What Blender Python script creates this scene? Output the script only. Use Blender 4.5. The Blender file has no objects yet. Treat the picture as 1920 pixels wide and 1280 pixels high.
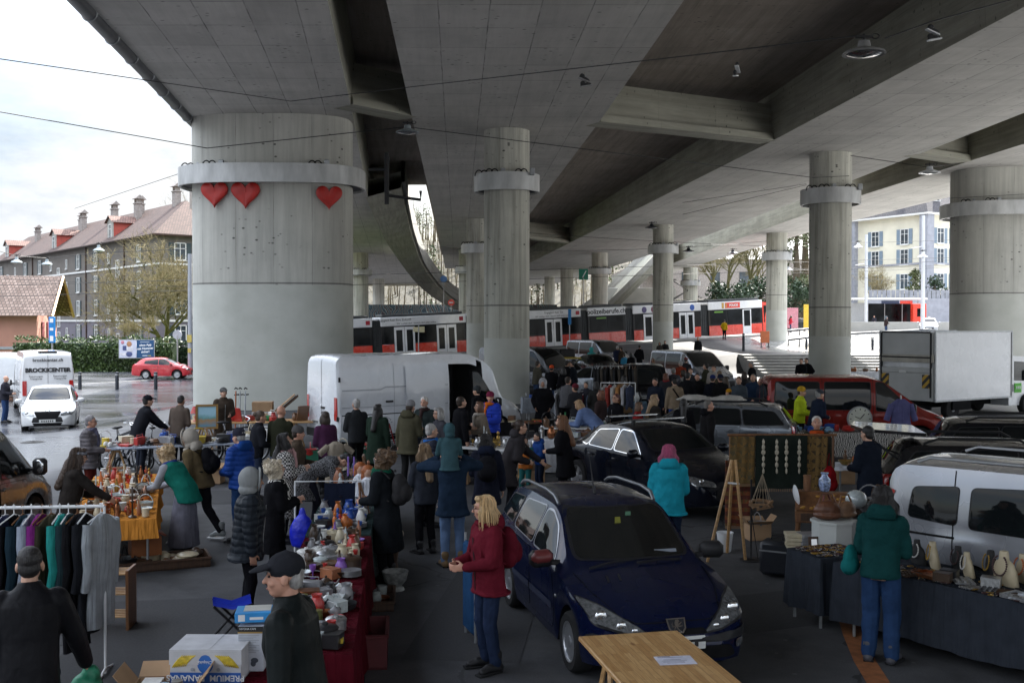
# Flea market under a road bridge: helpers, sky, bridge, street, tram, vehicles, people, stalls
import bpy,bmesh,math,random
import numpy as np
from mathutils import Vector,Matrix
from mathutils.bvhtree import BVHTree
R=math.radians
rng=random.Random(7)
SC=bpy.context.scene
COL=SC.collection
HC=3.4;FPX=2000.0;PITCH=math.atan(38/2000)
def ray(px,py):
 vz=-(py-640)/FPX;ca,sa=math.cos(PITCH),math.sin(PITCH)
 return Vector(((px-960)/FPX,ca+sa*vz,-sa+ca*vz))
def P(px,py,z=0.0):
 d=ray(px,py);t=(z-HC)/d.z
 return Vector((0,0,HC))+d*t
def D(px,py,Y):
 d=ray(px,py);return Vector((0,0,HC))+d*(Y/d.y)
def sstep(a,b,x):
 if a==b:return float(x>a)
 t=min(1,max(0,(x-a)/(b-a)));return t*t*(3-2*t)
def tram_y(x):return 88+.449*(x+11.4)
def tram_z(x):return.19+.051*(x+11.4)
def gz(x,y):
 left=-.45*sstep(27,43,y)*sstep(-12.6,-16,x)
 zp=1.15*sstep(70.2,71.6,y)*sstep(11,15,x)+.45*sstep(52,84,y)*(1-sstep(8,13,x))
 u=tram_y(x)-y
 s=1-sstep(3,15,u)
 zt=min(2.3,max(.1,tram_z(x)))
 z=(zp+s*(zt-zp))*sstep(-18,-11,x)
 return z+left
LABELS={}
def tag(o,label=None,cat=None,group=None,kind=None):
 if label is not None:
  o['label']=label
 if cat:o['category']=cat;o['kind']='thing'
 if group:o['group']=group
 if kind:o['kind']=kind
 return o
def thing(name,label,cat,loc=(0,0,0),rz=0.0,group=None):
 o=bpy.data.objects.new(name,None);COL.objects.link(o)
 o.empty_display_size=.1
 o.location=loc;o.rotation_euler=(0,0,rz)
 return tag(o,label,cat,group)
def link(name,me,parent=None,loc=None,rot=None):
 o=bpy.data.objects.new(name,me);COL.objects.link(o)
 if parent is not None:o.parent=parent
 if loc is not None:o.location=loc
 if rot is not None:o.rotation_euler=rot
 return o
def copy_tree(o,parent=None):
 c=o.copy();COL.objects.link(c)
 if parent is not None:c.parent=parent
 for ch in list(o.children):copy_tree(ch,c)
 return c
class MB:
 """collects simple solids into one mesh"""
 def __init__(s):s.v=[];s.f=[];s.mi=[];s.uv=[];s.m=0;s.M=None
 def add(s,vs,fs,uvs=None):
  o=len(s.v)
  if s.M is not None:vs=[s.M@Vector(v)for v in vs]
  s.v+=[tuple(v)for v in vs]
  for k,f in enumerate(fs):
   s.f.append([i+o for i in f]);s.mi.append(s.m)
   s.uv.append(uvs[k]if uvs else None)
  return s
 def box(s,c,d,rz=0,b=0.0,M=None):
  X,Y,Z=d[0]/2,d[1]/2,d[2]/2
  T=Matrix.Translation(Vector(c))@(M.to_4x4()if M is not None else Matrix.Rotation(rz,4,'Z'))
  if b<=0:
   vs=[(x,y,z)for x in(-X,X)for y in(-Y,Y)for z in(-Z,Z)]
   fs=[(0,1,3,2),(4,6,7,5),(0,4,5,1),(2,3,7,6),(0,2,6,4),(1,5,7,3)]
  else:
   b=min(b,X*.9,Y*.9,Z*.9)
   vs=[];idx={}
   for sx in(-1,1):
    for sy in(-1,1):
     for sz in(-1,1):
      for a,p in enumerate(((X,Y-b,Z-b),(X-b,Y,Z-b),(X-b,Y-b,Z))):
       idx[sx,sy,sz,a]=len(vs);vs.append((sx*p[0],sy*p[1],sz*p[2]))
   fs=[]
   S=((-1,-1),(1,-1),(1,1),(-1,1))
   for q in(-1,1):
    fs.append([idx[q,a,c2,0]for a,c2 in S]);fs.append([idx[a,q,c2,1]for a,c2 in S]);fs.append([idx[a,c2,q,2]for a,c2 in S])
   for a in(-1,1):
    for c2 in(-1,1):
     fs.append([idx[-1,a,c2,1],idx[1,a,c2,1],idx[1,a,c2,2],idx[-1,a,c2,2]])
     fs.append([idx[a,-1,c2,0],idx[a,1,c2,0],idx[a,1,c2,2],idx[a,-1,c2,2]])
     fs.append([idx[a,c2,-1,0],idx[a,c2,1,0],idx[a,c2,1,1],idx[a,c2,-1,1]])
   for sx in(-1,1):
    for sy in(-1,1):
     for sz in(-1,1):fs.append([idx[sx,sy,sz,a]for a in range(3)])
  return s.add([T@Vector(v)for v in vs],fs)
 def ring(s,pts_list,cap=True,closed=True):
  n=len(pts_list[0]);vs=[p for r in pts_list for p in r];fs=[]
  for i in range(len(pts_list)-1):
   for j in range(n if closed else n-1):
    k=(j+1)%n
    fs.append((i*n+j,i*n+k,(i+1)*n+k,(i+1)*n+j))
  if cap and closed:
   fs.append(list(range(n))[::-1]);fs.append([(len(pts_list)-1)*n+j for j in range(n)])
  return s.add(vs,fs)
 def tube(s,path,r,n=8,cap=True):
  path=[Vector(p)for p in path]
  rs=r if isinstance(r,(list,tuple))else[r]*len(path)
  rings=[];up=None
  for i,p in enumerate(path):
   a=path[max(0,i-1)];c=path[min(len(path)-1,i+1)]
   d=(c-a)
   if d.length<1e-9:d=Vector((0,0,1))
   d.normalize()
   if up is None:
    up=Vector((0,0,1))if abs(d.z)<.9 else Vector((1,0,0))
   x=up-d*up.dot(d)
   if x.length<1e-6:x=d.orthogonal()
   x.normalize();y=d.cross(x);up=x
   rings.append([p+(x*math.cos(2*math.pi*k/n)+y*math.sin(2*math.pi*k/n))*rs[i]for k in range(n)])
  return s.ring(rings,cap)
 def cyl(s,a,b,r,r2=None,n=16,cap=True):return s.tube([a,b],[r,r if r2 is None else r2],n,cap)
 def lathe(s,prof,c=(0,0,0),n=20,M=None,sx=1,sy=1):
  c=Vector(c);rings=[]
  for r_,z in prof:
   ring=[Vector((sx*max(r_,1e-4)*math.cos(2*math.pi*k/n),sy*max(r_,1e-4)*math.sin(2*math.pi*k/n),z))for k in range(n)]
   if M is not None:ring=[M@p for p in ring]
   rings.append([p+c for p in ring])
  return s.ring(rings,True)
 def ell(s,c,r,n=12,m=8,M=None):
  c=Vector(c);vs=[];fs=[]
  for i in range(1,m):
   t=math.pi*i/m
   for k in range(n):
    p=2*math.pi*k/n
    vs.append(Vector((r[0]*math.sin(t)*math.cos(p),r[1]*math.sin(t)*math.sin(p),r[2]*math.cos(t))))
  vs+=[Vector((0,0,r[2])),Vector((0,0,-r[2]))]
  for i in range(m-2):
   for k in range(n):
    q=(k+1)%n
    fs.append((i*n+k,(i+1)*n+k,(i+1)*n+q,i*n+q))
  T,B=len(vs)-2,len(vs)-1
  for k in range(n):
   q=(k+1)%n
   fs.append((T,k,q));fs.append((B,(m-2)*n+q,(m-2)*n+k))
  if M is not None:vs=[M@v for v in vs]
  return s.add([v+c for v in vs],fs)
 def cap(s,a,b,ra,rb=None,n=10):
  a=Vector(a);b=Vector(b);rb=ra if rb is None else rb
  d=b-a;L=d.length
  d=d/L if L>1e-6 else Vector((0,0,1))
  path=[a-d*ra*.98,a-d*ra*.75,a-d*ra*.35,a,a.lerp(b,.5),b,b+d*rb*.35,b+d*rb*.75,b+d*rb*.98]
  rs=[ra*.2,ra*.66,ra*.94,ra,(ra+rb)/2,rb,rb*.94,rb*.66,rb*.2]
  return s.tube(path,rs,n)
 def prism(s,outline,z0,z1,M=None):
  n=len(outline)
  vs=[Vector((x,y,z0))for x,y in outline]+[Vector((x,y,z1))for x,y in outline]
  if M is not None:vs=[M@v for v in vs]
  fs=[list(range(n))[::-1],list(range(n,2*n))]+[(i,(i+1)%n,(i+1)%n+n,i+n)for i in range(n)]
  return s.add(vs,fs)
 def quad(s,a,b,c,d):return s.add([a,b,c,d],[(0,1,2,3)])
 def torus(s,c,R_,r,axis='Y',n=28,m=8,M=None):
  rings=[]
  for i in range(n):
   a=2*math.pi*i/n;ring=[]
   for k in range(m):
    b=2*math.pi*k/m;q=R_+r*math.cos(b);h=r*math.sin(b)
    p={'Y':Vector((q*math.cos(a),h,q*math.sin(a))),'Z':Vector((q*math.cos(a),q*math.sin(a),h)),'X':Vector((h,q*math.cos(a),q*math.sin(a)))}[axis]
    ring.append((M@p if M is not None else p)+Vector(c))
   rings.append(ring)
  rings.append(rings[0]);return s.ring(rings,cap=False)
 def mesh(s,name,mats,smooth=None,recalc=True):
  me=bpy.data.meshes.new(name)
  me.from_pydata(s.v,[],s.f)
  if not isinstance(mats,(list,tuple)):mats=[mats]
  for m in mats:me.materials.append(m)
  if len(mats)>1:me.polygons.foreach_set('material_index',s.mi)
  if any(u is not None for u in s.uv):
   l=me.uv_layers.new(name='UVMap');k=0
   for fi,f in enumerate(s.f):
    u=s.uv[fi]
    for j in range(len(f)):
     if u is not None:l.data[k].uv=u[j]
     k+=1
  if recalc:
   bm=bmesh.new();bm.from_mesh(me);bmesh.ops.recalc_face_normals(bm,faces=bm.faces);bm.to_mesh(me);bm.free()
  if smooth:
   me.polygons.foreach_set('use_smooth',[True]*len(me.polygons))
   me.set_sharp_from_angle(angle=R(smooth))
  me.update();return me
 def build(s,name,mats,parent=None,loc=None,rot=None,smooth=None,recalc=True):
  return link(name,s.mesh(name,mats,smooth,recalc),parent,loc,rot)
def text_mesh(txt,size,mat,extrude=.002,align='CENTER',bold=0.0,sx=1.0):
 cu=bpy.data.curves.new('lettering','FONT');cu.body=txt;cu.size=size;cu.extrude=extrude
 cu.align_x=align;cu.align_y='CENTER';cu.offset=bold;cu.resolution_u=3
 to=bpy.data.objects.new('lettering',cu)
 me=bpy.data.meshes.new_from_object(to)
 bpy.data.objects.remove(to);bpy.data.curves.remove(cu)
 me.materials.clear();me.materials.append(mat)
 if sx!=1:
  for v in me.vertices:v.co.x*=sx
 return me
def lettering(txt,size,mat,parent,pos,right,up,extrude=.002,align='CENTER',bold=0.0,sx=1.0,name='lettering'):
 me=text_mesh(txt,size,mat,extrude,align,bold,sx)
 r=Vector(right).normalized();u=Vector(up);u=(u-r*u.dot(r)).normalized();n=r.cross(u)
 M=Matrix((r,u,n)).transposed().to_4x4();M.translation=Vector(pos)
 me.transform(M)
 return link(name,me,parent)
MATS={}
def nodes_of(m):
 m.use_nodes=True;nt=m.node_tree;return nt,nt.nodes,nt.links
def lin(c):
 return tuple(((v/255)/12.92 if v/255<=.04045 else((v/255+.055)/1.055)**2.4)for v in c)
def ramp(N,L,src,stops):
 r=N.new('ShaderNodeValToRGB');e=r.color_ramp.elements
 while len(e)<len(stops):e.new(.5)
 for q,(p,c)in zip(e,stops):
  q.position=p;q.color=(*c,1)if len(c)==3 else c
 L.new(src,r.inputs['Fac']);return r.outputs['Color']
def noise(N,L,vec,scale,detail=4,rough=.55,dist=0.0):
 n=N.new('ShaderNodeTexNoise');n.inputs['Scale'].default_value=scale;n.inputs['Detail'].default_value=detail
 n.inputs['Roughness'].default_value=rough;n.inputs['Distortion'].default_value=dist
 if vec is not None:L.new(vec,n.inputs['Vector'])
 return n.outputs['Fac']
def mapping(N,L,vec,scale=(1,1,1),rot=(0,0,0),loc=(0,0,0)):
 m=N.new('ShaderNodeMapping');m.inputs['Scale'].default_value=scale;m.inputs['Rotation'].default_value=rot;m.inputs['Location'].default_value=loc
 L.new(vec,m.inputs['Vector']);return m.outputs['Vector']
def mixc(N,L,fac,a,b,mode='MIX'):
 m=N.new('ShaderNodeMix');m.data_type='RGBA';m.blend_type=mode;m.clamp_factor=True
 for k,v in(('Factor',fac),(6,a),(7,b)):
  if isinstance(k,str):sock=m.inputs[0]
  else:sock=m.inputs[k]
  if isinstance(v,(int,float)):sock.default_value=v
  elif isinstance(v,tuple):sock.default_value=(*v,1)if len(v)==3 else v
  else:L.new(v,sock)
 return m.outputs[2]
def mth(N,L,op,a,b=None):
 m=N.new('ShaderNodeMath');m.operation=op
 for k,v in enumerate((a,b)):
  if v is None:continue
  if isinstance(v,(int,float)):m.inputs[k].default_value=v
  else:L.new(v,m.inputs[k])
 return m.outputs[0]
def bump(N,L,bsdf,h,strength=.3,dist=.01):
 b=N.new('ShaderNodeBump');b.inputs['Strength'].default_value=strength;b.inputs['Distance'].default_value=dist
 L.new(h,b.inputs['Height']);L.new(b.outputs['Normal'],bsdf.inputs['Normal'])
def sc3(c,k):return tuple(min(1,v*k)for v in c)
def mat(name,col,rough=.6,metal=0.0,var=.15,scale=6,bmp=0.0,bscale=40,bdist=.005,coat=0.0,spec=.5,sheen=0.0,stretch=None,detail=4):
 key=name
 if key in MATS:return MATS[key]
 m=bpy.data.materials.new(name);nt,N,L=nodes_of(m);b=N['Principled BSDF']
 tc=N.new('ShaderNodeTexCoord');v=tc.outputs['Object']
 if stretch:v=mapping(N,L,v,stretch)
 f=noise(N,L,v,scale,detail)
 L.new(ramp(N,L,f,[(.3,sc3(col,1-var)),(.7,sc3(col,1+var))]),b.inputs['Base Color'])
 b.inputs['Roughness'].default_value=rough;b.inputs['Metallic'].default_value=metal
 b.inputs['Specular IOR Level'].default_value=spec
 if coat:b.inputs['Coat Weight'].default_value=coat;b.inputs['Coat Roughness'].default_value=.04
 if sheen:b.inputs['Sheen Weight'].default_value=sheen
 if bmp:bump(N,L,b,noise(N,L,v,bscale,3),bmp,bdist)
 MATS[key]=m;return m
def cloth(col,name=None,kind='plain'):
 key='cloth_%s_%d_%d_%d'%(kind,*[int(c*999)for c in col])
 if key in MATS:return MATS[key]
 m=bpy.data.materials.new(key);nt,N,L=nodes_of(m);b=N['Principled BSDF']
 tc=N.new('ShaderNodeTexCoord');v=tc.outputs['Object']
 f=noise(N,L,v,7,4)
 c=ramp(N,L,f,[(.25,sc3(col,.8)),(.75,sc3(col,1.2))])
 wr=noise(N,L,mapping(N,L,v,(1,1,.55)),9,3,.5,.8)
 h=wr;st,di=.5,.03
 if kind=='puffer':
  w=N.new('ShaderNodeTexWave');w.wave_type='BANDS';w.bands_direction='Z';w.wave_profile='SIN'
  w.inputs['Scale'].default_value=4.2;w.inputs['Distortion'].default_value=1.2;w.inputs['Detail'].default_value=1
  L.new(v,w.inputs['Vector']);h=mth(N,L,'ADD',mth(N,L,'MULTIPLY',mth(N,L,'POWER',w.outputs['Fac'],.5),.9),mth(N,L,'MULTIPLY',wr,.5));st,di=.4,.03
 elif kind in('check','houndstooth'):
  k=N.new('ShaderNodeTexChecker');k.inputs['Scale'].default_value=34 if kind=='houndstooth' else 14
  k.inputs['Color1'].default_value=(.5,.48,.46,1)if kind=='houndstooth' else(*sc3(col,1.6),1);k.inputs['Color2'].default_value=(.02,.02,.022,1)if kind=='houndstooth' else(*sc3(col,.4),1)
  L.new(mapping(N,L,v,(1,1,1),(0,0,.6)),k.inputs['Vector']);c=k.outputs['Color']
 elif kind=='zebra':
  w=N.new('ShaderNodeTexWave');w.inputs['Scale'].default_value=9;w.inputs['Distortion'].default_value=9;w.inputs['Detail'].default_value=2
  L.new(v,w.inputs['Vector']);c=ramp(N,L,w.outputs['Fac'],[(.45,(.02,.02,.02)),(.55,(.6,.58,.55))])
 elif kind=='speckle':
  c=ramp(N,L,noise(N,L,v,60,2),[(.42,sc3(col,.25)),(.6,sc3(col,1.7))])
 elif kind=='knit':
  w=N.new('ShaderNodeTexWave');w.inputs['Scale'].default_value=30;w.inputs['Distortion'].default_value=1
  L.new(v,w.inputs['Vector']);h=mth(N,L,'ADD',w.outputs['Fac'],wr);st,di=.4,.008
 elif kind=='leather':
  b.inputs['Roughness'].default_value=.52;st,di=.4,.03;c=ramp(N,L,f,[(.25,sc3(col,.93)),(.75,sc3(col,1.07))])
 elif kind=='folds':
  w=N.new('ShaderNodeTexNoise');w.inputs['Scale'].default_value=5;w.inputs['Detail'].default_value=2
  L.new(mapping(N,L,v,(3,3,.12)),w.inputs['Vector']);h=w.outputs['Fac'];st,di=.9,.05
 L.new(c,b.inputs['Base Color'])
 if kind!='leather':b.inputs['Roughness'].default_value=.55 if kind=='puffer' else.85
 b.inputs['Specular IOR Level'].default_value=(.12 if kind=='leather' else.12 if kind=='puffer' else.04)
 bump(N,L,b,h,st,di)
 MATS[key]=m;return m
def paint(col,metallic=0.0,dirt=.06):
 key='paint_%d_%d_%d'%tuple(int(c*999)for c in col)
 if key in MATS:return MATS[key]
 m=bpy.data.materials.new(key);nt,N,L=nodes_of(m);b=N['Principled BSDF']
 tc=N.new('ShaderNodeTexCoord');v=tc.outputs['Object']
 f=noise(N,L,v,1.6,3,.5)
 c=ramp(N,L,f,[(.3,sc3(col,1-dirt)),(.7,sc3(col,1+dirt*.4))])
 L.new(c,b.inputs['Base Color'])
 b.inputs['Metallic'].default_value=metallic
 r_=noise(N,L,v,2.2,2,.5)
 L.new(ramp(N,L,r_,[(.3,(.22,)*3),(.75,(.34,)*3)]),b.inputs['Roughness'])
 b.inputs['Coat Weight'].default_value=.6 if sum(col)<.3 else.8;b.inputs['Coat Roughness'].default_value=.04;b.inputs['Specular IOR Level'].default_value=.05 if sum(col)<.3 else.5
 MATS[key]=m;return m
GLASS=mat('car_glass',(.008,.01,.011),.04,0,.2,3,spec=.42)
RUBBER=mat('tyre_rubber',(.018,.018,.019),.85,0,.2,20,.3,90,spec=.2)
BLACKP=mat('black_plastic',(.018,.018,.02),.5,0,.15,10,.2,200,spec=.25)
DARKIN=mat('dark_interior',(.01,.01,.011),.9,0,.2,5,spec=.08)
ALLOY=mat('alloy',(.42,.43,.45),.35,.8,.1,8)
CHROME=mat('chrome',(.7,.71,.72),.14,1.0,.05,8)
STEEL=mat('galvanised_steel',(.36,.37,.38),.45,.7,.15,9)
TAILRED=mat('tail_lamp_red',(.42,.012,.01),.15,0,.15,30,coat=.6)
LENS=mat('lamp_lens',(.2,.21,.22),.12,.55,.5,26,coat=.8)
PLATEW=mat('plate_white',(.62,.63,.62),.4,0,.05,9)
WOODL=mat('pine_wood',(.46,.27,.115),.5,0,.25,3,.15,30,stretch=(1,9,9))
WOODM=mat('brown_wood',(.17,.075,.03),.45,0,.3,3,.15,30,stretch=(9,9,1.5))
WOODD=mat('dark_wood',(.06,.03,.017),.45,0,.3,4,.1,30,stretch=(9,9,1))
WHITEP=mat('white_plastic',(.72,.73,.74),.4,0,.05,9)
CARDB=mat('cardboard',(.36,.23,.13),.85,0,.12,5,.1,60)
WHITEC=cloth((.66,.68,.73),kind='folds')
SKIN=[mat('skin_fair',(.52,.30,.21),.5,0,.12,14),mat('skin_rosy',(.5,.26,.18),.5,0,.15,14),mat('skin_tan',(.36,.19,.12),.5,0,.12,14)]
INK=mat('black_ink',(.015,.015,.017),.6,0,.05,5)
WHITEINK=mat('white_ink',(.75,.76,.77),.6,0,.05,5)
WIREM=mat('wire_black',(.012,.012,.013),.6,0,.1,5)
cam=bpy.data.cameras.new('camera');co=bpy.data.objects.new('camera',cam);COL.objects.link(co)
co.location=(0,0,HC);co.rotation_euler=(R(90)-PITCH,0,0)
cam.sensor_width=36;cam.lens=37.5;cam.clip_end=3000;cam.clip_start=.1
SC.camera=co
SUN_EL=R(40);SUN_AZ=math.atan2(.38,.92)
sd=Vector((math.sin(SUN_AZ)*math.cos(SUN_EL),math.cos(SUN_AZ)*math.cos(SUN_EL),math.sin(SUN_EL)))
sl=bpy.data.lights.new('sun','SUN');sl.energy=4.6;sl.angle=R(.6);sl.color=(1,.95,.87)
so=bpy.data.objects.new('sun',sl);COL.objects.link(so);so.rotation_euler=(-sd).to_track_quat('-Z','Y').to_euler()
so.location=(0,0,80)
W=bpy.data.worlds.new('World');SC.world=W;W.use_nodes=True
N,L=W.node_tree.nodes,W.node_tree.links
bg=N['Background']
sky=N.new('ShaderNodeTexSky');sky.sky_type='NISHITA';sky.sun_disc=False
sky.sun_elevation=SUN_EL;sky.sun_rotation=SUN_AZ;sky.dust_density=2.0
tc=N.new('ShaderNodeTexCoord')
v=mapping(N,L,tc.outputs['Generated'],(1,1,2.6))
n1=noise(N,L,v,2.6,8,.58,.3)
fac=ramp(N,L,n1,[(.4,(0,0,0)),(.56,(1,1,1))])
n2=noise(N,L,v,5.5,6,.6)
cl=ramp(N,L,n2,[(.3,(3.0,3.4,3.9)),(.52,(4.9,5.0,5.1))])
cc=mixc(N,L,mth(N,L,'ADD',mth(N,L,'MULTIPLY',fac,.75),.25),sky.outputs['Color'],cl)
sz=N.new('ShaderNodeSeparateXYZ');L.new(tc.outputs['Generated'],sz.inputs[0])
gain=mth(N,L,'ADD',.55,mth(N,L,'MULTIPLY',mth(N,L,'MAXIMUM',mth(N,L,'SUBTRACT',sz.outputs['Z'],.18),0.0),3.4))
vm=N.new('ShaderNodeVectorMath');vm.operation='SCALE';L.new(cc,vm.inputs[0]);L.new(gain,vm.inputs['Scale']);cc=vm.outputs[0]
L.new(cc,bg.inputs['Color']);bg.inputs['Strength'].default_value=.1
SC.view_settings.view_transform='Standard';SC.view_settings.look='None';SC.view_settings.exposure=1.95;SC.view_settings.gamma=1
SC.view_settings.use_curve_mapping=False
SC.cycles.max_bounces=8;SC.cycles.diffuse_bounces=5;SC.cycles.glossy_bounces=3;SC.cycles.transmission_bounces=4
SC.cycles.use_denoising=True;SC.cycles.caustics_reflective=False;SC.cycles.caustics_refractive=False
SC.cycles.sample_clamp_indirect=4
def asphalt():
 m=bpy.data.materials.new('asphalt');nt,N,L=nodes_of(m);b=N['Principled BSDF']
 tc=N.new('ShaderNodeTexCoord');v=tc.outputs['Object']
 big=noise(N,L,v,.35,5,.6);fine=noise(N,L,v,55,3,.7);mid=noise(N,L,v,3,5,.6)
 c=ramp(N,L,big,[(.3,(.068,.07,.077)),(.7,(.1,.102,.11))])
 c=mixc(N,L,.55,c,ramp(N,L,fine,[(.3,(.35,)*3),(.72,(1.0,)*3)]),'MULTIPLY')
 c=mixc(N,L,.5,c,ramp(N,L,mid,[(.35,(.6,)*3),(.6,(1.0,)*3)]),'MULTIPLY')
 st_=ramp(N,L,noise(N,L,mapping(N,L,v,(1,1,1),(0,0,.5),(3,7,0)),.9,5,.65,.4),[(.36,(.45,)*3),(.5,(1.0,)*3)])
 c=mixc(N,L,.55,c,st_,'MULTIPLY')
 vo=N.new('ShaderNodeTexVoronoi');vo.feature='DISTANCE_TO_EDGE';vo.inputs['Scale'].default_value=.21
 wv=N.new('ShaderNodeVectorMath');wv.operation='ADD';nz=N.new('ShaderNodeTexNoise');nz.inputs['Scale'].default_value=1.1;nz.inputs['Detail'].default_value=5;L.new(v,nz.inputs['Vector'])
 L.new(v,wv.inputs[0]);L.new(nz.outputs['Color'],wv.inputs[1]);L.new(wv.outputs[0],vo.inputs['Vector'])
 ck=mth(N,L,'LESS_THAN',vo.outputs['Distance'],.005)
 ck=mth(N,L,'MULTIPLY',ck,ramp(N,L,noise(N,L,v,.3,3),[(.4,(0,)*3),(.5,(.85,)*3)]))
 c=mixc(N,L,ck,c,(.018,.018,.02))
 sp2=N.new('ShaderNodeTexVoronoi');sp2.inputs['Scale'].default_value=2.3;L.new(v,sp2.inputs['Vector'])
 gum=ramp(N,L,sp2.outputs['Distance'],[(.05,(.6,)*3),(.07,(0,)*3)])
 c=mixc(N,L,mth(N,L,'MULTIPLY',gum,.5),c,(.2,.2,.2))
 sp=N.new('ShaderNodeSeparateXYZ');L.new(v,sp.inputs[0])
 edge=mth(N,L,'ADD',mth(N,L,'MULTIPLY',sp.outputs['Y'],.12),sp.outputs['X'])
 wl=mth(N,L,'MULTIPLY',mth(N,L,'SUBTRACT',-7.0,edge),.5)
 wl=mth(N,L,'MINIMUM',mth(N,L,'MAXIMUM',wl,0.0),1.0)
 wr=mth(N,L,'MULTIPLY',mth(N,L,'SUBTRACT',sp.outputs['X'],18.0),.3)
 wr=mth(N,L,'MINIMUM',mth(N,L,'MAXIMUM',wr,0.0),1.0)
 wet=mth(N,L,'MAXIMUM',wl,wr)
 pud=ramp(N,L,noise(N,L,mapping(N,L,v,(.5,1,1)),.22,6,.6),[(.3,(0,0,0)),(.62,(1,1,1))])
 wetp=mth(N,L,'MULTIPLY',wet,mth(N,L,'ADD',mth(N,L,'MULTIPLY',pud,.75),.25))
 rgh=ramp(N,L,wetp,[(0,(.78,)*3),(.3,(.36,)*3),(1,(.1,)*3)])
 L.new(rgh,b.inputs['Roughness'])
 c=mixc(N,L,wl,c,ramp(N,L,big,[(.3,(.05,.052,.06)),(.7,(.1,.103,.113))]))
 c=mixc(N,L,wr,c,ramp(N,L,big,[(.3,(.36,.36,.36)),(.7,(.46,.46,.45))]))
 L.new(mixc(N,L,mth(N,L,'MULTIPLY',wetp,.4),c,(.07,.072,.08)),b.inputs['Base Color'])
 b.inputs['Specular IOR Level'].default_value=.4
 bb=N.new('ShaderNodeBump');bb.inputs['Distance'].default_value=.006
 L.new(mth(N,L,'SUBTRACT',.3,mth(N,L,'MULTIPLY',wet,.27)),bb.inputs['Strength'])
 L.new(fine,bb.inputs['Height']);L.new(bb.outputs['Normal'],b.inputs['Normal'])
 return m
ASPH=asphalt()
def spaced(a,b,fine0,fine1,step):
 xs=[fine0+i*step for i in range(int((fine1-fine0)/step)+1)]
 lo=[a,(a+fine0)*.5,(a+fine0*3)/4];hi=[(b+fine1*3)/4,(b+fine1)/2,b]
 return lo+xs+hi
gx=spaced(-900,900,-60,60,1.0);gy=spaced(-120,1500,-6,150,1.2)
g=MB();nx=len(gx)
g.add([(x,y,gz(x,y))for y in gy for x in gx],[(j*nx+i,j*nx+i+1,(j+1)*nx+i+1,(j+1)*nx+i)for j in range(len(gy)-1)for i in range(nx-1)])
tag(g.build('ground',ASPH,smooth=60,recalc=False),kind='structure')
WPAINT=mat('road_paint_white',(.38,.38,.37),.7,0,.25,12)
OPAINT=mat('road_paint_orange',(.27,.10,.035),.75,0,.3,9)
def marking(name,pts,w,m,z=.006):
 mb=MB();pts=[Vector((p[0],p[1],0))for p in pts];vs=[]
 for i,p in enumerate(pts):
  d=(pts[min(i+1,len(pts)-1)]-pts[max(0,i-1)]).normalized();n=Vector((-d.y,d.x,0))*w/2
  for q in(p+n,p-n):vs.append((q.x,q.y,gz(q.x,q.y)+z))
 mb.add(vs,[(2*i,2*i+1,2*i+3,2*i+2)for i in range(len(pts)-1)])
 return tag(mb.build(name,m,recalc=False),kind='structure')
marking('orange_curve_marking',[P(x,y)for x,y in((1585,1075),(1583,1110),(1587,1150),(1600,1190),(1622,1240),(1650,1285),(1690,1340))],.22,OPAINT)
marking('white_bay_marking',[P(390,905),P(330,880),P(300,868)],.1,WPAINT)
marking('white_bay_marking',[P(455,893),P(360,893),P(290,893)],.1,WPAINT)
PATCH=mat('asphalt_patch',(.036,.037,.041),.85,0,.25,40,.3,70)
for k,(x,y,w,l,a)in enumerate(((-3.9,11.2,1.5,3.6,.15),(-.3,12.8,1.2,4.4,-.1),(3.3,12.6,2.2,1.4,.4),(-6.5,20.5,2.6,1.6,.1),(-3.4,18.8,1.1,3.2,.3),(.6,17.5,1.6,3.0,0))):
 mb=MB();mb.add([(x+p*math.cos(a)-q*math.sin(a),y+p*math.sin(a)+q*math.cos(a),.004+.0006*k)for p,q in((-w/2,-l/2),(w/2,-l/2),(w/2,l/2),(-w/2,l/2))],[(0,1,2,3)])
 tag(mb.build('asphalt_patch',PATCH,recalc=False),kind='structure')
for x,y,lb in((-3.55,9.0,'round iron manhole cover in the asphalt behind the banana carton'),(-.75,9.6,'round iron manhole cover in the asphalt beside the maroon jacket'),(-13.5,30,'round iron manhole cover on the wet road near the bicycles')):
 mb=MB();mb.cyl((x,y,gz(x,y)-.02),(x,y,gz(x,y)+.008),.32,n=32);mb.torus((x,y,gz(x,y)+.006),.26,.012,'Z',28,5)
 for i in range(4):mb.torus((x,y,gz(x,y)+.006),.05+.05*i,.006,'Z',20,4)
 tag(mb.build('manhole_cover',mat('iron_cover',(.05,.048,.046),.5,.5,.3,30)),lb,'manhole cover')
marking('road_edge_line',[P(140,722,-.5),P(240,716,-.5),P(380,708,-.5)],.16,WPAINT,.012)
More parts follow.
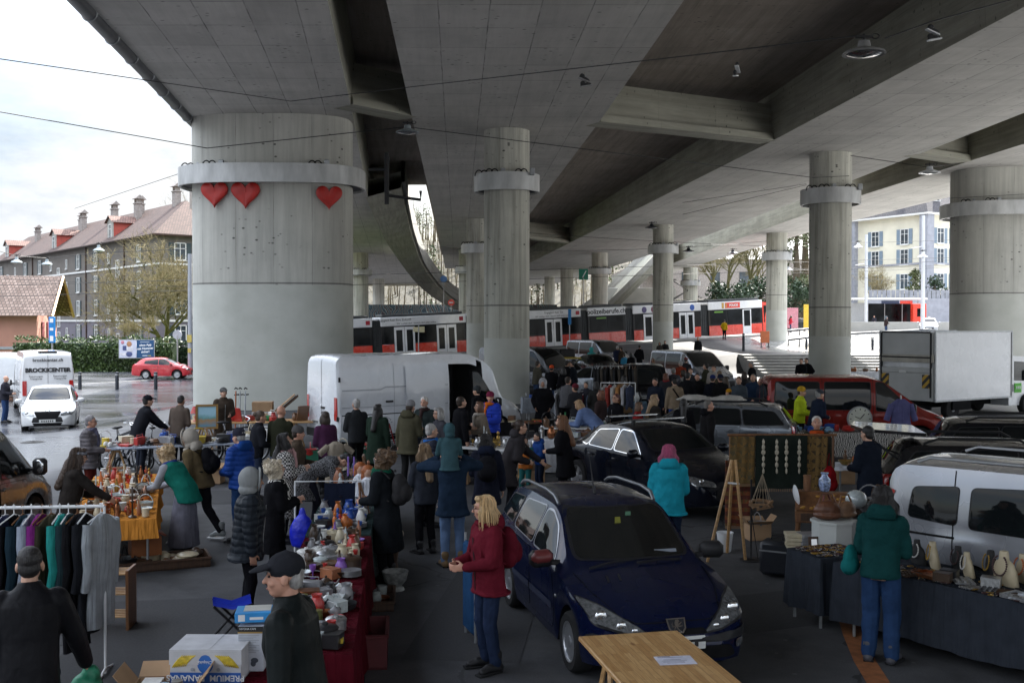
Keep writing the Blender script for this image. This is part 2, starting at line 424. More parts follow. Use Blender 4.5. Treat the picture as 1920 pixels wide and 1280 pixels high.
def concrete(name,c0,c1,bw=1.5,bh=2.4,line=.55,pits=True,paint_z=None,joint=None,streak=.35,mort=.014,board=.72):
 m=bpy.data.materials.new(name);nt,N,L=nodes_of(m);b=N['Principled BSDF']
 tc=N.new('ShaderNodeTexCoord');uv=tc.outputs['UV'];ob=tc.outputs['Object']
 base=ramp(N,L,noise(N,L,ob,.45,7,.65),[(.3,c0),(.7,c1)])
 base=mixc(N,L,.5,base,ramp(N,L,noise(N,L,mapping(N,L,uv,(14,.8,1)),1.0,4,.6),[(.3,(board,)*3),(.65,(1,)*3)]),'MULTIPLY')
 br=N.new('ShaderNodeTexBrick');br.offset=0.0;br.squash=1.0
 br.inputs['Scale'].default_value=1;br.inputs['Brick Width'].default_value=bw;br.inputs['Row Height'].default_value=bh
 br.inputs['Mortar Size'].default_value=mort;br.inputs['Mortar Smooth'].default_value=.6;br.inputs['Bias'].default_value=0
 br.inputs['Color1'].default_value=(.86,.86,.86,1);br.inputs['Color2'].default_value=(1,1,1,1);br.inputs['Mortar'].default_value=(1,1,1,1)
 wob=N.new('ShaderNodeVectorMath');wob.operation='ADD'
 nn=N.new('ShaderNodeTexNoise');nn.inputs['Scale'].default_value=.9;L.new(uv,nn.inputs['Vector'])
 sc_=N.new('ShaderNodeVectorMath');sc_.operation='SCALE';sc_.inputs['Scale'].default_value=.05;L.new(nn.outputs['Color'],sc_.inputs[0])
 L.new(uv,wob.inputs[0]);L.new(sc_.outputs[0],wob.inputs[1]);L.new(wob.outputs[0],br.inputs['Vector'])
 base=mixc(N,L,.8,base,br.outputs['Color'],'MULTIPLY')
 lm=mth(N,L,'MULTIPLY',br.outputs['Fac'],ramp(N,L,noise(N,L,uv,.8,3),[(.35,(.25*line,)*3),(.65,(line,)*3)]))
 base=mixc(N,L,lm,base,(.03,.031,.03))
 if pits:
  vo=N.new('ShaderNodeTexVoronoi');vo.inputs['Scale'].default_value=3.4;L.new(mapping(N,L,uv,(.8,1.3,1)),vo.inputs['Vector'])
  dot=ramp(N,L,vo.outputs['Distance'],[(.11,(1,)*3),(.19,(0,)*3)])
  msk=ramp(N,L,noise(N,L,mapping(N,L,uv,(1,.6,1),(0,0,0),(9,4,0)),.8,4),[(.47,(0,)*3),(.6,(.85,)*3)])
  base=mixc(N,L,mth(N,L,'MULTIPLY',dot,msk),base,(.035,.037,.035))
 st=ramp(N,L,noise(N,L,mapping(N,L,uv,(3.5,.18,1)),1.0,5,.6),[(.42,(0,)*3),(.66,(streak,)*3)])
 base=mixc(N,L,st,base,(.055,.052,.042))
 if paint_z is not None:
  sp=N.new('ShaderNodeSeparateXYZ');L.new(uv,sp.inputs[0])
  low=mth(N,L,'LESS_THAN',mth(N,L,'ADD',sp.outputs['Y'],mth(N,L,'MULTIPLY',noise(N,L,mapping(N,L,uv,(2.2,.2,1)),1.5,3),.12)),paint_z)
  base=mixc(N,L,mth(N,L,'MULTIPLY',low,.93),base,ramp(N,L,noise(N,L,ob,.8,5),[(.3,(.42,.43,.39)),(.7,(.53,.54,.50))]))
  if joint is not None:
   j=mth(N,L,'LESS_THAN',mth(N,L,'ABSOLUTE',mth(N,L,'SUBTRACT',sp.outputs['Y'],joint)),.03)
   base=mixc(N,L,mth(N,L,'MULTIPLY',j,.7),base,(.05,.052,.05))
 L.new(base,b.inputs['Base Color']);b.inputs['Roughness'].default_value=.85
 bump(N,L,b,noise(N,L,ob,9,5,.6),.25,.01)
 return m
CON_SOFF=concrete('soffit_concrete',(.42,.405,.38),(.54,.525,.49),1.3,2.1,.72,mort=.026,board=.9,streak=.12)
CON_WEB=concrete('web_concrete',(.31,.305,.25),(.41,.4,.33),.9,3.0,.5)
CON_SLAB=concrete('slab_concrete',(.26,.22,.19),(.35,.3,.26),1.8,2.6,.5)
CON_COL=concrete('column_concrete',(.49,.485,.42),(.62,.61,.535),.6,40,.4,paint_z=2.9,joint=4.2,streak=.45,board=.8)
CON_PIL=concrete('pillar_concrete',(.45,.445,.405),(.56,.555,.505),1.45,40,.6,paint_z=5.0,joint=5.0,streak=.22,board=.88)
CON_LIGHT=concrete('parapet_concrete',(.36,.355,.33),(.46,.455,.43),2.0,3.0,.4,pits=False)
ZS=11.3;ZT=13.3
def lerp_tab(tab,y):
 if y<=tab[0][0]:return tab[0][1]+(tab[1][1]-tab[0][1])*(y-tab[0][0])/(tab[1][0]-tab[0][0])
 for(a,xa),(b,xb)in zip(tab,tab[1:]):
  if y<=b:return xa+(xb-xa)*(y-a)/(b-a)
 (a,xa),(b,xb)=tab[-2],tab[-1]
 return xb+(xb-xa)*(y-b)/(b-a)
E1L=[(0,-7.2),(26,-10.45),(41,-12.3),(126,-21.6),(240,-33)];E1R=[(0,-1.5),(26,-4.5),(41,-6.1),(70,-9.4),(105,-11.6),(140,-12),(240,-20)]
E2L=[(0,-1.8),(26,-3.08),(42.5,-3.93),(92,-6.4),(190,-11.6)];E2R=[(0,5.5),(26,4.26),(43,3.44),(78,1.37),(190,-5.5)]
E3L=[(0,14.9),(26.9,12.9),(47.3,11.4),(141,2.8),(240,-7)];E3R=[(0,19.8),(40.5,19.45),(60.3,19.1),(97.5,18.0),(141,15.6),(240,8)]
E4L=[(0,24.6),(47.6,22.85),(53,22.6),(69,21.9),(80,21.7),(143,21.9),(240,22.5)];E4R=[(0,32),(55,28.6),(71,27.7),(84.5,26.8),(102,26.3),(155,26.2),(240,26.5)]
def strip3(mb,pts,u0=0.0):
 """quad strips through rows of points; pts[i] = list of 3D points; uv = (across, along)"""
 al=0.0;prev=None;vs=[];uvs=[]
 for row in pts:
  if prev is not None:al+=(row[0]-prev).length
  prev=row[0];ac=u0;line=[]
  for k,p in enumerate(row):
   if k:ac+=(p-row[k-1]).length
   vs.append(p);line.append((ac,al))
  uvs.append(line)
 n=len(pts[0]);fs=[];fu=[]
 for i in range(len(pts)-1):
  for j in range(n-1):
   fs.append((i*n+j,i*n+j+1,(i+1)*n+j+1,(i+1)*n+j));fu.append((uvs[i][j],uvs[i][j+1],uvs[i+1][j+1],uvs[i+1][j]))
 mb.add(vs,fs,fu)
YS=[-13,0,12,20,26,32,38,42,47,53,60,69,78,88,97,110,125,141,160,190,240]
def deck(name,EL,ER,y1,label,wingL=0.0,wingR=0.0,slab=.45):
 root=thing(name,label,'bridge deck',(0,0,0),0,'parallel bridge decks overhead')
 ys=[y for y in YS if y<=y1]
 rows=lambda fn:[[Vector(p)for p in fn(lerp_tab(EL,y),lerp_tab(ER,y),y)]for y in ys]
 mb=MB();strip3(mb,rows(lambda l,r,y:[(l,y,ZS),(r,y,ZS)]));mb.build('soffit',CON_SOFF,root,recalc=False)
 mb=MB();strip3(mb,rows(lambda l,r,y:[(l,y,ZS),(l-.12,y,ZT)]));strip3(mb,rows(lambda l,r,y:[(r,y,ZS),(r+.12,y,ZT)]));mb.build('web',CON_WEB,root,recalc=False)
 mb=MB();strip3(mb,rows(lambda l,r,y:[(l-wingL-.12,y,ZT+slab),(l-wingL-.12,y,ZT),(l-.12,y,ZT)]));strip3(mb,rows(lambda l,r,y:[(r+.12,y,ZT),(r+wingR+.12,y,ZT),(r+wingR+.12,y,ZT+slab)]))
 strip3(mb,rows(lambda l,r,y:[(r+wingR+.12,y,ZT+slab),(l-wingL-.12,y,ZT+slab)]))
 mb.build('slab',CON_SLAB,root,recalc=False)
 mb=MB();
 for yv in(ys[0],ys[-1]):
  l,r=lerp_tab(EL,yv),lerp_tab(ER,yv);mb.quad((l,yv,ZS),(r,yv,ZS),(r+.12,yv,ZT),(l-.12,yv,ZT))
 mb.build('end_face',CON_WEB,root)
 return root
d1=deck('bridge_deck',E1L,E1R,240,'concrete bridge deck on the wide pillar with the red hearts, drainpipe on its outer edge',.05,0.0)
d2=deck('bridge_deck',E2L,E2R,160,'pale gridded concrete bridge deck over the middle of the market',.45,0.0)
d3=deck('bridge_deck',E3L,E3R,240,'concrete bridge deck on the round column behind the red van',0.0,0.0)
d4=deck('bridge_deck',E4L,E4R,240,'outermost concrete bridge deck beside the cream house and bright plaza',0.0,.4)
def infill(EL,ER,y0,y1,label):
 ys=[y for y in YS if y0<=y<=y1]
 mb=MB();strip3(mb,[[Vector((lerp_tab(EL,y)+.13,y,ZT+.02)),Vector((lerp_tab(ER,y)-.13,y,ZT+.02))]for y in ys])
 strip3(mb,[[Vector((lerp_tab(EL,y)+.13,y,ZT+.4)),Vector((lerp_tab(ER,y)-.13,y,ZT+.4))]for y in ys])
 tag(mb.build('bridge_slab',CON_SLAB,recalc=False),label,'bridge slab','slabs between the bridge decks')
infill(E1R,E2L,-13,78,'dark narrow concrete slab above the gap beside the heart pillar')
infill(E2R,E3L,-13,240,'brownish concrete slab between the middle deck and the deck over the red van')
infill(E3R,E4L,-13,69,'concrete slab above the gap over the white box truck')
def diaphragm(ER,EL,ya,yb,label,drop=.15,th=.9):
 a=Vector((lerp_tab(ER,ya)-.05,ya,0));b=Vector((lerp_tab(EL,yb)+.05,yb,0));d=(b-a).normalized();n=Vector((-d.y,d.x,0))*th
 root=thing('cross_beam',label,'cross beam',(0,0,0),0,'cross beams between the bridge decks')
 for nm,z0,z1,off,t in(('beam',ZS+.28,ZT-.42,Vector((0,0,0)),1.0),('ledge',ZS-.003,ZS+.28,-n*.25,1.25)):
  mb=MB()
  p=[a+off,b+off,b+off+n*t,a+off+n*t]
  strip3(mb,[[Vector((q.x,q.y,z0)),Vector((q.x,q.y,z1))]for q in p+[p[0]]])
  strip3(mb,[[Vector((p[0].x,p[0].y,z0)),Vector((p[3].x,p[3].y,z0))],[Vector((p[1].x,p[1].y,z0)),Vector((p[2].x,p[2].y,z0))]])
  strip3(mb,[[Vector((p[0].x,p[0].y,z1)),Vector((p[3].x,p[3].y,z1))],[Vector((p[1].x,p[1].y,z1)),Vector((p[2].x,p[2].y,z1))]])
  mb.build(nm,CON_WEB,root,recalc=False)
diaphragm(E1R,E2L,39.2,41.6,'short concrete cross beam just above the lamp beside the heart pillar')
diaphragm(E2R,E3L,42.6,47.0,'long brownish concrete cross beam in front of the middle round column')
diaphragm(E3R,E4L,50.6,53.0,'concrete cross beam above the white box truck')
diaphragm(E2R,E3L,100,108,'farther concrete cross beam behind the middle round column')
def ramp_deck(name,LP,RP,th,label,par_r=True,par_l=False,n=26):
 root=thing(name,label,'bridge ramp')
 def smooth(pts):
  pts=[Vector(p)for p in pts];out=[]
  for i in range(n+1):
   t=i/n*(len(pts)-1);k=min(int(t),len(pts)-2);f=t-k
   p0,p1,p2,p3=pts[max(0,k-1)],pts[k],pts[k+1],pts[min(len(pts)-1,k+2)]
   out.append(.5*((2*p1)+(p2-p0)*f+(2*p0-5*p1+4*p2-p3)*f*f+(3*p1-p0-3*p2+p3)*f**3))
  return out
 l,r=smooth(LP),smooth(RP);up=Vector((0,0,th))
 mb=MB();strip3(mb,[[a,b]for a,b in zip(l,r)]);strip3(mb,[[a+up,b+up]for a,b in zip(l,r)])
 strip3(mb,[[a,a+up]for a in l]);strip3(mb,[[b,b+up]for b in r]);mb.build('ramp_slab',CON_WEB,root,recalc=False)
 mb=MB();pu=Vector((0,0,th+1.0))
 for on,e in((par_r,r),(par_l,l)):
  if on:
   o=Vector((.25 if e is r else-.25,0,0))
   strip3(mb,[[a+up*.35+o*.2,a+up*.35+o,a+pu+o,a+pu,a+up]for a in e])
 if mb.v:mb.build('parapet',CON_LIGHT,root,recalc=False)
ramp_deck('bridge_ramp',[D(686,370,68),D(708,420,84),D(735,470,105),D(790,540,133),D(850,579,146),D(905,590,152)],[D(752,352,66),D(762,400,82),D(775,452,98),D(800,512,123),D(850,566,136),D(905,582,140)],1.0,'narrow curved concrete ramp curling down in the gap beside the heart pillar')
ramp_deck('bridge_ramp',[D(1280,430,150),D(1200,505,165),D(1130,570,180),D(1060,615,190)],[D(1265,470,135),D(1200,535,150),D(1130,600,165),D(1075,630,175)],1.2,'straight concrete ramp sloping down behind the tram between two round columns',par_r=True,par_l=True)
def column(x,y,r,label,rz_z,group,a=None,b=None,ring_ext=.42,top=ZS,light=True,mat_=None,ring=True):
 z0=gz(x,y)-.15
 root=thing('bridge_column',label,'column',(x,y,z0),0,group)
 a=a or r;b=b or r;pw=2.0 if a==b else 2.7
 def sec(k,ex,n=48):
  t=2*math.pi*k/n;c,s=math.cos(t),math.sin(t)
  return((a+ex)*math.copysign(abs(c)**(2/pw),c),(b+ex)*math.copysign(abs(s)**(2/pw),s))
 n=48;per=[0];pts=[sec(k,0)for k in range(n+1)]
 for p,q in zip(pts,pts[1:]):per.append(per[-1]+math.hypot(q[0]-p[0],q[1]-p[1]))
 zs=[0,1,3,5,7,9,top-z0]
 vs=[(px,py,z)for z in zs for px,py in pts];fs=[];fu=[]
 for i in range(len(zs)-1):
  for k in range(n):
   fs.append((i*(n+1)+k,i*(n+1)+k+1,(i+1)*(n+1)+k+1,(i+1)*(n+1)+k));fu.append(((per[k],zs[i]),(per[k+1],zs[i]),(per[k+1],zs[i+1]),(per[k],zs[i+1])))
 mb=MB();mb.add(vs,fs,fu);mb.build('shaft',mat_ or CON_COL,root,smooth=45,recalc=False)
 if not ring:return root
 zr=rz_z-z0;hh=.36
 mb=MB()
 rings=[]
 for ex,z in((ring_ext-.1,-hh),(ring_ext,-hh),(ring_ext,hh),(ring_ext-.1,hh),(ring_ext-.1,-hh)):
  rings.append([(*sec(k,ex),zr+z)for k in range(n)])
 mb.ring(rings,cap=False);mb.build('collar',COLLAR,root,smooth=40)
 mb=MB()
 rings=[[(*sec(k,ex),zr-hh+.1)for k in range(n)]for ex in(0.0,ring_ext-.1)]
 mb.ring(rings,cap=False);mb.build('collar_floor',BLACKP,root)
 for ph in(3.7,4.3,5.35):
  k=int(ph/6.283*n);sx_,sy_=sec(k,.24);mb=MB()
  for q in(-.22,.22):
   mb.tube([(sx_+q*.5+.16*math.cos(t),sy_,zr+hh-.1+.16*math.sin(t)*1.5)for t in[math.pi*i/8 for i in range(9)]],.025,6)
  mb.build('cable_loop',BLACKP,root)
  mb=MB();mb.box((sx_+.45,sy_,zr+hh+.02),(.2,.15,.3),b=.02);mb.build('junction_box',STEEL,root)
 return root
COLLAR=mat('collar_metal',(.47,.475,.47),.5,.35,.2,2.5,stretch=(1,1,.3))
CG='round bridge columns with metal collars'
PG='wide bridge pillars with metal collars'
pil=column(-9.5,42.6,3.05,'wide pale concrete pillar with three red hearts below its metal collar',9.0,PG,3.12,1.9,.5,mat_=CON_PIL)
column(-.22,44.6,.95,'round concrete column behind the white van with its side door open',9.1,CG)
column(15.1,50.7,.97,'round concrete column standing between the red van and the truck',9.25,CG)
column(26.4,56.6,3.0,'wide concrete pillar behind the white box truck',9.2,PG,3.0,1.9,.5,mat_=CON_PIL)
column(12.45,88,.84,'round concrete column in front of the tram, nearer its middle',9.3,CG)
column(23.8,96,.92,'round concrete column at the nose of the tram beside the orange sign',9.2,CG)
column(-2.7,83,.84,'round concrete column half hidden behind the middle round column',9.0,CG)
column(10.2,124,.95,'round concrete column behind the tram below the sloping ramp',9.2,CG)
column(26.4,158,1.05,'round concrete column behind the tram roof near the bare trees',9.0,CG)
column(8.15,159,.95,'round concrete column far behind the tram, next to the ramp foot',9.2,CG,ring=False)
column(6.7,190,.95,'farthest round concrete column behind the tram',9.2,CG,ring=False)
column(-17.6,124,.92,'round concrete column behind the tram close beside the heart pillar',9.0,CG)
column(-25,200,1.1,'thin far round concrete column behind the tram at the curved ramp',9.0,CG,ring=False)
column(-37,330,1.6,'farthest round concrete column near the graffiti wall',9.0,CG,top=10.0,ring=False)
column(-5.1,118,.78,'round concrete column almost hidden behind two others near the sky gap',9.0,CG)
mb=MB();mb.tube([(lerp_tab(E1L,y)-.2,y,ZS-.02)for y in(-10,5,15,26,34,41,55,70,100)],.19,12)
mb.build('drainpipe',mat('pipe_dark',(.055,.06,.07),.4,.3,.2,2),d1,smooth=40)
mb=MB()
for y in np.arange(16,60,2.3):mb.torus((lerp_tab(E1L,y)-.2,y,ZS-.02),.2,.02,'Y',16,6)
mb.build('pipe_clamp',STEEL,d1,smooth=40)
def roof_tiles(name,c0,c1,sc=1.0):
 m=bpy.data.materials.new(name);nt,N,L=nodes_of(m);b=N['Principled BSDF']
 tc=N.new('ShaderNodeTexCoord');uv=tc.outputs['UV']
 br=N.new('ShaderNodeTexBrick');br.inputs['Scale'].default_value=sc;br.inputs['Brick Width'].default_value=.3;br.inputs['Row Height'].default_value=.42
 br.inputs['Mortar Size'].default_value=.035;br.inputs['Color1'].default_value=(*c0,1);br.inputs['Color2'].default_value=(*c1,1);br.inputs['Mortar'].default_value=(*sc3(c0,.35),1)
 L.new(uv,br.inputs['Vector'])
 c=mixc(N,L,.6,br.outputs['Color'],ramp(N,L,noise(N,L,uv,.5,5),[(.3,(.55,)*3),(.7,(1,)*3)]),'MULTIPLY')
 L.new(c,b.inputs['Base Color']);b.inputs['Roughness'].default_value=.8
 bump(N,L,b,br.outputs['Fac'],-.6,.03);return m
TILE_BR=roof_tiles('roof_tiles_brown',(.075,.042,.036),(.12,.068,.057));TILE_RD=roof_tiles('roof_tiles_red',(.17,.095,.078),(.24,.135,.112));SLATE=roof_tiles('roof_slate',(.045,.045,.055),(.08,.075,.085))
FAC_GREY=mat('render_grey_brown',(.15,.135,.12),.9,0,.12,.8,.15,30);FAC_PUR=mat('render_purple_grey',(.16,.145,.17),.9,0,.12,.8)
FAC_PINK=mat('render_salmon',(.4,.2,.16),.9,0,.1,.8);FAC_CREAM=mat('render_cream',(.72,.68,.55),.9,0,.08,.6);QUOIN=mat('stone_grey_blue',(.3,.31,.35),.85,0,.12,2)
SHUT_G=mat('shutter_dark_green',(.04,.06,.065),.6,0,.2,9);SHUT_B=mat('shutter_blue_grey',(.2,.26,.32),.6,0,.15,9);WFRAME=mat('window_white',(.7,.7,.68),.5,0,.05,5)
PANE=mat('house_pane',(.06,.075,.09),.08,0,.4,.5,spec=.7);CHIM=mat('chimney_render',(.3,.27,.25),.9,0,.25,4);GABLE_W=mat('dormer_grey',(.34,.33,.3),.8,0,.1,3);GABLE_R=mat('dormer_red',(.4,.08,.06),.8,0,.15,3)
def frame_at(o,dx):
 dx=Vector((dx[0],dx[1],0)).normalized();n=Vector((dx.y,-dx.x,0))
 M=Matrix((dx,n,Vector((0,0,1)))).transposed().to_4x4();M.translation=Vector(o);return M
def window(root,M,s,z,w=1.1,h=1.8,shut=None,sill=True,cross=True):
 T=M@Matrix.Translation((s,0,z))
 mb=MB();mb.M=T;t=.1
 for x in(-w/2,w/2):mb.box((x,.04,0),(t,.1,h))
 for q in(-h/2,h/2):mb.box((0,.042,q),(w-t-.002,.1,t))
 if cross:mb.box((0,.03,0),(.07,.06,h-t-.004));mb.box((0,.028,h*.18),(w-t-.006,.05,.06))
 if sill:mb.box((0,.08,-h/2-.1),(w+.24,.2,.09))
 f=mb.build('window',WFRAME,root)
 mb=MB();mb.M=T;mb.box((0,.006,0),(w-t,.03,h-t));mb.build('pane',PANE,f)
 if shut:
  for sg in(-1,1):
   mb=MB();mb.M=T;mb.box((sg*(w/2+.06+w*.24),.05,0),(w*.46,.05,h+.04),b=.01)
   for i in range(9):mb.box((sg*(w/2+.06+w*.24),.08,-h/2+.15+i*(h-.3)/8),(w*.36,.02,.07))
   mb.build('shutter',shut,f)
def quad_uv(mb,a,b,c,d):
 a,b,c,d=map(Vector,(a,b,c,d));w=(b-a).length;h=(d-a).length
 mb.add([a,b,c,d],[(0,1,2,3)],[((0,0),(w,0),((c-a).dot((b-a)/w),h),((d-a).dot((b-a)/w),h))])
def px_on_line(px,o,dx):
 k=(px-960)/FPX;ca=1.0;return(k*o[1]-o[0])/(dx[0]-k*dx[1])
A=Vector((-38.8,116.7,0));DX=Vector((-32.6,41,0)).normalized()
root=thing('apartment_house','long grey-brown apartment house with dark shutters, red dormers and many chimneys','apartment house',A)
LEN=74.0;ZE=12.9;ZR=17.4;ZB=-.8;DP=11.0;DY=Vector((-DX.y,DX.x,0));DY=DY if DY.y>0 else-DY
MF=frame_at((0,0,0),-DX);
def fp(s,d,z):return DX*s+DY*d+Vector((0,0,z))
mb=MB()
for z0,z1,m in((ZB,3.45,1),(3.45,ZE,0)):
 mb.m=m
 for a,b in(((0,0),(LEN,0)),((0,0),(0,DP)),((0,DP),(LEN,DP)),((LEN,0),(LEN,DP))):mb.quad(fp(*a,z0),fp(*b,z0),fp(*b,z1),fp(*a,z1))
mb.build('wall',[FAC_GREY,FAC_PUR],root)
mb=MB()
for z in(3.45,9.7):
 mb.box(fp(LEN/2,-.05,z),(LEN+.1,.12,.22),M=Matrix.Rotation(math.atan2(DX.y,DX.x),3,'Z'));mb.box(fp(-.05,DP/2,z),(DP,.12,.22),M=Matrix.Rotation(math.atan2(DY.y,DY.x),3,'Z'))
mb.build('string_course',WFRAME,root)
mb=MB();ov=.6
quad_uv(mb,fp(-ov,-ov,ZE),fp(LEN,-ov,ZE),fp(LEN,DP/2,ZR),fp(DP/2,DP/2,ZR));quad_uv(mb,fp(-ov,DP+ov,ZE),fp(-ov,-ov,ZE),fp(DP/2,DP/2,ZR),fp(DP/2,DP/2,ZR));quad_uv(mb,fp(LEN,DP+ov,ZE),fp(-ov,DP+ov,ZE),fp(DP/2,DP/2,ZR),fp(LEN,DP/2,ZR))
roof=mb.build('roof',TILE_BR,root,recalc=False)
mb=MB();mb.tube([fp(LEN,-ov-.05,ZE-.05),fp(-ov-.05,-ov-.05,ZE-.05),fp(-ov-.05,DP+ov,ZE-.05)],.12,8)
for px in(163,63,235):
 s=px_on_line(px,A,DX);mb.tube([fp(s,-.1,ZE-.1),fp(s,-.1,ZB)],.09,6)
mb.build('gutter',mat('gutter_brown',(.07,.04,.03),.5,.2,.1,4),root)
for px in(4,49,76,148,181,262):
 s=px_on_line(px,A,DX)
 for z in(11.1,8.1,5.1,2.0):window(root,MF,-s,z,1.15,1.85,SHUT_G)
for px in(30,97,126,205):
 s=px_on_line(px,A,DX)
 for z in(11.0,8.0,5.0,1.9):window(root,MF,-s,z,.55,1.15,None,True,False)
for px in(16,111,222):
 s=px_on_line(px,A,DX)
 for z in(9.6,6.6,3.6,.9):window(root,MF,-s,z,1.1,2.0,None,False)
MF2=frame_at((0,0,0),DY)
for d in(2.6,6.6):
 for z in(11.1,8.1,5.1,2.0):window(root,MF2,d,z,1.25,1.85,SHUT_G)
for px in(18,108,216):
 s=px_on_line(px,A,DX)+2.4;w=1.15;d0=.3;zb=ZE+.35;zt=zb+2.15
 mb=MB();T=frame_at(fp(s,d0,0),-DX);mb.M=T
 mb.quad((-w,0,zb-.4),(w,0,zb-.4),(w,0,zt),(-w,0,zt));mb.add([(-w-.15,.01,zt),(w+.15,.01,zt),(0,.01,zt+.75)],[(0,1,2)])
 dm=mb.build('dormer',GABLE_W,root)
 mb=MB();mb.M=T
 for q in(-w,w):mb.add([(q,-.01,zb-.4),(q,-.01,zt),(q,-4.0,zt)],[(0,1,2)])
 mb.build('dormer_cheek',GABLE_R,dm)
 mb=MB();mb.M=T
 for q in(-1,1):quad_uv(mb,(q*(w+.3),.3,zt-.1),(q*(w+.3),-4.2,zt-.1),(0,-5.2,zt+.8),(0,.3,zt+.8))
 mb.build('dormer_roof',TILE_RD,dm);
 window(dm,T,0,zb+1.0,1.0,1.7,None,False)
for px,ex,d in((32,.4,3.6),(103,.2,4.4),(110,.7,4),(160,.5,4.6),(207,.3,4.6),(214,.9,3.6),(268,.6,5),(310,1.2,4.2),(322,1.4,5)):
 s=px_on_line(px,A,DX)+(d-.5)*.6;zt=ZE+(d+ov)*(ZR-ZE)/(DP/2+ov)+ex+.9
 mb=MB();T=Matrix.Translation(fp(s,d,0))@Matrix.Rotation(math.atan2(DX.y,DX.x),4,'Z');mb.M=T
 mb.box((0,0,zt-1.3),(1.0,.7,2.6));mb.box((0,0,zt+.06),(1.2,.9,.12))
 for q in(-.38,.38):mb.box((q,0,zt+.35),(.14,.6,.5))
 mb.add([(-.75,-.55,zt+.6),(.75,-.55,zt+.6),(.75,.55,zt+.6),(-.75,.55,zt+.6),(-.75,0,zt+1.1),(.75,0,zt+1.1)],[(0,1,2,3),(0,1,5,4),(2,3,4,5),(0,4,3),(1,2,5)])
 mb.build('chimney',CHIM,roof)
A2=Vector((-39.2,88,-.5));root=thing('small_house','small salmon-coloured house with a brown tiled gable roof','house',A2,R(13))
mb=MB();w,dp,ze,zr=16,8.5,4.6,7.6
mb.quad((-w,0,0),(0,0,0),(0,0,ze),(-w,0,ze));mb.quad((-w,dp,0),(0,dp,0),(0,dp,ze),(-w,dp,ze))
for x in(0,-w):mb.add([(x,0,0),(x,dp,0),(x,dp,ze),(x,dp/2,zr),(x,0,ze)],[(0,1,2,3,4)])
mb.build('wall',FAC_PINK,root)
mb=MB();mb.box((-w/2,-.04,1.7),(w,.06,.22));mb.build('string_course',QUOIN,root)
mb=MB();quad_uv(mb,(-w-.8,-.8,ze-.25),(1.3,-.8,ze-.25),(1.3,dp/2,zr+.2),(-w-.8,dp/2,zr+.2));quad_uv(mb,(1.3,dp+.8,ze-.25),(-w-.8,dp+.8,ze-.25),(-w-.8,dp/2,zr+.2),(1.3,dp/2,zr+.2));mb.build('roof',roof_tiles('roof_tiles_old',(.1,.062,.05),(.2,.145,.125)),root,recalc=False)
mb=MB()
for sg in(0,dp):mb.tube([(1.32,sg-(.8 if sg==0 else-.8),ze-.3),(1.32,dp/2,zr+.15)],.12,4)
mb.build('barge_board',WOODL,root)
for y in(2.2,4.4):
 mb=MB();mb.box((.06,y,2.9),(.08,.9,1.9),b=.02);mb.build('shutter',mat('shutter_maroon',(.2,.04,.05),.6),root)
def leaf_mat(name,c,v=.5):
 m=bpy.data.materials.new(name);nt,N,L=nodes_of(m);b=N['Principled BSDF']
 tc=N.new('ShaderNodeTexCoord');f=noise(N,L,tc.outputs['Object'],1.3,4,.7)
 L.new(ramp(N,L,f,[(.3,sc3(c,1-v)),(.7,sc3(c,1+v))]),b.inputs['Base Color']);b.inputs['Roughness'].default_value=.5
 return m
LEAF_H=leaf_mat('hedge_leaf',(.05,.085,.02));LEAF_D=leaf_mat('dark_leaf',(.025,.05,.02));LEAF_O=leaf_mat('olive_leaf',(.075,.09,.03));BARK=mat('bark',(.09,.07,.045),.9,0,.35,5,.4,20);BARKG=mat('mossy_bark',(.1,.095,.035),.9,0,.35,3,.4,20);TWIG=mat('twig',(.2,.165,.08),.9,0,.3,2)
def leaves(mb,pts,size,r,up=.2):
 for p in pts:
  d=Vector((r.gauss(0,1),r.gauss(0,1),r.gauss(up,.8))).normalized();x=d.orthogonal().normalized();x.rotate(Matrix.Rotation(r.random()*6.28,3,d));y=d.cross(x);s=size*r.uniform(.6,1.4);p=Vector(p)
  mb.add([p-x*s*.5,p+y*s*.32,p+x*s*.5,p-y*s*.32],[(0,1,2,3)])
def hedge(a,b,h,dp,label,n,name='hedge',size=.16,m=None):
 a=Vector(a);b=Vector(b);d=b-a;L_=d.length;d.normalize();nrm=Vector((-d.y,d.x,0));r=random.Random(int(L_*100))
 root=thing(name,label,name,a)
 mb=MB();mb.M=Matrix.Rotation(math.atan2(d.y,d.x),4,'Z');mb.box((L_/2,0,h*.45),(L_-.3,dp*.7,h*.88));mb.build('branches',LEAF_D,root)
 mb=MB();pts=[]
 for _ in range(n):
  s,t=r.random()*L_,r.random();wob=.12*math.sin(s*2.1)+.1*math.sin(s*5.3)
  pts.append(d*s-nrm*(dp/2*(1 if r.random()<.85 else-1)*r.uniform(.8,1.08))+Vector((0,0,t*(h+wob)))if t<.86 else d*s+nrm*dp*r.uniform(-.5,.5)+Vector((0,0,(h+wob)*r.uniform(.93,1.06))))
 leaves(mb,pts,size,r);mb.build('leaves',m or LEAF_H,root,recalc=False)
hedge((-38.5,83.2,-.5),(-25.6,81.5,-.5),2.5,1.7,'clipped green hedge behind the billboard, across the wet road',9000,size=.19)
hedge((-26.4,83,-.55),(-25.2,83.6,-.55),2.2,1.6,'loose dark bush at the end of the hedge beside the pale pole',1500,'bush',.22,LEAF_D)
mb=MB();mb.add([(x,y,gz(x,y)+.02)for x,y in((-60,81),(-20,81.5),(-20,112),(-60,112))],[(0,1,2,3)]);tag(mb.build('lawn',mat('grass_green',(.09,.13,.02),.9,0,.3,3,.5,60)),kind='structure')
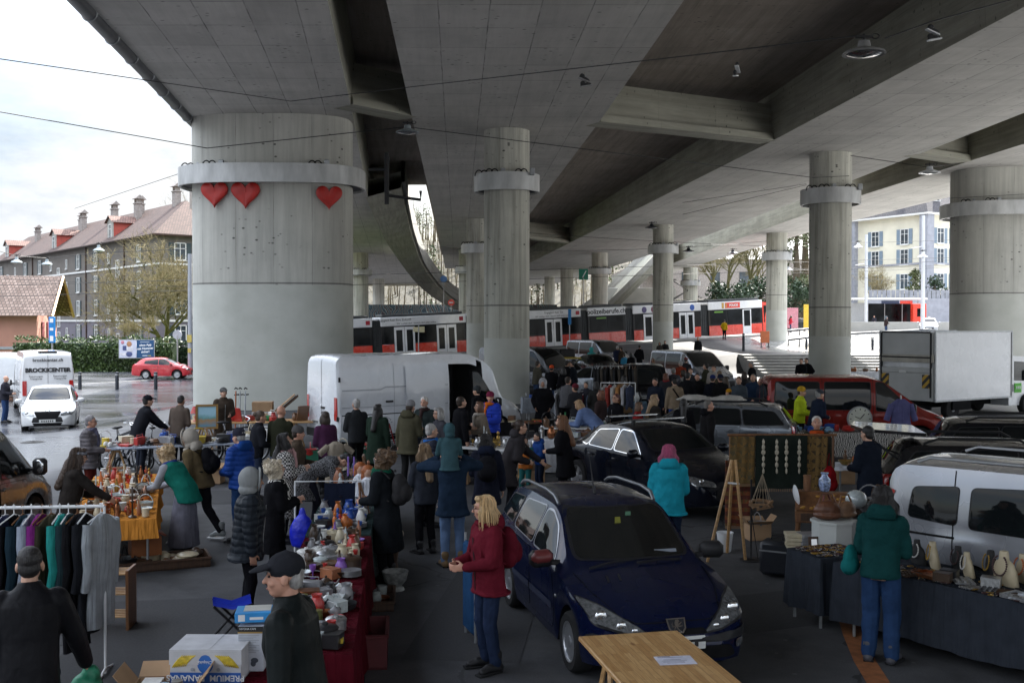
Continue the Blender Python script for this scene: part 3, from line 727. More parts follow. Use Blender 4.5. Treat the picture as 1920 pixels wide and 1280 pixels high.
def bare_tree(label,base,h,seed,spread=.6,levels=5,kids=4,trunks=1,bark=BARKG,r0=.2,group=None,twig=TWIG,name='bare_tree',maxn=5000,tw=.008):
 r=random.Random(seed);root=thing(name,label,'tree',base,0,group);tr=MB();cr=MB();cnt=[0]
 def grow(p,d,ln,rad,lv):
  cnt[0]+=1
  if cnt[0]>maxn:return
  pts=[p];q=p.copy();dd=d.copy();n=3 if lv>1 else 2
  for i in range(n):
   dd=(dd+Vector((r.gauss(0,.13),r.gauss(0,.13),r.gauss(.06,.1)))).normalized();q=q+dd*ln/n;pts.append(q.copy())
  mb=tr if lv>=levels-1 else cr
  mb.m=0 if lv>=2 else 1
  mb.tube(pts,[rad*(1-.45*i/n)for i in range(n+1)],6 if lv>=levels-1 else 3,cap=False)
  if lv<=0:return
  k=kids+(1 if r.random()<.4 else 0)
  for j in range(k):
   t=r.uniform(.35,1);i=min(int(t*n),n-1);pp=pts[i].lerp(pts[i+1],t*n-i)
   a=r.random()*6.283;ax=dd.orthogonal().normalized();ax.rotate(Matrix.Rotation(a,3,dd));nd=(dd*r.uniform(.5,1)+ax*r.uniform(.4,1)*spread*1.5+Vector((0,0,.12))).normalized()
   grow(pp,nd,ln*r.uniform(.5,.78),max(rad*.5,tw),lv-1)
 for t in range(trunks):
  a=t*2.4+seed;grow(Vector((math.cos(a)*.6*(trunks>1),math.sin(a)*.5*(trunks>1),0)),Vector((math.cos(a)*.25*(trunks>1),math.sin(a)*.2,1)).normalized(),h*.42,r0,levels)
 tr.build('trunk',[bark,bark],root,smooth=60,recalc=False);cr.build('crown',[bark,twig],root,recalc=False)
 return root
bare_tree('bare mossy tree with two trunks in front of the grey-brown apartment house',D(306,650,100)+Vector((0,0,-1)),13.2,5,.85,5,5,2,r0=.24,maxn=15000,tw=.013)
bare_tree('bare brown bush above the clipped hedge, below the mossy tree',D(262,652,90),3.4,11,.8,4,5,3,TWIG,.05,name='bare_bush')
bare_tree('bare grey tree showing over the hipped roof beside the heart pillar',D(372,560,175),23,3,.5,5,4,1,BARK,.3)
root=thing('billboard','roadside poster board with a photo half and a dark blue text half, on the hedge','billboard',D(256.5,671,80.3))
mb=MB();mb.box((-.66,0,.68),(1.28,.06,1.34));mb.m=1;mb.box((.66,0,.68),(1.3,.06,1.34));mb.build('panel',[mat('poster_pale',(.55,.57,.68),.5,0,.1,2),mat('poster_blue',(.01,.065,.17),.5,0,.1,2)],root)
mb=MB();mb.box((0,.02,1.37),(2.7,.1,.05));mb.box((0,.02,0),(2.7,.1,.05))
for x in(-1.33,1.33):mb.box((x,.02,.68),(.05,.1,1.31))
mb.build('frame',STEEL,root)
mb=MB();mb.box((-1.0,-.035,.3),(.5,.02,.2));mb.ell((-.52,-.04,.72),(.26,.02,.3));mb.build('poster_figure',mat('poster_shirt',(.62,.62,.66),.6),root)
mb=MB();mb.ell((-.55,-.05,1.05),(.19,.02,.22));mb.build('poster_face',mat('poster_skin',(.4,.2,.1),.6),root)
mb=MB();mb.ell((-.56,-.045,.3),(.24,.02,.2));mb.box((-.9,-.04,.75),(.28,.02,.34));mb.build('poster_trousers',mat('poster_navy',(.06,.08,.2),.6),root)
mb=MB();mb.ell((-1.05,-.04,1.18),(.13,.02,.13));mb.build('poster_badge',mat('poster_pink',(.5,.2,.25),.6),root)
for t,z,s in(('ohne App',.98,.23),('mit Nummer',.72,.23),('sicher!',.47,.23)):lettering(t,s,WHITEINK,root,(.66,-.035,z),(1,0,.06),(0,0,1),bold=.008)
mb=MB();mb.box((.62,-.035,.18),(.36,.01,.05));mb.box((.62,-.035,1.2),(.7,.01,.03));mb.build('small_print',WHITEINK,root);mb=MB();mb.box((.95,-.035,.18),(.24,.01,.06));mb.build('logo',mat('poster_yellow',(.5,.42,.12),.6),root)
BLUE=mat('sign_blue',(.01,.19,.5),.4,0,.1,3)
root=thing('parking_sign','tall narrow blue and white sign board beside the salmon house','sign',D(98,672,80))
mb=MB();mb.cyl((0,0,-.6),(0,0,1.4),.06);mb.build('pole',STEEL,root);mb=MB();mb.box((0,0,2.15),(.46,.16,1.95),b=.03);mb.build('panel',BLUE,root)
mb=MB()
for z,h in((2.85,.3),(2.2,.2),(1.5,.4)):mb.box((0,-.09,z),(.26,.02,h))
mb.build('sign_field',WHITEINK,root)
root=thing('catenary_pole','pale tapered steel pole beside the heart pillar, in front of the bare tree','pole',D(357,690,72));mb=MB();mb.cyl((0,0,-.4),(0,0,7.7),.17,.13,16);mb.build('shaft',mat('pole_pale',(.34,.36,.4),.5,.2,.1,3),root,smooth=40)
mb=MB();mb.box((0,-.18,2.0),(.3,.05,.5));mb.box((0,-.18,1.2),(.22,.05,.3));mb.build('notice',mat('notice_yellow',(.5,.4,.1),.5),root)
root=thing('round_sign','grey back of a round traffic sign on a post by the hedge end','sign',D(333,697,76));mb=MB();mb.cyl((0,0,-.4),(0,0,2.6),.05);mb.build('post',STEEL,root);mb=MB();mb.cyl((0,-.03,2.65),(0,.03,2.65),.33,n=28);mb.build('disc',mat('sign_back',(.4,.43,.47),.4,.4),root,smooth=40)
LAMPSH=mat('lamp_shade_metal',(.35,.4,.42),.4,.5,.15,3)
def hang_lamp(label,p,s=1.0,m=None,group='lamps hung on wires'):
 root=thing('street_lamp',label,'street lamp',p,0,group)
 mb=MB();mb.lathe([(.03*s,.32*s),(.1*s,.3*s),(.12*s,.12*s),(.36*s,-.02*s),(.38*s,-.08*s),(.34*s,-.08*s),(.1*s,.06*s)],n=20);mb.build('shade',m or LAMPSH,root,smooth=40)
 mb=MB();mb.lathe([(.01,-.17*s),(.2*s,-.13*s),(.3*s,-.075*s),(.01,-.06*s)],n=16);mb.build('diffuser',LENS,root,smooth=40)
 mb=MB();mb.box((0,0,.42*s),(.3*s,.07*s,.08*s),b=.01);mb.cyl((0,0,.3*s),(0,0,.5*s),.025*s)
 mb.torus((.2*s,0,.44*s),.07*s,.015*s,'Y',12,5);mb.build('bracket',WIREM,root);return root
hang_lamp('bell-shaped street lamp on a wire, leftmost in front of the apartment house',D(31,490,70),.95)
hang_lamp('bell-shaped street lamp on a wire in front of the apartment house windows',D(88,494,74),.95)
hang_lamp('bell-shaped street lamp on a wire below the roof edge of the apartment house',D(185,468,76),1.05)
def wire(label,pts,r=.012,sag=0.0,name='overhead_wire',group='overhead wires',m=None):
 pts=[Vector(p)for p in pts];out=[]
 for a,b in zip(pts,pts[1:]):
  for i in range(9 if sag else 2):
   t=i/(8 if sag else 1);q=a.lerp(b,t);q.z-=sag*4*t*(1-t);out.append(q)
 mb=MB();mb.tube(out,r,5);return tag(mb.build(name,m or WIREM),label,'wire',group)
wire('thin wire running from the sky across the heart deck to the shoes',[D(-40,105,24),D(545,190,36),D(800,160,34),D(1290,105,24),D(1620,66,20.5)],.013)
wire('dark wire from the sky past the heart pillar collar to the round columns',[D(-40,203,30),D(388,278,38.5),D(762,238,39.2),D(1525,333,48),D(1592,330,49)],.016)
wire('pale wire slanting down to the left of the heart pillar',[D(338,325,42),D(140,391,60)],.012)
wire('thin wire between the street lamps in front of the apartment house',[D(-40,460,66),D(31,480,70),D(88,484,74),D(185,474,76),D(352,467,71)],.02)
wire('lower thin wire in front of the apartment house',[D(-40,520,70),D(352,538,71)],.012)
HEART=mat('heart_red',(.42,.018,.012),.45,0,.15,4,.3,6,.02)
for k,(px,py,w,lb)in enumerate(((403,365,1.06,'red heart on the pillar, leftmost and touching its neighbour'),(461,366,1.1,'red heart on the pillar, middle one of the three'),(617,371,1.0,'red heart hung by itself on the right of the pillar'))):
 mb=MB();out=[]
 for i in range(40):
  t=2*math.pi*i/40;x=16*math.sin(t)**3;y=13*math.cos(t)-5*math.cos(2*t)-2*math.cos(3*t)-math.cos(4*t)
  out.append((x/32*w,(y+2)/30*w*.95))
 X=D(px,py,40.9).x+9.5;xi=max(0,abs(X)-w*.45)
 f_=lambda q:1.9*(1-min(.99,q/3.12)**2.7)**(1/2.7)
 b=f_(xi);yaw=math.atan2(f_(xi)-f_(min(3.0,abs(X)+w*.3)),.75*w)*.45*math.copysign(1,X)
 p=D(px,py,42.6-b-.02)
 M=Matrix.Rotation(yaw,4,'Z')@Matrix.Rotation(R(90),4,'X')
 mid=[(x*.8,y*.8)for x,y in out]
 rings=[[M@Vector((x,y,0))for x,y in out],[M@Vector((x,y,.09))for x,y in out],[M@Vector((x*.9,y*.9+.01,.13))for x,y in out],[M@Vector((x*.4,y*.4+.02,.12))for x,y in out],[M@Vector((x*.02,y*.02+.03,.1))for x,y in out]]
 mb.ring(rings);tag(mb.build('heart',HEART,loc=p,smooth=50),lb,'heart decoration','red hearts on the pillar')
hx=np.linspace(-130,130,50);hy=np.linspace(215,520,28);mb=MB();hv=[]
def hill_z(x,y):return-1+sstep(215,400,y)*(34+8*math.sin(x*.03+1)+3*math.sin(x*.11))*(.75+.25*sstep(60,-60,x)if True else 1)+(.8*math.sin(x*.4+y*.3))
for y in hy:
 for x in hx:hv.append((x,y,hill_z(x,y)))
mb.add(hv,[(j*50+i,j*50+i+1,(j+1)*50+i+1,(j+1)*50+i)for j in range(27)for i in range(49)])
tag(mb.build('hill',mat('hill_litter',(.034,.031,.02),.95,0,.4,.12,.4,2,.3),smooth=60,recalc=False),kind='structure')
mb=MB();r=random.Random(4)
for k in range(900):
 x=r.uniform(-110,70);y=r.uniform(225,440);z=hill_z(x,y)-.3;h=r.uniform(9,17);c=Vector((x+r.gauss(0,.6),y,z+h));mb.m=0
 mb.tube([(x,y,z),c],[.22,.05],4,cap=False)
 mb.m=2 if r.random()<.17 else 1
 n=130 if mb.m==2 else 34
 for i in range(n):
  t=r.uniform(.35,1.05);w=(1.0-.55*t)*h*.28 if mb.m==2 else h*.2*(1.15-abs(t-.75))
  p=Vector((x,y,z)).lerp(c,t)+Vector((r.gauss(0,.5)*w,r.gauss(0,.5)*w,0))
  if mb.m==2:leaves(mb,[p],.6,r)
  else:
   e=p+Vector((r.gauss(0,.5),r.gauss(0,.3),r.uniform(.4,1.3)));mb.tube([p,e],[.035,.015],3,cap=False)
tag(mb.build('far_woods',[BARK,TWIG,leaf_mat('woods_green',(.05,.075,.02))],recalc=False),kind='stuff')
def leafy_tree(label,base,h,w,seed,m,n=2600,size=.35,trunk_h=.3,cone=0.0,group=None,name='evergreen_tree'):
 r=random.Random(seed);root=thing(name,label,'tree',base,0,group)
 mb=MB();mb.tube([(0,0,-.5),(.1,0,h*.4),(0,.1,h*.85)],[w*.07,w*.05,.04],7);
 cl=[]
 for i in range(16):
  t=r.uniform(trunk_h,.97);rad=w*.5*((1-t)*1.2 if cone else math.sin(math.pi*min(1,(t-trunk_h+.18)/(1.12-trunk_h))));a=r.random()*6.283;q=r.uniform(.4,1)
  c=Vector((math.cos(a)*rad*q,math.sin(a)*rad*q,h*t));cl.append((c,w*r.uniform(.13,.24)));mb.tube([(0,0,h*t*.8),c],[.06,.02],4,cap=False)
 mb.build('trunk',BARK,root,smooth=60,recalc=False)
 mb=MB();pts=[]
 for _ in range(n):
  c,s=r.choice(cl);d=Vector((r.gauss(0,1),r.gauss(0,1),r.gauss(0,.8))).normalized()*s*r.uniform(.55,1.05);pts.append(c+d)
 leaves(mb,pts,size,r);mb.build('crown',m,root,recalc=False);return root
RG='trees beyond the tram'
for i,(px,Y,hgt,sd)in enumerate(((1338,165,14,21),(1362,160,15,22),(1390,158,16,23),(1404,168,15,24))):
 bare_tree(['bare mossy tree behind the tram roof next to the pantograph column','bare mossy tree rising behind the tram front, with a leaning trunk','tall bare mossy tree behind the tram nose','bare tree close to the column with the orange sign'][i],D(px,575,Y),hgt,sd,.6,5,4,1,BARKG,.32,RG,maxn=2200)
leafy_tree('olive-green conifer left of the column by the red van',D(1492,590,150),17,9,31,LEAF_O,3600,.4,.1,1,RG)
leafy_tree('tall olive-green tree between two columns above the yellow sign',D(1508,590,158),22,10,32,LEAF_O,4200,.42,.15,0,RG)
leafy_tree('dark conifer beside the cream house, just right of the round column',D(1606,585,160),17.5,6,33,LEAF_D,3000,.4,.1,1,RG)
for i,(px,Y,hgt)in enumerate(((1345,150,3.0),(1395,146,3.4),(1425,150,3.8),(1490,146,3.6))):
 leafy_tree(['dark evergreen shrub under the bare trees, leftmost','dark evergreen shrub behind the tram nose','dark evergreen shrub at the column by the tram nose','dark evergreen shrub behind the red poster'][i],D(px,580,Y),hgt,6.5,40+i,LEAF_D,1500,.4,.05,0,'evergreen shrubs beyond the tram','evergreen_shrub')
bare_tree('bare brown shrub tree before the cream house, beside the round column',D(1628,585,135),7.5,51,.7,5,4,2,TWIG,.12,'shrub trees by the cream house',maxn=1800)
bare_tree('bare spreading shrub tree in front of the cream house windows',D(1667,585,132),6.6,52,.85,5,4,3,BARK,.1,'shrub trees by the cream house',maxn=2200)
leafy_tree('small green conifer before the corner of the cream house',D(1716,575,132),4.5,3,53,LEAF_O,900,.3,.05,1)
leafy_tree('dark round shrub before the right face of the cream house',D(1752,570,132),3.2,4,54,LEAF_D,900,.3,.05,0,None,'evergreen_shrub')
root=thing('low_hall','long low pale-roofed building behind the bare trees','building',D(1330,560,185));mb=MB();mb.box((5,3,3.5),(34,6,7));mb.build('wall',CHIM,root);mb=MB();quad_uv(mb,(-12.4,-.6,6.8),(22.4,-.6,6.8),(22.4,5,10.5),(-12.4,5,10.5));mb.build('roof',mat('pale_roof',(.42,.42,.42),.6),root)
for i in range(6):
 mb=MB();mb.box((-9+i*5,-.05,3.4),(1.6,.12,2.4));mb.build('window',PANE,root)
CZ=17.6;CB=3.2;C0=D(1738,402,140);C0.z=0
root=thing('cream_house','cream villa with blue-grey shutters, grey quoins and a dark roof','house',C0)
dl=Vector((-5.5,10,0)).normalized();dr=Vector((10,5.5,0)).normalized();LW,RW=12.4,14.0
def cp(a,b,z):return dl*a+dr*b+Vector((0,0,z))
mb=MB()
for a,b in(((0,0),(LW,0)),((0,0),(0,RW)),((LW,0),(LW,RW)),((0,RW),(LW,RW))):mb.quad(cp(*a,CB),cp(*b,CB),cp(*b,CZ),cp(*a,CZ))
mb.build('wall',FAC_CREAM,root)
mb=MB();ML=Matrix.Rotation(math.atan2(dl.y,dl.x),3,'Z')
for a,b in((0,0),(LW,0),(0,RW)):mb.box(cp(a,b,(CB+CZ)/2),(1.3,1.3,CZ-CB-.02),M=ML)
mb.box(cp(LW/2,-.06,11.0),(LW,.16,.25),M=ML);mb.box(cp(-.06,RW/2,11.0),(.16,RW,.25),M=ML);mb.build('quoin',QUOIN,root)
mb=MB();o=.8
for q in((cp(-o,-o,CZ),cp(LW+o,-o,CZ),cp(LW-2.4,2.4,CZ+3.2),cp(2.4,2.4,CZ+3.2)),(cp(-o,RW+o,CZ),cp(-o,-o,CZ),cp(2.4,2.4,CZ+3.2),cp(2.4,RW-2.4,CZ+3.2)),(cp(LW+o,-o,CZ),cp(LW+o,RW+o,CZ),cp(LW-2.4,RW-2.4,CZ+3.2),cp(LW-2.4,2.4,CZ+3.2)),(cp(2.4,2.4,CZ+3.2),cp(LW-2.4,2.4,CZ+3.2),cp(LW-2.4,RW-2.4,CZ+3.2),cp(2.4,RW-2.4,CZ+3.2))):quad_uv(mb,*q)
roof=mb.build('roof',SLATE,root,recalc=False)
mb=MB();mb.box(cp(LW/2,-o*.5,CZ-.12),(LW+2*o,.9,.22),M=ML);mb.box(cp(-o*.5,RW/2,CZ-.125),(.9,RW+2*o,.2),M=ML);mb.build('cornice',WFRAME,root)
MLf=frame_at((0,0,0),-dl);MRf=frame_at((0,0,0),dr)
for z in(14.7,11.0+1.0,8.7,5.6):
 for s in(3.6,8.6):window(root,MLf,-s,z,1.3,2.0,SHUT_B)
 for s in(2.6,5.6,8.8):window(root,MRf,s,z,1.3,2.0,SHUT_B)
for s,q in((5,0),(3,1),(8,1)):
 Tm=(MLf if not q else MRf);window(roof,Tm@Matrix.Translation((-s if not q else s,-1.0,0)),0,CZ+1.5,1.2,1.6,None,False)
def tram_s(px):return px_on_line(px,TO,TD)
TD=Vector((33.4,15,0)).normalized();tx0=-13.6
TO=Vector((tx0,tram_y(tx0),tram_z(tx0)-.03));slope=.051*TD.x
root=thing('tram','long red, white and black tram climbing behind the market','tram',TO)
root.rotation_euler=(Matrix.Rotation(math.atan2(TD.y,TD.x),3,'Z')@Matrix.Rotation(-math.atan(slope),3,'Y')).to_euler()
T_RED=paint((.72,.045,.02));T_WHITE=paint((.78,.79,.82));T_DARK=mat('tram_dark',(.014,.015,.017),.35,0,.2,2,coat=.15,spec=.2);T_GLASS=mat('tram_glass',(.01,.012,.014),.1,0,.8,.9,spec=.14)
T_GREY=mat('tram_grey',(.06,.065,.07),.5,.2,.2,3)
send=tram_s(1418);TWd=2.35
bounds=[-9,tram_s(694),tram_s(708),tram_s(868),tram_s(884),tram_s(1081),tram_s(1092),tram_s(1164),tram_s(1176),tram_s(1304),tram_s(1316),send]
doors=[(733,771),(812,848),(1013,1044),(1196,1232),(1262,1290)]
ds=[(tram_s(a),tram_s(b))for a,b in doors]
for k in range(0,len(bounds),2):
 a,b=bounds[k],bounds[k+1];last=k==len(bounds)-2;c=(a+b)/2;w=b-a
 mod=MB();mod.box((c,0,1.8),(w,TWd,2.9),b=.06);body=mod.build('car_body',T_DARK,root)
 mb=MB();mb.box((c,0,3.13),(w-.06,TWd+.06,.76),b=.05);mb.build('roof_panel',T_WHITE,body)
 mb=MB();mb.box((c,0,3.62),(w-.5,TWd-.5,.22),b=.05);mb.build('roof_box',T_GREY,body)
 for n_,sg in enumerate((-1,1)):
  cuts=sorted([d for d in ds if d[0]>a-.2 and d[1]<b+.2]);x=a+.08;mb=MB()
  for d in cuts+[(b-.08,None)]:
   if d[0]-x>.15:mb.box(((x+d[0])/2,sg*(TWd/2+.015),.8),(d[0]-x-.04,.05,.95),b=.02)
   x=d[1]if d[1]else x
  mb.build('side_panel',T_RED,body)
  if sg<0:
   x=a+.25
   for d in cuts+[(b-.25,None)]:
    L_=d[0]-x
    if L_>.7:
     q=max(1,round(L_/1.7))
     for i in range(q):
      mb=MB();mb.box((x+(i+.5)*L_/q,-(TWd/2+.012),2.05),(L_/q-.1,.03,1.28),b=.012);mb.build('window',T_GLASS,body)
    x=d[1]if d[1]else x
   for d in cuts:
    dr=MB();m_=(d[0]+d[1])/2
    for q in(-1,1):
     x0,x1=(d[0],m_-.02)if q<0 else(m_+.02,d[1])
     for xx in(x0+.08,x1-.08):dr.box((xx,-(TWd/2+.03),1.5),(.16,.07,2.35))
     dr.box(((x0+x1)/2,-(TWd/2+.028),2.55),(x1-x0-.32,.07,.25));dr.box(((x0+x1)/2,-(TWd/2+.028),.5),(x1-x0-.32,.07,.35))
    do=dr.build('door',T_WHITE,body);mb=MB()
    for x0,x1 in((d[0],m_-.02),(m_+.02,d[1])):mb.box(((x0+x1)/2,-(TWd/2+.005),1.55),(x1-x0-.3,.03,1.8))
    mb.build('pane',T_GLASS,do)
 if not last:
  mb=MB();e=bounds[k+2]
  for i in range(7):mb.box((b+(i+.5)*(e-b)/7,0,1.85),((e-b)/7*.6,TWd-.2-.08*(i%2),2.9))
  mb.box(((b+e)/2,0,1.85),(e-b,TWd-.4,2.85));mb.build('bellows',T_GREY,root)
mb=MB();rings=[]
for x,w,z0,z1 in((0,1.0,.35,3.3),(.6,.97,.35,3.25),(1.2,.88,.4,2.7),(1.7,.72,.45,1.9),(2.05,.55,.5,1.3)):
 hw=TWd/2*w;rings.append([(send+x,-hw,z0),(send+x,hw,z0),(send+x,hw,(z0+z1)/2),(send+x,hw*.96,z1),(send+x,-hw*.96,z1),(send+x,-hw,(z0+z1)/2)])
mb.ring(rings);nose=mb.build('nose',T_RED,root,smooth=50)
mb=MB();mb.add([(send+.15,-TWd/2*.995-.01,1.35),(send+1.5,-TWd/2*.8-.015,1.3),(send+1.15,-TWd/2*.885-.015,2.4),(send+.6,-TWd/2*.965-.01,2.95),(send+.15,-TWd/2*.99-.015,2.95)],[(0,1,2,3,4)]);mb.build('side_window',T_GLASS,nose)
mb=MB();mb.add([(send+1.22,-TWd/2*.84,2.62),(send+1.22,TWd/2*.84,2.62),(send+1.96,TWd/2*.58,1.45),(send+1.96,-TWd/2*.58,1.45)],[(0,1,2,3)])
for i,v_ in enumerate(mb.v):mb.v[i]=(v_[0]+.06,v_[1],v_[2]+.03)
mb.build('windscreen',T_GLASS,nose)
ca,cb=tram_s(1380),tram_s(1396);mb=MB();mb.box(((ca+cb)/2,-(TWd/2+.03),1.5),(cb-ca,.07,2.35),b=.02);do=mb.build('cab_door',T_WHITE,root);mb=MB();mb.box(((ca+cb)/2,-(TWd/2+.07),1.85),(cb-ca-.28,.02,1.5));mb.build('pane',T_GLASS,do)
yv=-(TWd/2+.04)
lettering('polizeiberufe.ch',.62,INK,root,(tram_s(1128),yv,3.13),(1,0,0),(0,0,1),bold=.012)
lettering('POLICE',.3,WHITEINK,root,(tram_s(1362)+.1,yv-.02,3.13),(1,0,0),(0,0,1),bold=.012)
mb=MB();mb.box((tram_s(1362),yv+.01,3.13),(1.7,.03,.52));mb.build('logo_panel',T_RED,root)
mb=MB();mb.box((tram_s(1344),yv,3.13),(.22,.03,.52));mb.box((tram_s(1350),yv,3.13),(.12,.03,.4));mb.build('crest',mat('crest_yellow',(.5,.3,.05),.5),root)
for px,t in((735,'Engagiert fuer Ihre Zukunft'),(1030,'Engagiert fuer Sie')):lettering(t,.26,T_GREY,root,(tram_s(px),yv,3.26),(1,0,0),(0,0,1))
for px in(775,1028):lettering('Wir suchen dich - bewirb dich jetzt online',.2,T_GREY,root,(tram_s(px),yv,2.95),(1,0,0),(0,0,1))
for px in(685,858,1074):
 mb=MB();mb.box((tram_s(px),yv,3.13),(.34,.03,.34));mb.build('logo',mat('logo_red',(.42,.02,.04),.5),root)
for px,cc_ in((1198,(.1,.08,.2)),(1215,(.2,.05,.1)),(1287,(.03,.1,.4))):
 mb=MB();mb.ell((tram_s(px),yv,3.1),(.26,.03,.28));mb.build('emblem',mat('emblem_%d'%px,cc_,.5),root)
for px in(1118,1336):
 mb=MB();mb.box((tram_s(px),yv+.02,2.55),(1.0,.03,.14));mb.build('side_display',mat('display_green',(.12,.3,.03),.4),root)
mb=MB();p0=tram_s(1262);mb.tube([(p0,0,3.75),(p0+1.9,0,4.7),(p0+.1,0,5.75)],.05,6);mb.tube([(p0+.1,-.8,5.75),(p0+.1,.8,5.75)],.05,6);mb.tube([(p0,.5,3.75),(p0+1.9,0,4.7)],.04,6);mb.box((p0+.6,0,3.75),(2.0,1.2,.12));mb.build('pantograph',WIREM,root)
for dz,off in((6.1,0),(6.9,0)):
 a=TO+TD*-30+Vector((0,off,dz-1.2));b=TO+TD*70+Vector((0,off,dz+3.4));wire('contact wire of the tram, %s one'%('lower' if dz<6.5 else 'upper'),[a,b],.02,0,'contact_wire','contact wires over the tram')
for k,(p,q)in enumerate(((D(640,408,90),D(1440,462,95)),(D(660,440,110),D(930,470,110)),(D(1000,470,85),D(1440,452,96)),(D(1470,455,100),D(1960,440,100)),(D(1476,505,100),D(1960,470,100)),(D(1476,512,105),D(1960,487,105)),(D(1476,500,110),D(1720,528,110)))):
 wire(['span wire above the tram left of the middle column','span wire in front of the curved ramp','span wire over the tram front','span wire at the level of the cream house upper windows','span wire at the level of the cream house middle windows','slack span wire before the cream house','sloping span wire towards the lamp pole'][k],[p,q],.018,.25)
mb=MB();pts=[]
for x in np.arange(-12,26,1.0):
 y=tram_y(x)-1.75;z=tram_z(x);pts.append((x,y,z))
for a,b in zip(pts,pts[1:]):
 mb.add([(a[0],a[1]-.0,a[2]-.45),(b[0],b[1],b[2]-.45),(b[0],b[1],b[2]+.12),(a[0],a[1],a[2]+.12),(a[0]-.15,a[1]+.33,a[2]+.12),(b[0]-.15,b[1]+.33,b[2]+.12)],[(0,1,2,3),(3,2,5,4)])
tag(mb.build('kerb',CON_LIGHT,recalc=False),kind='structure')
mb=MB()
n_=8;x0,x1=15.2,27.5
for i in range(n_):
 z1=1.19*(i+1)/n_;y0=63.4+i*.98
 mb.box(((x0+x1)/2,(y0+71.9)/2,z1-.11+.0),(x1-x0-.004*i,71.9-y0,.22+.0));
tag(mb.build('stone_steps',mat('step_concrete',(.27,.27,.265),.6,0,.15,2)),'wide flight of pale stone steps up to the bright plaza','steps')
DKMET=mat('dark_metal',(.03,.035,.045),.45,.4,.15,6)
def bollard(label,p,h=1.0,r_=.09,group='dark bollards'):
 root=thing('bollard',label,'bollard',p,0,group)
 mb=MB();mb.lathe([(r_,-.3),(r_,h-.06),(r_*.9,h-.02),(r_*.4,h)],n=14);mb.build('post',DKMET,root,smooth=40);mb=MB();mb.lathe([(r_*1.04,h-.2),(r_*1.06,h-.19),(r_*1.06,h-.13),(r_*1.04,h-.12)],n=14);mb.build('band',STEEL,root)
for px,py,Y,lb in((150,722,60,'dark bollard beside the white van with lettering'),(219.5,722,60,'dark bollard behind the red car, standing alone on the road edge'),(292,720,60,'dark bollard in front of the red car'),(1512,656,85,'dark bollard on the plaza left of the round column'),(1636,648,84,'dark bollard behind the white truck'),(1394,668,80,'tall dark bollard in front of the tram nose'),(1714,634,95,'dark bollard beside the lamp pole'),(1750,630,100,'dark bollard near the glowing sun glint')):
 p=D(px,py,Y);bollard(lb,(p.x,p.y,gz(p.x,p.y)),1.35 if px==1394 else 1.0,.1)
mb=MB()
for(a,b)in((D(1478,620,100),D(1520,616,100)),(D(1478,637,92),D(1520,632,92)),(D(1595,625,98),D(1740,618,100))):
 mb.tube([a,b],.11,6)
 for t in(0,.5,1):q=a.lerp(b,t);mb.tube([q,q-Vector((0,0,.9))],.05,5)
tag(mb.build('guard_rail',DKMET),'dark horizontal guard rails on the bright plaza','guard rail')
S0=D(1662,610,121);root=thing('tram_shelter','glass tram shelter with a flat white roof below the cream house','shelter',S0)
mb=MB();mb.box((0,0,3.0),(8.4,2.4,.18),b=.03);mb.build('roof',WFRAME,root)
for x in(-3.9,-1.9,.1,2.1,3.9):
 mb=MB();mb.cyl((x,.9,-.6),(x,.9,2.92),.05,n=8);mb.build('post',STEEL,root)
mb=MB();mb.box((1.0,.92,1.4),(5.6,.02,2.2));mb.build('glass_wall',T_GLASS,root)
mb=MB();mb.box((-3.3,.7,1.3),(2.8,.5,2.5),b=.03);mb.build('back_panel',STEEL,root);mb=MB();mb.box((1.9,-.9,2.62),(1.4,.05,.35));mb.build('sign_band',T_RED,root);mb=MB();mb.box((.1,-.9,2.62),(2.0,.05,.35));mb.build('name_band',mat('sign_navy',(.02,.03,.07),.4),root);mb=MB();mb.box((.6,.5,.35),(3,.4,.08));mb.build('bench',STEEL,root)
root=thing('ticket_machine','red ticket machine at the right end of the glass shelter','ticket machine',D(1722,606,119));mb=MB();mb.box((0,0,.9),(1.5,.8,2.6),b=.06);mb.build('housing',T_RED,root);mb=MB();mb.box((.1,-.42,1.2),(.8,.04,.9));mb.build('screen',T_GLASS,root)
root=thing('low_wall','low pale concrete wall below the glass shelter','wall',D(1662,622,112));mb=MB();mb.box((1.5,0,.3),(11.5,.5,1.5),b=.03);mb.build('wall_body',CON_LIGHT,root)
root=thing('garden_wall','grey garden wall with planks in front of the cream house','wall',D(1735,575,128));mb=MB();mb.box((4,0,-.6),(22,.4,3.2));mb.build('wall_body',QUOIN,root);mb=MB()
for i in range(40):mb.box((-6.6+i*.54,-.1,1.5),(.46,.06,1.0))
mb.build('plank_fence',mat('fence_grey',(.24,.25,.28),.8,0,.2,2),root)
POLE=mat('pole_white',(.55,.57,.6),.4,.2,.06,2)
for px,Y,top,lb in((1623.5,112,440,'tall white catenary pole left of the shelter'),(1730,104,404,'tall white lamp pole in front of the cream house corner')):
 b=D(px,612,Y);root=thing('catenary_pole',lb,'pole',(b.x,b.y,gz(b.x,b.y)-.2));zt=D(px,top,Y).z-root.location.z
 mb=MB();mb.cyl((0,0,0),(0,0,zt),.21 if px>1700 else.17,.15,16);mb.build('shaft',POLE,root,smooth=40)
 mb=MB();mb.tube([(0,0,zt-3),(-1.2,-.2,zt-3.2)],.03,5);mb.build('bracket_arm',STEEL,root)
hang_lamp('white disc street lamp on the pole before the cream house',D(1730,480,103),1.25,POLE)
hang_lamp('small white street lamp beside the left pole of the shelter',D(1609,462,110),1.2,POLE)
hang_lamp('white street lamp behind the column with the orange sign',D(1478,505,104),1.2,POLE)
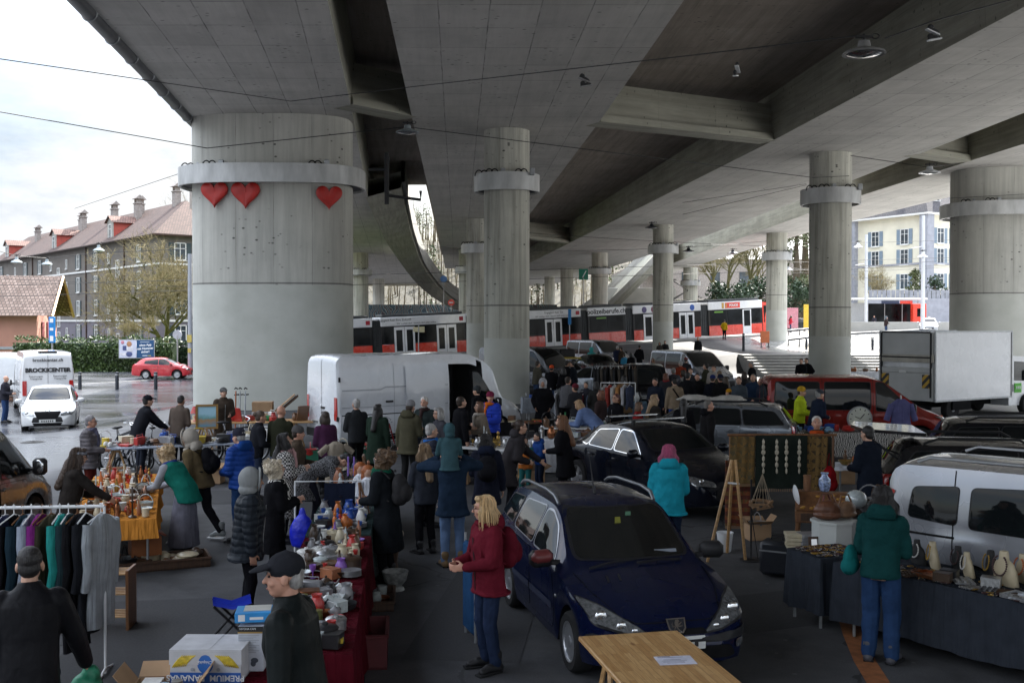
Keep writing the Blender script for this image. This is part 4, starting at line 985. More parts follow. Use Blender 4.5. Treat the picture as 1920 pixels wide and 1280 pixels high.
def board(name,label,px,py,Y,w,h,m,cat,legs=True,z=None):
 p=D(px,py,Y);zz=gz(p.x,p.y);root=thing(name,label,cat,(p.x,p.y,zz))
 mb=MB();mb.box((0,0,.35+h/2),(w,.12,h),b=.02);mb.build('panel',m,root)
 if legs:
  mb=MB()
  for q in(-w*.4,w*.4):mb.box((q,0,.2),(.06,.1,.6));mb.box((q,0,.03),(.08,.7,.06))
  mb.build('stand',DKMET,root)
 return root
board('sign_stand','orange notice board on a stand at the foot of the round column',1434,652,90,.75,1.0,mat('board_orange',(.45,.12,.04),.5),'notice board')
rb=board('red_container','red box container standing right of the tram nose',1430,625,112,1.5,1.5,T_RED,'container',False)
board('yellow_sign','yellow and white upright sign near the round column',1516,598,118,1.1,2.6,mat('board_yellow',(.6,.42,.04),.5),'sign')
pb=board('poster_board','pink and red poster board on the plaza',1486,606,116,1.2,2.2,mat('poster_rose',(.5,.22,.26),.5),'poster board')
root=thing('info_post','narrow blue stop sign on a thin post in front of the tram doors','sign',D(1068,672,82));mb=MB();mb.cyl((0,0,-.5),(0,0,2.6),.04,n=8);mb.build('post',STEEL,root);mb=MB();mb.box((0,0,3.2),(.24,.06,1.2),b=.02);mb.build('panel',BLUE,root)
root=thing('info_post','pale post with two small boards before the tram doors by the heart pillar','sign',D(785,690,80));mb=MB();mb.cyl((0,0,-.5),(0,0,3.3),.04,n=8);mb.build('post',STEEL,root);mb=MB();mb.box((-.22,0,2.9),(.36,.06,.36));mb.box((.25,0,2.9),(.4,.06,.42));mb.build('panel',mat('board_cream',(.6,.55,.35),.5),root)
root=thing('road_sign','blue round road sign on a pole beside the curved ramp','sign',D(832,600,130));mb=MB();mb.cyl((0,0,-2),(0,0,4.6),.05,n=8);mb.build('post',STEEL,root);mb=MB();mb.cyl((0,-.04,5),(0,.04,5),.42,n=20);mb.build('disc',mat('sign_faded_blue',(.08,.17,.33),.5),root)
root=thing('no_entry_sign','red no-entry sign beside the curved ramp','sign',D(846,575,128));mb=MB();mb.cyl((0,0,-3),(0,0,.3),.05,n=8);mb.build('post',STEEL,root);mb=MB();mb.cyl((0,-.04,.5),(0,.04,.5),.4,n=20);mb.build('disc',T_RED,root);mb=MB();mb.box((0,-.05,.5),(.5,.03,.12));mb.build('bar',WHITEINK,root)
root=thing('motorway_sign','green direction sign on a post above the sloping ramp','sign',D(1094,545,150));mb=MB();mb.cyl((0,0,-3),(0,0,2),.06,n=8);mb.build('post',STEEL,root);mb=MB();mb.box((0,0,2.3),(1.3,.08,1.5));mb.build('panel',mat('sign_green',(.01,.2,.13),.5),root);mb=MB();mb.box((.1,-.06,2.3),(.12,.03,1.1),M=Matrix.Rotation(.5,3,'Y'));mb.build('arrow',WHITEINK,root)
root=thing('retaining_wall','dark graffiti-covered retaining wall far behind the tram','wall',D(850,595,175));mb=MB();mb.box((0,0,.4),(34,.6,3.4))
gm=bpy.data.materials.new('graffiti');nt,Nn,Ll=nodes_of(gm);tcx=Nn.new('ShaderNodeTexCoord');ww=Nn.new('ShaderNodeTexWave');ww.inputs['Scale'].default_value=.5;ww.inputs['Distortion'].default_value=14;ww.inputs['Detail'].default_value=3;Ll.new(tcx.outputs['Object'],ww.inputs['Vector'])
Ll.new(ramp(Nn,Ll,ww.outputs['Fac'],[(.0,(.02,.03,.04)),(.4,(.04,.1,.12)),(.6,(.3,.33,.3)),(.75,(.1,.06,.04)),(1,(.02,.02,.03))]),Nn['Principled BSDF'].inputs['Base Color']);mb.build('wall_body',gm,root)
root=thing('abutment','pale concrete abutment wall under the sloping ramp behind the tram','wall',D(1200,590,170));mb=MB();mb.box((0,0,1.5),(11,3,5.5),b=.05);mb.build('wall_body',CON_LIGHT,root)
mb=MB()
for k in range(3):
 yy=270;mb.m=0;mb.box((-30+k*28,yy,1+k*.8),(26,3,4),b=.1)
tag(mb.build('far_parapet',CON_LIGHT),'pale far parapet walls of the approach ramps at the foot of the hill','wall')
def pchip(tab):
 xs=np.array([t[0]for t in tab],float);ys=np.array([t[1]for t in tab],float)
 h=np.diff(xs);d=np.diff(ys)/h;m=np.zeros(len(xs));m[0],m[-1]=d[0],d[-1]
 for i in range(1,len(xs)-1):
  if d[i-1]*d[i]>0:
   w1,w2=2*h[i]+h[i-1],h[i]+2*h[i-1];m[i]=(w1+w2)/(w1/d[i-1]+w2/d[i])
 def f(x):
  x=min(max(x,xs[0]),xs[-1]);i=min(int(np.searchsorted(xs,x,'right'))-1,len(xs)-2);i=max(i,0);t=(x-xs[i])/h[i]
  return(2*t**3-3*t*t+1)*ys[i]+(t**3-2*t*t+t)*h[i]*m[i]+(-2*t**3+3*t*t)*ys[i+1]+(t**3-t*t)*h[i]*m[i+1]
 return f
def rpoly(poly,r):
 out=[];n=len(poly)
 for i in range(n):
  p,a,b=Vector(poly[i]),Vector(poly[i-1]),Vector(poly[(i+1)%n])
  k=min(r,(a-p).length*.45,(b-p).length*.45);q0=p+(a-p).normalized()*k;q1=p+(b-p).normalized()*k
  for t in(0,.25,.5,.75,1):out.append(tuple(q0*(1-t)**2+p*2*t*(1-t)+q1*t*t))
 return out
class Car:
 def __init__(s,name,label,cat,pos,head,spec,col,group=None,metallic=.3,yaw=None):
  s.sp=spec;yaw=math.atan2(head[1],head[0])if yaw is None else yaw
  s.root=thing(name,label,cat,(pos[0],pos[1],gz(pos[0],pos[1])if len(pos)<3 else pos[2]),yaw,group)
  s.pm=paint(col,metallic);s.body()
 def body(s):
  sp=s.sp;L,Wd=sp['L'],sp['W'];top,belt,hw,re=pchip(sp['top']),pchip(sp['belt']),pchip(sp['hw']),pchip(sp['re'])
  Rw=sp['R'];Ra=Rw+.055;zs=sp.get('sill',.2);zc=Rw
  xs=set(np.round(np.linspace(-L/2,L/2,64),3))|{-L/2+.03,L/2-.03,-L/2+.08,L/2-.08,L/2-.14,-L/2+.14}
  for xc in sp['ax']:
   for a in range(0,181,15):xs.add(round(xc+Ra*math.cos(R(a)),4))
  for hname in sp.get('holes',[]):xs.add(hname[0]);xs.add(hname[1])
  xs=sorted(x for x in xs if-L/2-1e-6<=x<=L/2+1e-6);rows=[]
  ends=sp.get('under',.12)
  for x in xs:
   zl=zs+max(0,(abs(x)-L/2+.5))*ends*1.2
   for xc in sp['ax']:
    if abs(x-xc)<=Ra:zl=max(zl,zc+math.sqrt(max(0,Ra*Ra-(x-xc)**2)))
   h=hw(x);zt=top(x);zb=min(belt(x),zt-.015);zl=min(zl,zb-.03);r_=min(re(x),h*.99);cr=min(sp.get('crown',.05),(zt-zb)*.6);ze=zt-cr
   half=[(h*.78,zl+.0),(h*.955,zl)]
   for t in(.14,.3,.5,.7,.88,1):half.append((h*(.955+.045*math.sin(math.pi*min(1,.12+.62*t))-.02*max(0,t-.75)*4*.5),zl+(zb-zl)*t))
   y0=half[-1][0]
   for t in(.12,.35,.6,.82,.95):half.append((y0+(r_-y0)*t+.035*math.sin(math.pi*t)*(ze-zb),zb+(ze-zb)*t))
   for t in(0,.06,.16,.34,.6,1):half.append((r_*(1-t),ze+cr*(1-(1-t)**2.2)))
   rows.append([(x,y,z)for y,z in half]+[(x,-y,z)for y,z in half[-2::-1]])
  mb=MB();n=len(rows[0]);vs=[p for r_ in rows for p in r_];mi=[]
  holes=sp.get('holes',[])
  for i in range(len(rows)-1):
   xm=(xs[i]+xs[i+1])/2
   for j in range(n-1):
    a=(i*n+j,i*n+j+1,(i+1)*n+j+1,(i+1)*n+j);c=sum((Vector(vs[q])for q in a),Vector())/4
    skip=any(h_[0]<xm<h_[1]and h_[2]<c.z<h_[3]and c.y*h_[4]>Wd*.3 for h_ in holes)
    s_=(j==0 or j==n-2)
    mb.m=1 if s_ else(2 if skip else 0);mb.add([vs[q]for q in a],[(0,1,2,3)])
   mb.m=1;mb.add([vs[i*n],vs[(i+1)*n],vs[(i+1)*n+n-1],vs[i*n+n-1]],[(0,1,2,3)])
  mb.m=0
  mb.add(rows[0],[tuple(range(n))]);mb.add(rows[-1],[tuple(range(n))])
  bm=bmesh.new();me=bpy.data.meshes.new('body');me.from_pydata(mb.v,[],mb.f);me.polygons.foreach_set('material_index',mb.mi);bm.from_mesh(me)
  bmesh.ops.remove_doubles(bm,verts=bm.verts,dist=.0004);bmesh.ops.recalc_face_normals(bm,faces=bm.faces)
  s.bvh=BVHTree.FromBMesh(bm)
  bmesh.ops.delete(bm,geom=[f for f in bm.faces if f.material_index==2],context='FACES')
  bm.to_mesh(me);bm.free();me.materials.append(s.pm);me.materials.append(DARKIN)
  me.polygons.foreach_set('use_smooth',[True]*len(me.polygons));me.set_sharp_from_angle(angle=R(32));s.b=link('body',me,s.root)
  for h_ in holes:
   mb=MB();z0,z1=h_[2]+.02,h_[3]-.02;yo=Wd*.44*h_[4];yi=-Wd*.4*h_[4];x0,x1=h_[0]-.9,h_[1]+.1
   mb.quad((x0,yi,z0),(x1,yi,z0),(x1,yi,z1),(x0,yi,z1));mb.quad((x0,yo,z0),(x1,yo,z0),(x1,yi,z0),(x0,yi,z0));mb.quad((x0,yo,z1),(x1,yo,z1),(x1,yi,z1),(x0,yi,z1))
   mb.quad((x0,yi,z0),(x0,yo,z0),(x0,yo,z1),(x0,yi,z1));mb.quad((x1,yi,z0),(x1,yo,z0),(x1,yo,z1),(x1,yi,z1));mb.build('cargo_lining',mat('van_lining',(.05,.05,.055),.8),s.root,recalc=False)
  for xc in sp['ax']:
   for sg in(1,-1):s.wheel(xc,sg)
 def wheel(s,xc,sg):
  Rw=s.sp['R'];y=s.sp['W']/2-.02;w=s.sp.get('tw',.2)
  e=bpy.data.objects.new('wheel',None);COL.objects.link(e);e.parent=s.root;e.location=(xc,sg*y,Rw);M=Matrix.Rotation(R(-90*sg),4,'X');e.empty_display_size=.1
  mb=MB();mb.lathe([(Rw*.66,-w),(Rw*.9,-w),(Rw*.985,-w*.85),(Rw,-w*.5),(Rw,-w*.3),(Rw*.97,-.02),(Rw*.9,.0),(Rw*.68,-.004),(Rw*.64,-.03)],n=30,M=M);mb.build('tyre',RUBBER,e,smooth=35)
  mb=MB();mb.lathe([(Rw*.665,-.06),(Rw*.665,-.006),(Rw*.62,-.012),(Rw*.58,-.03)],n=30,M=M);mb.lathe([(Rw*.2,-.05),(Rw*.19,-.012),(Rw*.1,-.004),(.005,-.002)],n=16,M=M)
  ns=s.sp.get('spokes',7)
  for k in range(ns):
   a=2*math.pi*k/ns;T=M@Matrix.Rotation(a,4,'Z')
   w0,w1=Rw*.12,Rw*s.sp.get('sw',.13);vs=[T@Vector(p)for p in((Rw*.14,-w0,-.02),(Rw*.63,-w1,-.022),(Rw*.63,w1,-.022),(Rw*.14,w0,-.02),(Rw*.14,-w0,-.05),(Rw*.63,-w1,-.05),(Rw*.63,w1,-.05),(Rw*.14,w0,-.05))]
   mb.add(vs,[(0,1,2,3),(0,1,5,4),(2,3,7,6)])
  mb.build('rim',ALLOY,e,smooth=30)
  mb=MB();mb.lathe([(Rw*.64,-.075),(.01,-.07)],n=20,M=M);mb.build('brake_disc',DARKIN,e)
 def hit(s,axis,a,b):
  o,d={'L':((a,5,b),(0,-1,0)),'R':((a,-5,b),(0,1,0)),'F':((8,a,b),(-1,0,0)),'B':((-8,a,b),(1,0,0)),'T':((a,b,6),(0,0,-1))}[axis]
  loc,nor,_,_=s.bvh.ray_cast(Vector(o),Vector(d))
  if loc is None:
   h=s.bvh.find_nearest(Vector((a,0,b))+Vector({'L':(0,s.sp['W']/2,0),'R':(0,-s.sp['W']/2,0)}.get(axis,(0,0,0)))if axis in 'LR' else(Vector((s.sp['L']/2*(1 if axis=='F' else-1),a,b))if axis in 'FB' else Vector((a,b,1.5))))
   loc,nor=h[0],h[1]
  if nor.dot(Vector(d))>0:nor=-nor
  return loc,nor
 def decal(s,axis,poly,m,name,off=.006,parent=None,r=.05,step=.07,nr=6,mb=None,extra=None):
  p=rpoly(poly,r)if r else list(poly);lo,hi=min(q[0]for q in p),max(q[0]for q in p)
  xs=sorted(set([round(q[0],4)for q in p]+[round(lo+(hi-lo)*i/max(2,int((hi-lo)/step)),4)for i in range(max(2,int((hi-lo)/step))+1)]));grid=[]
  for x in xs:
   ys=[]
   for i in range(len(p)):
    (x0,y0),(x1,y1)=p[i-1],p[i]
    if min(x0,x1)-1e-4<=x<=max(x0,x1)+1e-4:
     ys+=[y0,y1]if abs(x1-x0)<1e-6 else[y0+(y1-y0)*(x-x0)/(x1-x0)]
   if not ys:continue
   a,b=min(ys),max(ys);row=[]
   for k in range(nr+1):
    l,nn=s.hit(axis,x,a+(b-a)*k/nr);row.append(l+nn*off)
   grid.append(row)
  own=mb is None;mb=mb or MB()
  n=nr+1;vs=[q for r_ in grid for q in r_];fs=[(i*n+j,i*n+j+1,(i+1)*n+j+1,(i+1)*n+j)for i in range(len(grid)-1)for j in range(nr)]
  mb.add(vs,fs)
  if own:return mb.build(name,m,parent or s.root,smooth=50,recalc=False)
 def strip(s,axis,pts,w,mb,off=.005,step=.06):
  P2=[Vector(p)for p in pts];out=[]
  for a,b in zip(P2,P2[1:]):
   k=max(1,int((b-a).length/step));out+=[a.lerp(b,i/k)for i in range(k)]
  out.append(P2[-1]);vs=[]
  for i,p in enumerate(out):
   d=(out[min(i+1,len(out)-1)]-out[max(0,i-1)]).normalized();nn=Vector((-d.y,d.x))*w/2
   for q in(p+nn,p-nn):l,n_=s.hit(axis,q.x,q.y);vs.append(l+n_*off)
  mb.add(vs,[(2*i,2*i+1,2*i+3,2*i+2)for i in range(len(out)-1)])
 def both(s,polys,m,name,**k):
  for ax in k.pop('sides','LR'):
   for p in polys:s.decal(ax,p,m,name,**k)
 def windows(s,polys,trim=.022,sides='LR',glass=None,trim_m=None):
  for ax in sides:
   for p in polys:
    c=sum((Vector(q)for q in p),Vector((0,0)))/len(p)
    gp=[tuple(Vector(q)+(Vector(q)-c).normalized()*trim*1.3)for q in p]
    w=s.decal(ax,p,glass or GLASS,'window',off=.008,r=.06,nr=4)
    s.decal(ax,gp,trim_m or BLACKP,'window_trim',off=.005,parent=w,r=.07,nr=4)
 def screen(s,axis,poly,name,m=None,trim=.03):
  c=sum((Vector(q)for q in poly),Vector((0,0)))/len(poly)
  w=s.decal(axis,poly,m or GLASS,name,off=.009,r=.08,step=.1)
  s.decal(axis,[tuple(Vector(q)+(Vector(q)-c).normalized()*trim*1.3)for q in poly],BLACKP,'window_trim',off=.005,parent=w,r=.09,step=.1);return w
 def doors(s,polys,sides='LR',handle=None):
  for ax in sides:
   for k,p in enumerate(polys):
    c=sum((Vector(q)for q in p),Vector((0,0)))/len(p)
    d=s.decal(ax,[tuple(Vector(q)-(Vector(q)-c).normalized()*.011)for q in p],s.pm,'door',off=.0042,r=.06)
    s.decal(ax,p,DARKIN,'door_gap',off=.002,parent=d,r=.07)
    if handle:
     hx,hz=handle[k];l,nn=s.hit(ax,hx,hz);mb=MB();mb.box(l+nn*.022,(.2,.035,.035),b=.012);mb.box(l+nn*.01,(.05,.03,.05));mb.build('handle',s.sp.get('hm',s.pm),d,smooth=40)
 def mirrors(s,x,z,m=None,size=(.13,.22,.15)):
  for sg in(1,-1):
   l,nn=s.hit('L' if sg>0 else 'R',x,z);c=l+Vector((-.02,sg*.17,.05));mb=MB()
   mb.box(c,(size[0]*.95,size[1]*1.05,size[2]*1.0),b=.042,M=Matrix.Rotation(sg*-.2,3,'Z'));mb.tube([l-Vector((0,sg*.03,0)),c-Vector((0,0,.03))],.03,6);o=mb.build('wing_mirror',m or BLACKP,s.root,smooth=50)
   mb=MB();mb.ell(c+Vector((-size[0]*.42,0,0)),(size[0]*.1,size[1]*.44,size[2]*.42),12,6);mb.build('mirror_glass',CHROME,o,smooth=60)
 def plate(s,axis,z,w=.5,h=.11,y=0):
  o=s.decal(axis,[(y-w/2,z-h/2),(y+w/2,z-h/2),(y+w/2,z+h/2),(y-w/2,z+h/2)],PLATEW,'licence_plate',off=.02,r=.01,nr=2);l,nn=s.hit(axis,y,z)
  mb=MB()
  for i in range(6):mb.box(l+nn*.024+Vector((0,(i-2.5)*w*.13*(1 if axis=='F' else-1),0)),(.004,w*.07,h*.55))
  mb.build('plate_characters',INK,o)
def mirror_poly(p):return[(-a,b)for a,b in p]
def scaled(tab,k=1,dx=0):return[(x*k+dx,v)for x,v in tab]
HW=lambda L,W,f=.62,b=.82:[(-L/2,W/2*b),(-L/2+.06,W/2*(b+.08)),(-L/2+.2,W/2*.965),(-L/2+.6,W/2),(L/2-.75,W/2),(L/2-.35,W/2*.95),(L/2-.14,W/2*.83),(L/2-.05,W/2*(f+.1)),(L/2,W/2*f)]
def spec_hatch():
 L,W=4.03,1.66
 return dict(L=L,W=W,R=.295,ax=(1.2,-1.24),sill=.2,crown=.06,spokes=9,sw=.16,top=[(-2.015,.56),(-1.99,.66),(-1.95,.92),(-1.88,1.02),(-1.66,1.38),(-1.5,1.44),(-.8,1.485),(-.1,1.475),(.18,1.42),(.55,1.2),(.98,.965),(1.25,.9),(1.6,.8),(1.86,.69),(1.96,.6),(2.015,.5)],belt=[(-2.015,.5),(-1.95,.8),(-1.85,.93),(-1,.95),(0,.91),(.95,.87),(1.3,.79),(1.7,.67),(1.93,.56),(2.015,.46)],hw=HW(L,W,.58),re=[(-2.015,.55),(-1.9,.68),(-1.6,.6),(-1,.59),(0,.58),(.2,.59),(.98,.70),(1.4,.66),(1.8,.55),(2.015,.36)])
def spec_car(L=4.4,W=1.78,H=1.46,kind='estate',Rw=.32):
 h=L/2;f=h-.85;r_=-h+.95
 rear={'estate':[(-h,.6),(-h+.03,.75),(-h+.07,.98),(-h+.16,1.05),(-h+.42,H-.06),(-h+.62,H-.01)],'saloon':[(-h,.62),(-h+.04,.8),(-h+.1,.98),(-h+.5,1.05),(-h+.72,1.1),(-h+1.45,H-.05),(-h+1.8,H)],'hatch':[(-h,.58),(-h+.04,.8),(-h+.1,.98),(-h+.22,1.04),(-h+.62,H-.08),(-h+.9,H-.02)],'suv':[(-h,.65),(-h+.03,.9),(-h+.07,1.1),(-h+.16,1.16),(-h+.36,H-.06),(-h+.6,H)]}[kind]
 hb=.98 if kind!='suv' else 1.1
 return dict(L=L,W=W,R=Rw,ax=(f,r_),sill=.21 if kind!='suv' else.28,crown=.06,spokes=5 if kind!='hatch' else 10,sw=.1,kind=kind,top=rear+[(-.2,H),(.15,H-.03),(.45,H-.15),(1.05,hb+.03),(1.3,hb-.02),(h-.5,hb-.13),(h-.18,hb-.22),(h-.06,hb-.32),(h,.5)],belt=[(-h,.55),(-h+.06,.8),(-h+.15,.96 if kind!='suv' else 1.06),(-.5,hb-.03),(1.0,hb-.09),(h-.5,hb-.22),(h-.1,.58),(h,.46)],hw=HW(L,W,.6),re=[(-h,W*.33),(-h+.1,W*.41),(-h+.6,W*.36),(-.3,W*.355),(.2,W*.36),(1.05,W*.43),(h-.5,W*.39),(h-.1,W*.3),(h,W*.24)])
def spec_van(L=4.8,W=1.92,H=1.96,hood=1.12,nose=1.0,ws=1.75,Rw=.33):
 h=L/2
 return dict(L=L,W=W,R=Rw,ax=(h-.95,-h+.95),sill=.27,crown=.05,spokes=8,sw=.14,top=[(-h,H-.22),(-h+.05,H-.09),(-h+.2,H-.01),(0,H),(h-ws-.45,H-.01),(h-ws-.15,H-.1),(h-ws+.35,H-.42),(h-nose+.12,hood+.06),(h-nose+.25,hood),(h-.35,hood-.16),(h-.1,hood-.36),(h,.62)],belt=[(-h,.9),(-h+.1,1.02),(h-ws,1.03),(h-nose,.98),(h-.4,hood-.3),(h-.1,.66),(h,.5)],hw=HW(L,W,.66,.9),re=[(-h,W*.42),(-h+.2,W*.43),(h-ws-.3,W*.43),(h-nose+.2,W*.45),(h-.4,W*.41),(h-.08,W*.33),(h,W*.28)])
def lamp_set(c,front=True,rear=True,fz=.66,fw=.36,rz=.85,rh=.28,vertical=False,lens=None):
 L,W=c.sp['L'],c.sp['W']
 if front:
  for sg in(1,-1):
   p=[(sg*W*.47,fz+.09),(sg*W*.44,fz-.07),(sg*(W*.44-fw),fz-.1),(sg*(W*.45-fw),fz-.02)]
   o=c.decal('F',p,lens or LENS,'headlight',off=.012,r=.03,nr=5,step=.04);l,n_=c.hit('F',sg*W*.37,fz-.02)
   mb=MB();mb.ell(l+n_*.02,(.03,.055,.055),12,8);mb.build('lamp_bowl',CHROME,o,smooth=60)
 if rear:
  for sg in(1,-1):
   if vertical:p=[(sg*W*.46,rz-rh/2),(sg*W*.46,rz+rh/2),(sg*W*.385,rz+rh/2),(sg*W*.385,rz-rh/2)]
   else:p=[(sg*W*.47,rz-.09),(sg*W*.46,rz+.12),(sg*W*.31,rz+.08),(sg*W*.33,rz-.08)]
   c.decal('B',p,TAILRED,'tail_light',off=.012,r=.03,nr=4,step=.04)
   q=[(-L/2+.02,rz-rh/2),(-L/2+.13,rz-rh/2),(-L/2+.1,rz+rh/2),(-L/2+.02,rz+rh/2)]
def std_car(name,label,pos,head,kind,col,L=4.4,W=1.78,H=1.46,metallic=.3,rails=None,group=None,Rw=.32,trim=None,cat='car'):
 c=Car(name,label,cat,pos,head,spec_car(L,W,H,kind,Rw),col,group,metallic);h=L/2;zb=.99 if kind!='suv' else 1.12;zt=H-.12
 if kind=='saloon':wins=[[(.72,zb-.03),(-.12,zb),(-.12,zt),(.22,zt-.02)],[(-.2,zb),(-1.0,zb+.02),(-.85,zt-.06),(-.2,zt)],[(-1.06,zb+.02),(-1.36,zb+.06),(-.93,zt-.1)]]
 elif kind=='hatch':wins=[[(.8,zb-.05),(-.1,zb-.02),(-.1,zt),(.25,zt-.02)],[(-.18,zb-.02),(-1.05,zb+.04),(-1.0,zt-.1),(-.18,zt)]]
 else:wins=[[(.75,zb-.03),(-.12,zb),(-.12,zt),(.24,zt-.02)],[(-.2,zb),(-1.08,zb),(-1.02,zt-.01),(-.2,zt)],[(-1.16,zb),(-h+.3,zb+.02),(-h+.55,zt-.05),(-1.1,zt-.02)]]
 c.windows(wins,trim_m=trim)
 c.screen('F',[(-W*.37,zb+.07),(W*.37,zb+.07),(W*.3,H-.1),(-W*.3,H-.1)],'windscreen')
 if kind=='saloon':c.screen('B',[(-W*.34,1.14),(W*.34,1.14),(W*.29,H-.13),(-W*.29,H-.13)],'rear_window')
 else:c.screen('B',[(-W*.36,zb+.1),(W*.36,zb+.1),(W*.29,H-.12),(-W*.29,H-.12)],'rear_window')
 x1=c.sp['ax'][0]-.45;x2=-.16;x3=c.sp['ax'][1]+.42
 c.doors([[(x1,.32),(x2,.32),(x2,zb-.06),(x1+.1,zb-.1)],[(x2-.02,.32),(x3,.42),(x3-.1,zb-.05),(x2-.02,zb-.06)]],handle=[(x2+.14,zb-.16),(x3+.15,zb-.15)])
 lamp_set(c,fz=.68,rz=.86 if kind!='suv' else.98);c.mirrors(.72,zb-.03,c.pm)
 c.decal('F',[(-W*.28,.38),(W*.28,.38),(W*.25,.55),(-W*.25,.55)],BLACKP,'grille',off=.008,r=.04);c.plate('F',.42);c.plate('B',.72 if kind!='saloon' else.8)
 mb=MB();c.strip('B',[(-W*.4,.55),(W*.4,.55)],.012,mb);c.strip('B',[(-W*.33,zb-.02),(W*.33,zb-.02)],.01,mb);mb.build('panel_seams',DARKIN,c.root,recalc=False)
 if rails:
  for sg in(1,-1):
   mb=MB();zr=H;mb.tube([(.0,sg*W*.33,zr-.04),(-.15,sg*W*.335,zr+.045),(-h+.9,sg*W*.335,zr+.035),(-h+.68,sg*W*.335,zr-.05)],.022,6);mb.build('roof_rail',rails,c.root,smooth=60)
 return c
def std_van(name,label,pos,head,col,L=4.8,W=1.92,H=1.96,group=None,side_glass=True,hood=1.12,nose=1.0,ws=1.75,holes=None,rear_glass=True,metallic=.2,Rw=.33,lens=None,front=True):
 sp=spec_van(L,W,H,hood,nose,ws,Rw)
 if holes:sp['holes']=holes
 c=Car(name,label,'van',pos,head,sp,col,group,metallic);h=L/2;zb=1.1;zt=min(H-.16,2.0);xd=h-ws-.35
 c.windows([[(h-nose-.08,zb-.05),(xd+.05,zb-.02),(xd+.05,zt),(h-ws-.1,zt-.03)]])
 if side_glass:c.windows([[(xd-.1,zb),(xd-1.25,zb),(xd-1.25,zt),(xd-.1,zt)],[(xd-1.4,zb),(-h+.16,zb),(-h+.2,zt),(xd-1.4,zt)]])
 c.screen('F',[(-W*.41,hood+.13),(W*.41,hood+.13),(W*.385,min(H-.12,2.1)),(-W*.385,min(H-.12,2.1))],'windscreen')
 if rear_glass:
  for sg in(1,-1):c.decal('B',[(sg*.05,1.1),(sg*W*.38,1.1),(sg*W*.37,H-.24),(sg*.05,H-.24)],GLASS,'rear_window',off=.008)
 x1=c.sp['ax'][0]-.42;hol=holes or[]
 c.doors([[(x1,.38),(xd,.38),(xd,zb-.08),(x1+.12,zb-.12)]],handle=[(xd+.15,zb-.18)])
 mb=MB()
 for ax in 'LR':
  c.strip(ax,[(xd-.03,.4),(xd-.03,zt+.08)],.012,mb);c.strip(ax,[(xd-1.32,.45),(xd-1.32,zt+.08)],.012,mb);c.strip(ax,[(-h+.12,zb-.12),(xd-1.3,zb-.12)],.025,mb)
 c.strip('B',[(0,.5),(0,H-.15)],.014,mb);mb.build('panel_seams',DARKIN,c.root,recalc=False)
 mb=MB()
 for ax in 'LR':c.decal(ax,[(c.sp['ax'][0]-.42,.3),(c.sp['ax'][1]+.42,.3),(c.sp['ax'][1]+.42,.42),(c.sp['ax'][0]-.42,.42)],None,'',off=.012,r=.02,nr=2,mb=mb)
 mb.build('side_moulding',BLACKP,c.root,smooth=40,recalc=False)
 c.decal('F',[(-W*.44,.34),(W*.44,.34),(W*.42,.6),(-W*.42,.6)],BLACKP,'bumper',off=.02,r=.05);c.decal('F',[(-W*.24,.68),(W*.24,.68),(W*.22,.8),(-W*.22,.8)],BLACKP,'grille',off=.01,r=.03);c.plate('F',.45)
 c.decal('B',[(-W*.45,.36),(W*.45,.36),(W*.44,.58),(-W*.44,.58)],BLACKP,'bumper',off=.03,r=.05);c.plate('B',.75,y=.35)
 lamp_set(c,fz=.86,fw=.3,rz=1.15,rh=.6,vertical=True);c.mirrors(h-nose-.15,zb,None,(.14,.2,.26));return c
d=Vector((.567-.0,-2.27)).normalized();rgt=Vector((d.y,-d.x));fa=Vector((.567,10.3))-rgt*.78;cpos=fa-d*1.2
hero=Car('parked_car','dark blue small estate car with roof rails parked nose-on behind the pine table','car',(cpos.x,cpos.y),d,spec_hatch(),(.004,.008,.036),None,.3);c=hero;W=1.66
c.windows([[(.62,.955),(-.12,.985),(-.12,1.35),(.05,1.35),(.28,1.26)],[(-.2,.99),(-.98,1.03),(-.9,1.34),(-.2,1.37)]],trim_m=mat('window_trim_silver',(.3,.31,.34),.3,.8))
c.windows([[(-1.07,1.05),(-1.72,1.08),(-1.52,1.31),(-1.02,1.34)]])
c.screen('F',[(-.60,1.0),(.60,1.0),(.52,1.40),(-.52,1.40)],'windscreen',mat('windscreen_glass',(.008,.009,.009),.05,0,.3,2,spec=.6));c.screen('B',[(-.56,1.06),(.56,1.06),(.48,1.36),(-.48,1.36)],'rear_window')
c.sp['hm']=c.pm
c.doors([[(.74,.3),(-.14,.3),(-.14,.93),(.66,.87),(.82,.6)],[(-.17,.3),(-.82,.36),(-1.0,.62),(-1.02,.96),(-.17,.93)]],handle=[(.02,.82),(-.86,.86)])
for sg in(1,-1):
 hl=c.decal('F',[(sg*.80,.78),(sg*.74,.63),(sg*.44,.55),(sg*.27,.535),(sg*.36,.6),(sg*.62,.735)],LENS,'headlight',off=.014,r=.035,step=.03,nr=6)
 for yy,zz,rr in((.66,.665,.062),(.51,.605,.05),(.40,.572,.032)):
  l,n_=c.hit('F',sg*yy,zz);mb=MB();mb.ell(l+n_*.012,(rr*.35,rr,rr),16,10);mb.build('lamp_bowl',CHROME,hl,smooth=60)
 c.decal('F',[(sg*.805,.79),(sg*.745,.615),(sg*.44,.535),(sg*.24,.52),(sg*.35,.605),(sg*.62,.75)],BLACKP,'lamp_gap',off=.007,r=.035,step=.03,parent=hl)
 c.decal('F',[(sg*.77,.44),(sg*.6,.44),(sg*.6,.36),(sg*.74,.36)],LENS,'fog_light',off=.012,r=.03,step=.04)
 c.decal('B',[(sg*.76,.72),(sg*.7,1.0),(sg*.6,1.0),(sg*.62,.72)],TAILRED,'tail_light',off=.012,r=.03,step=.04)
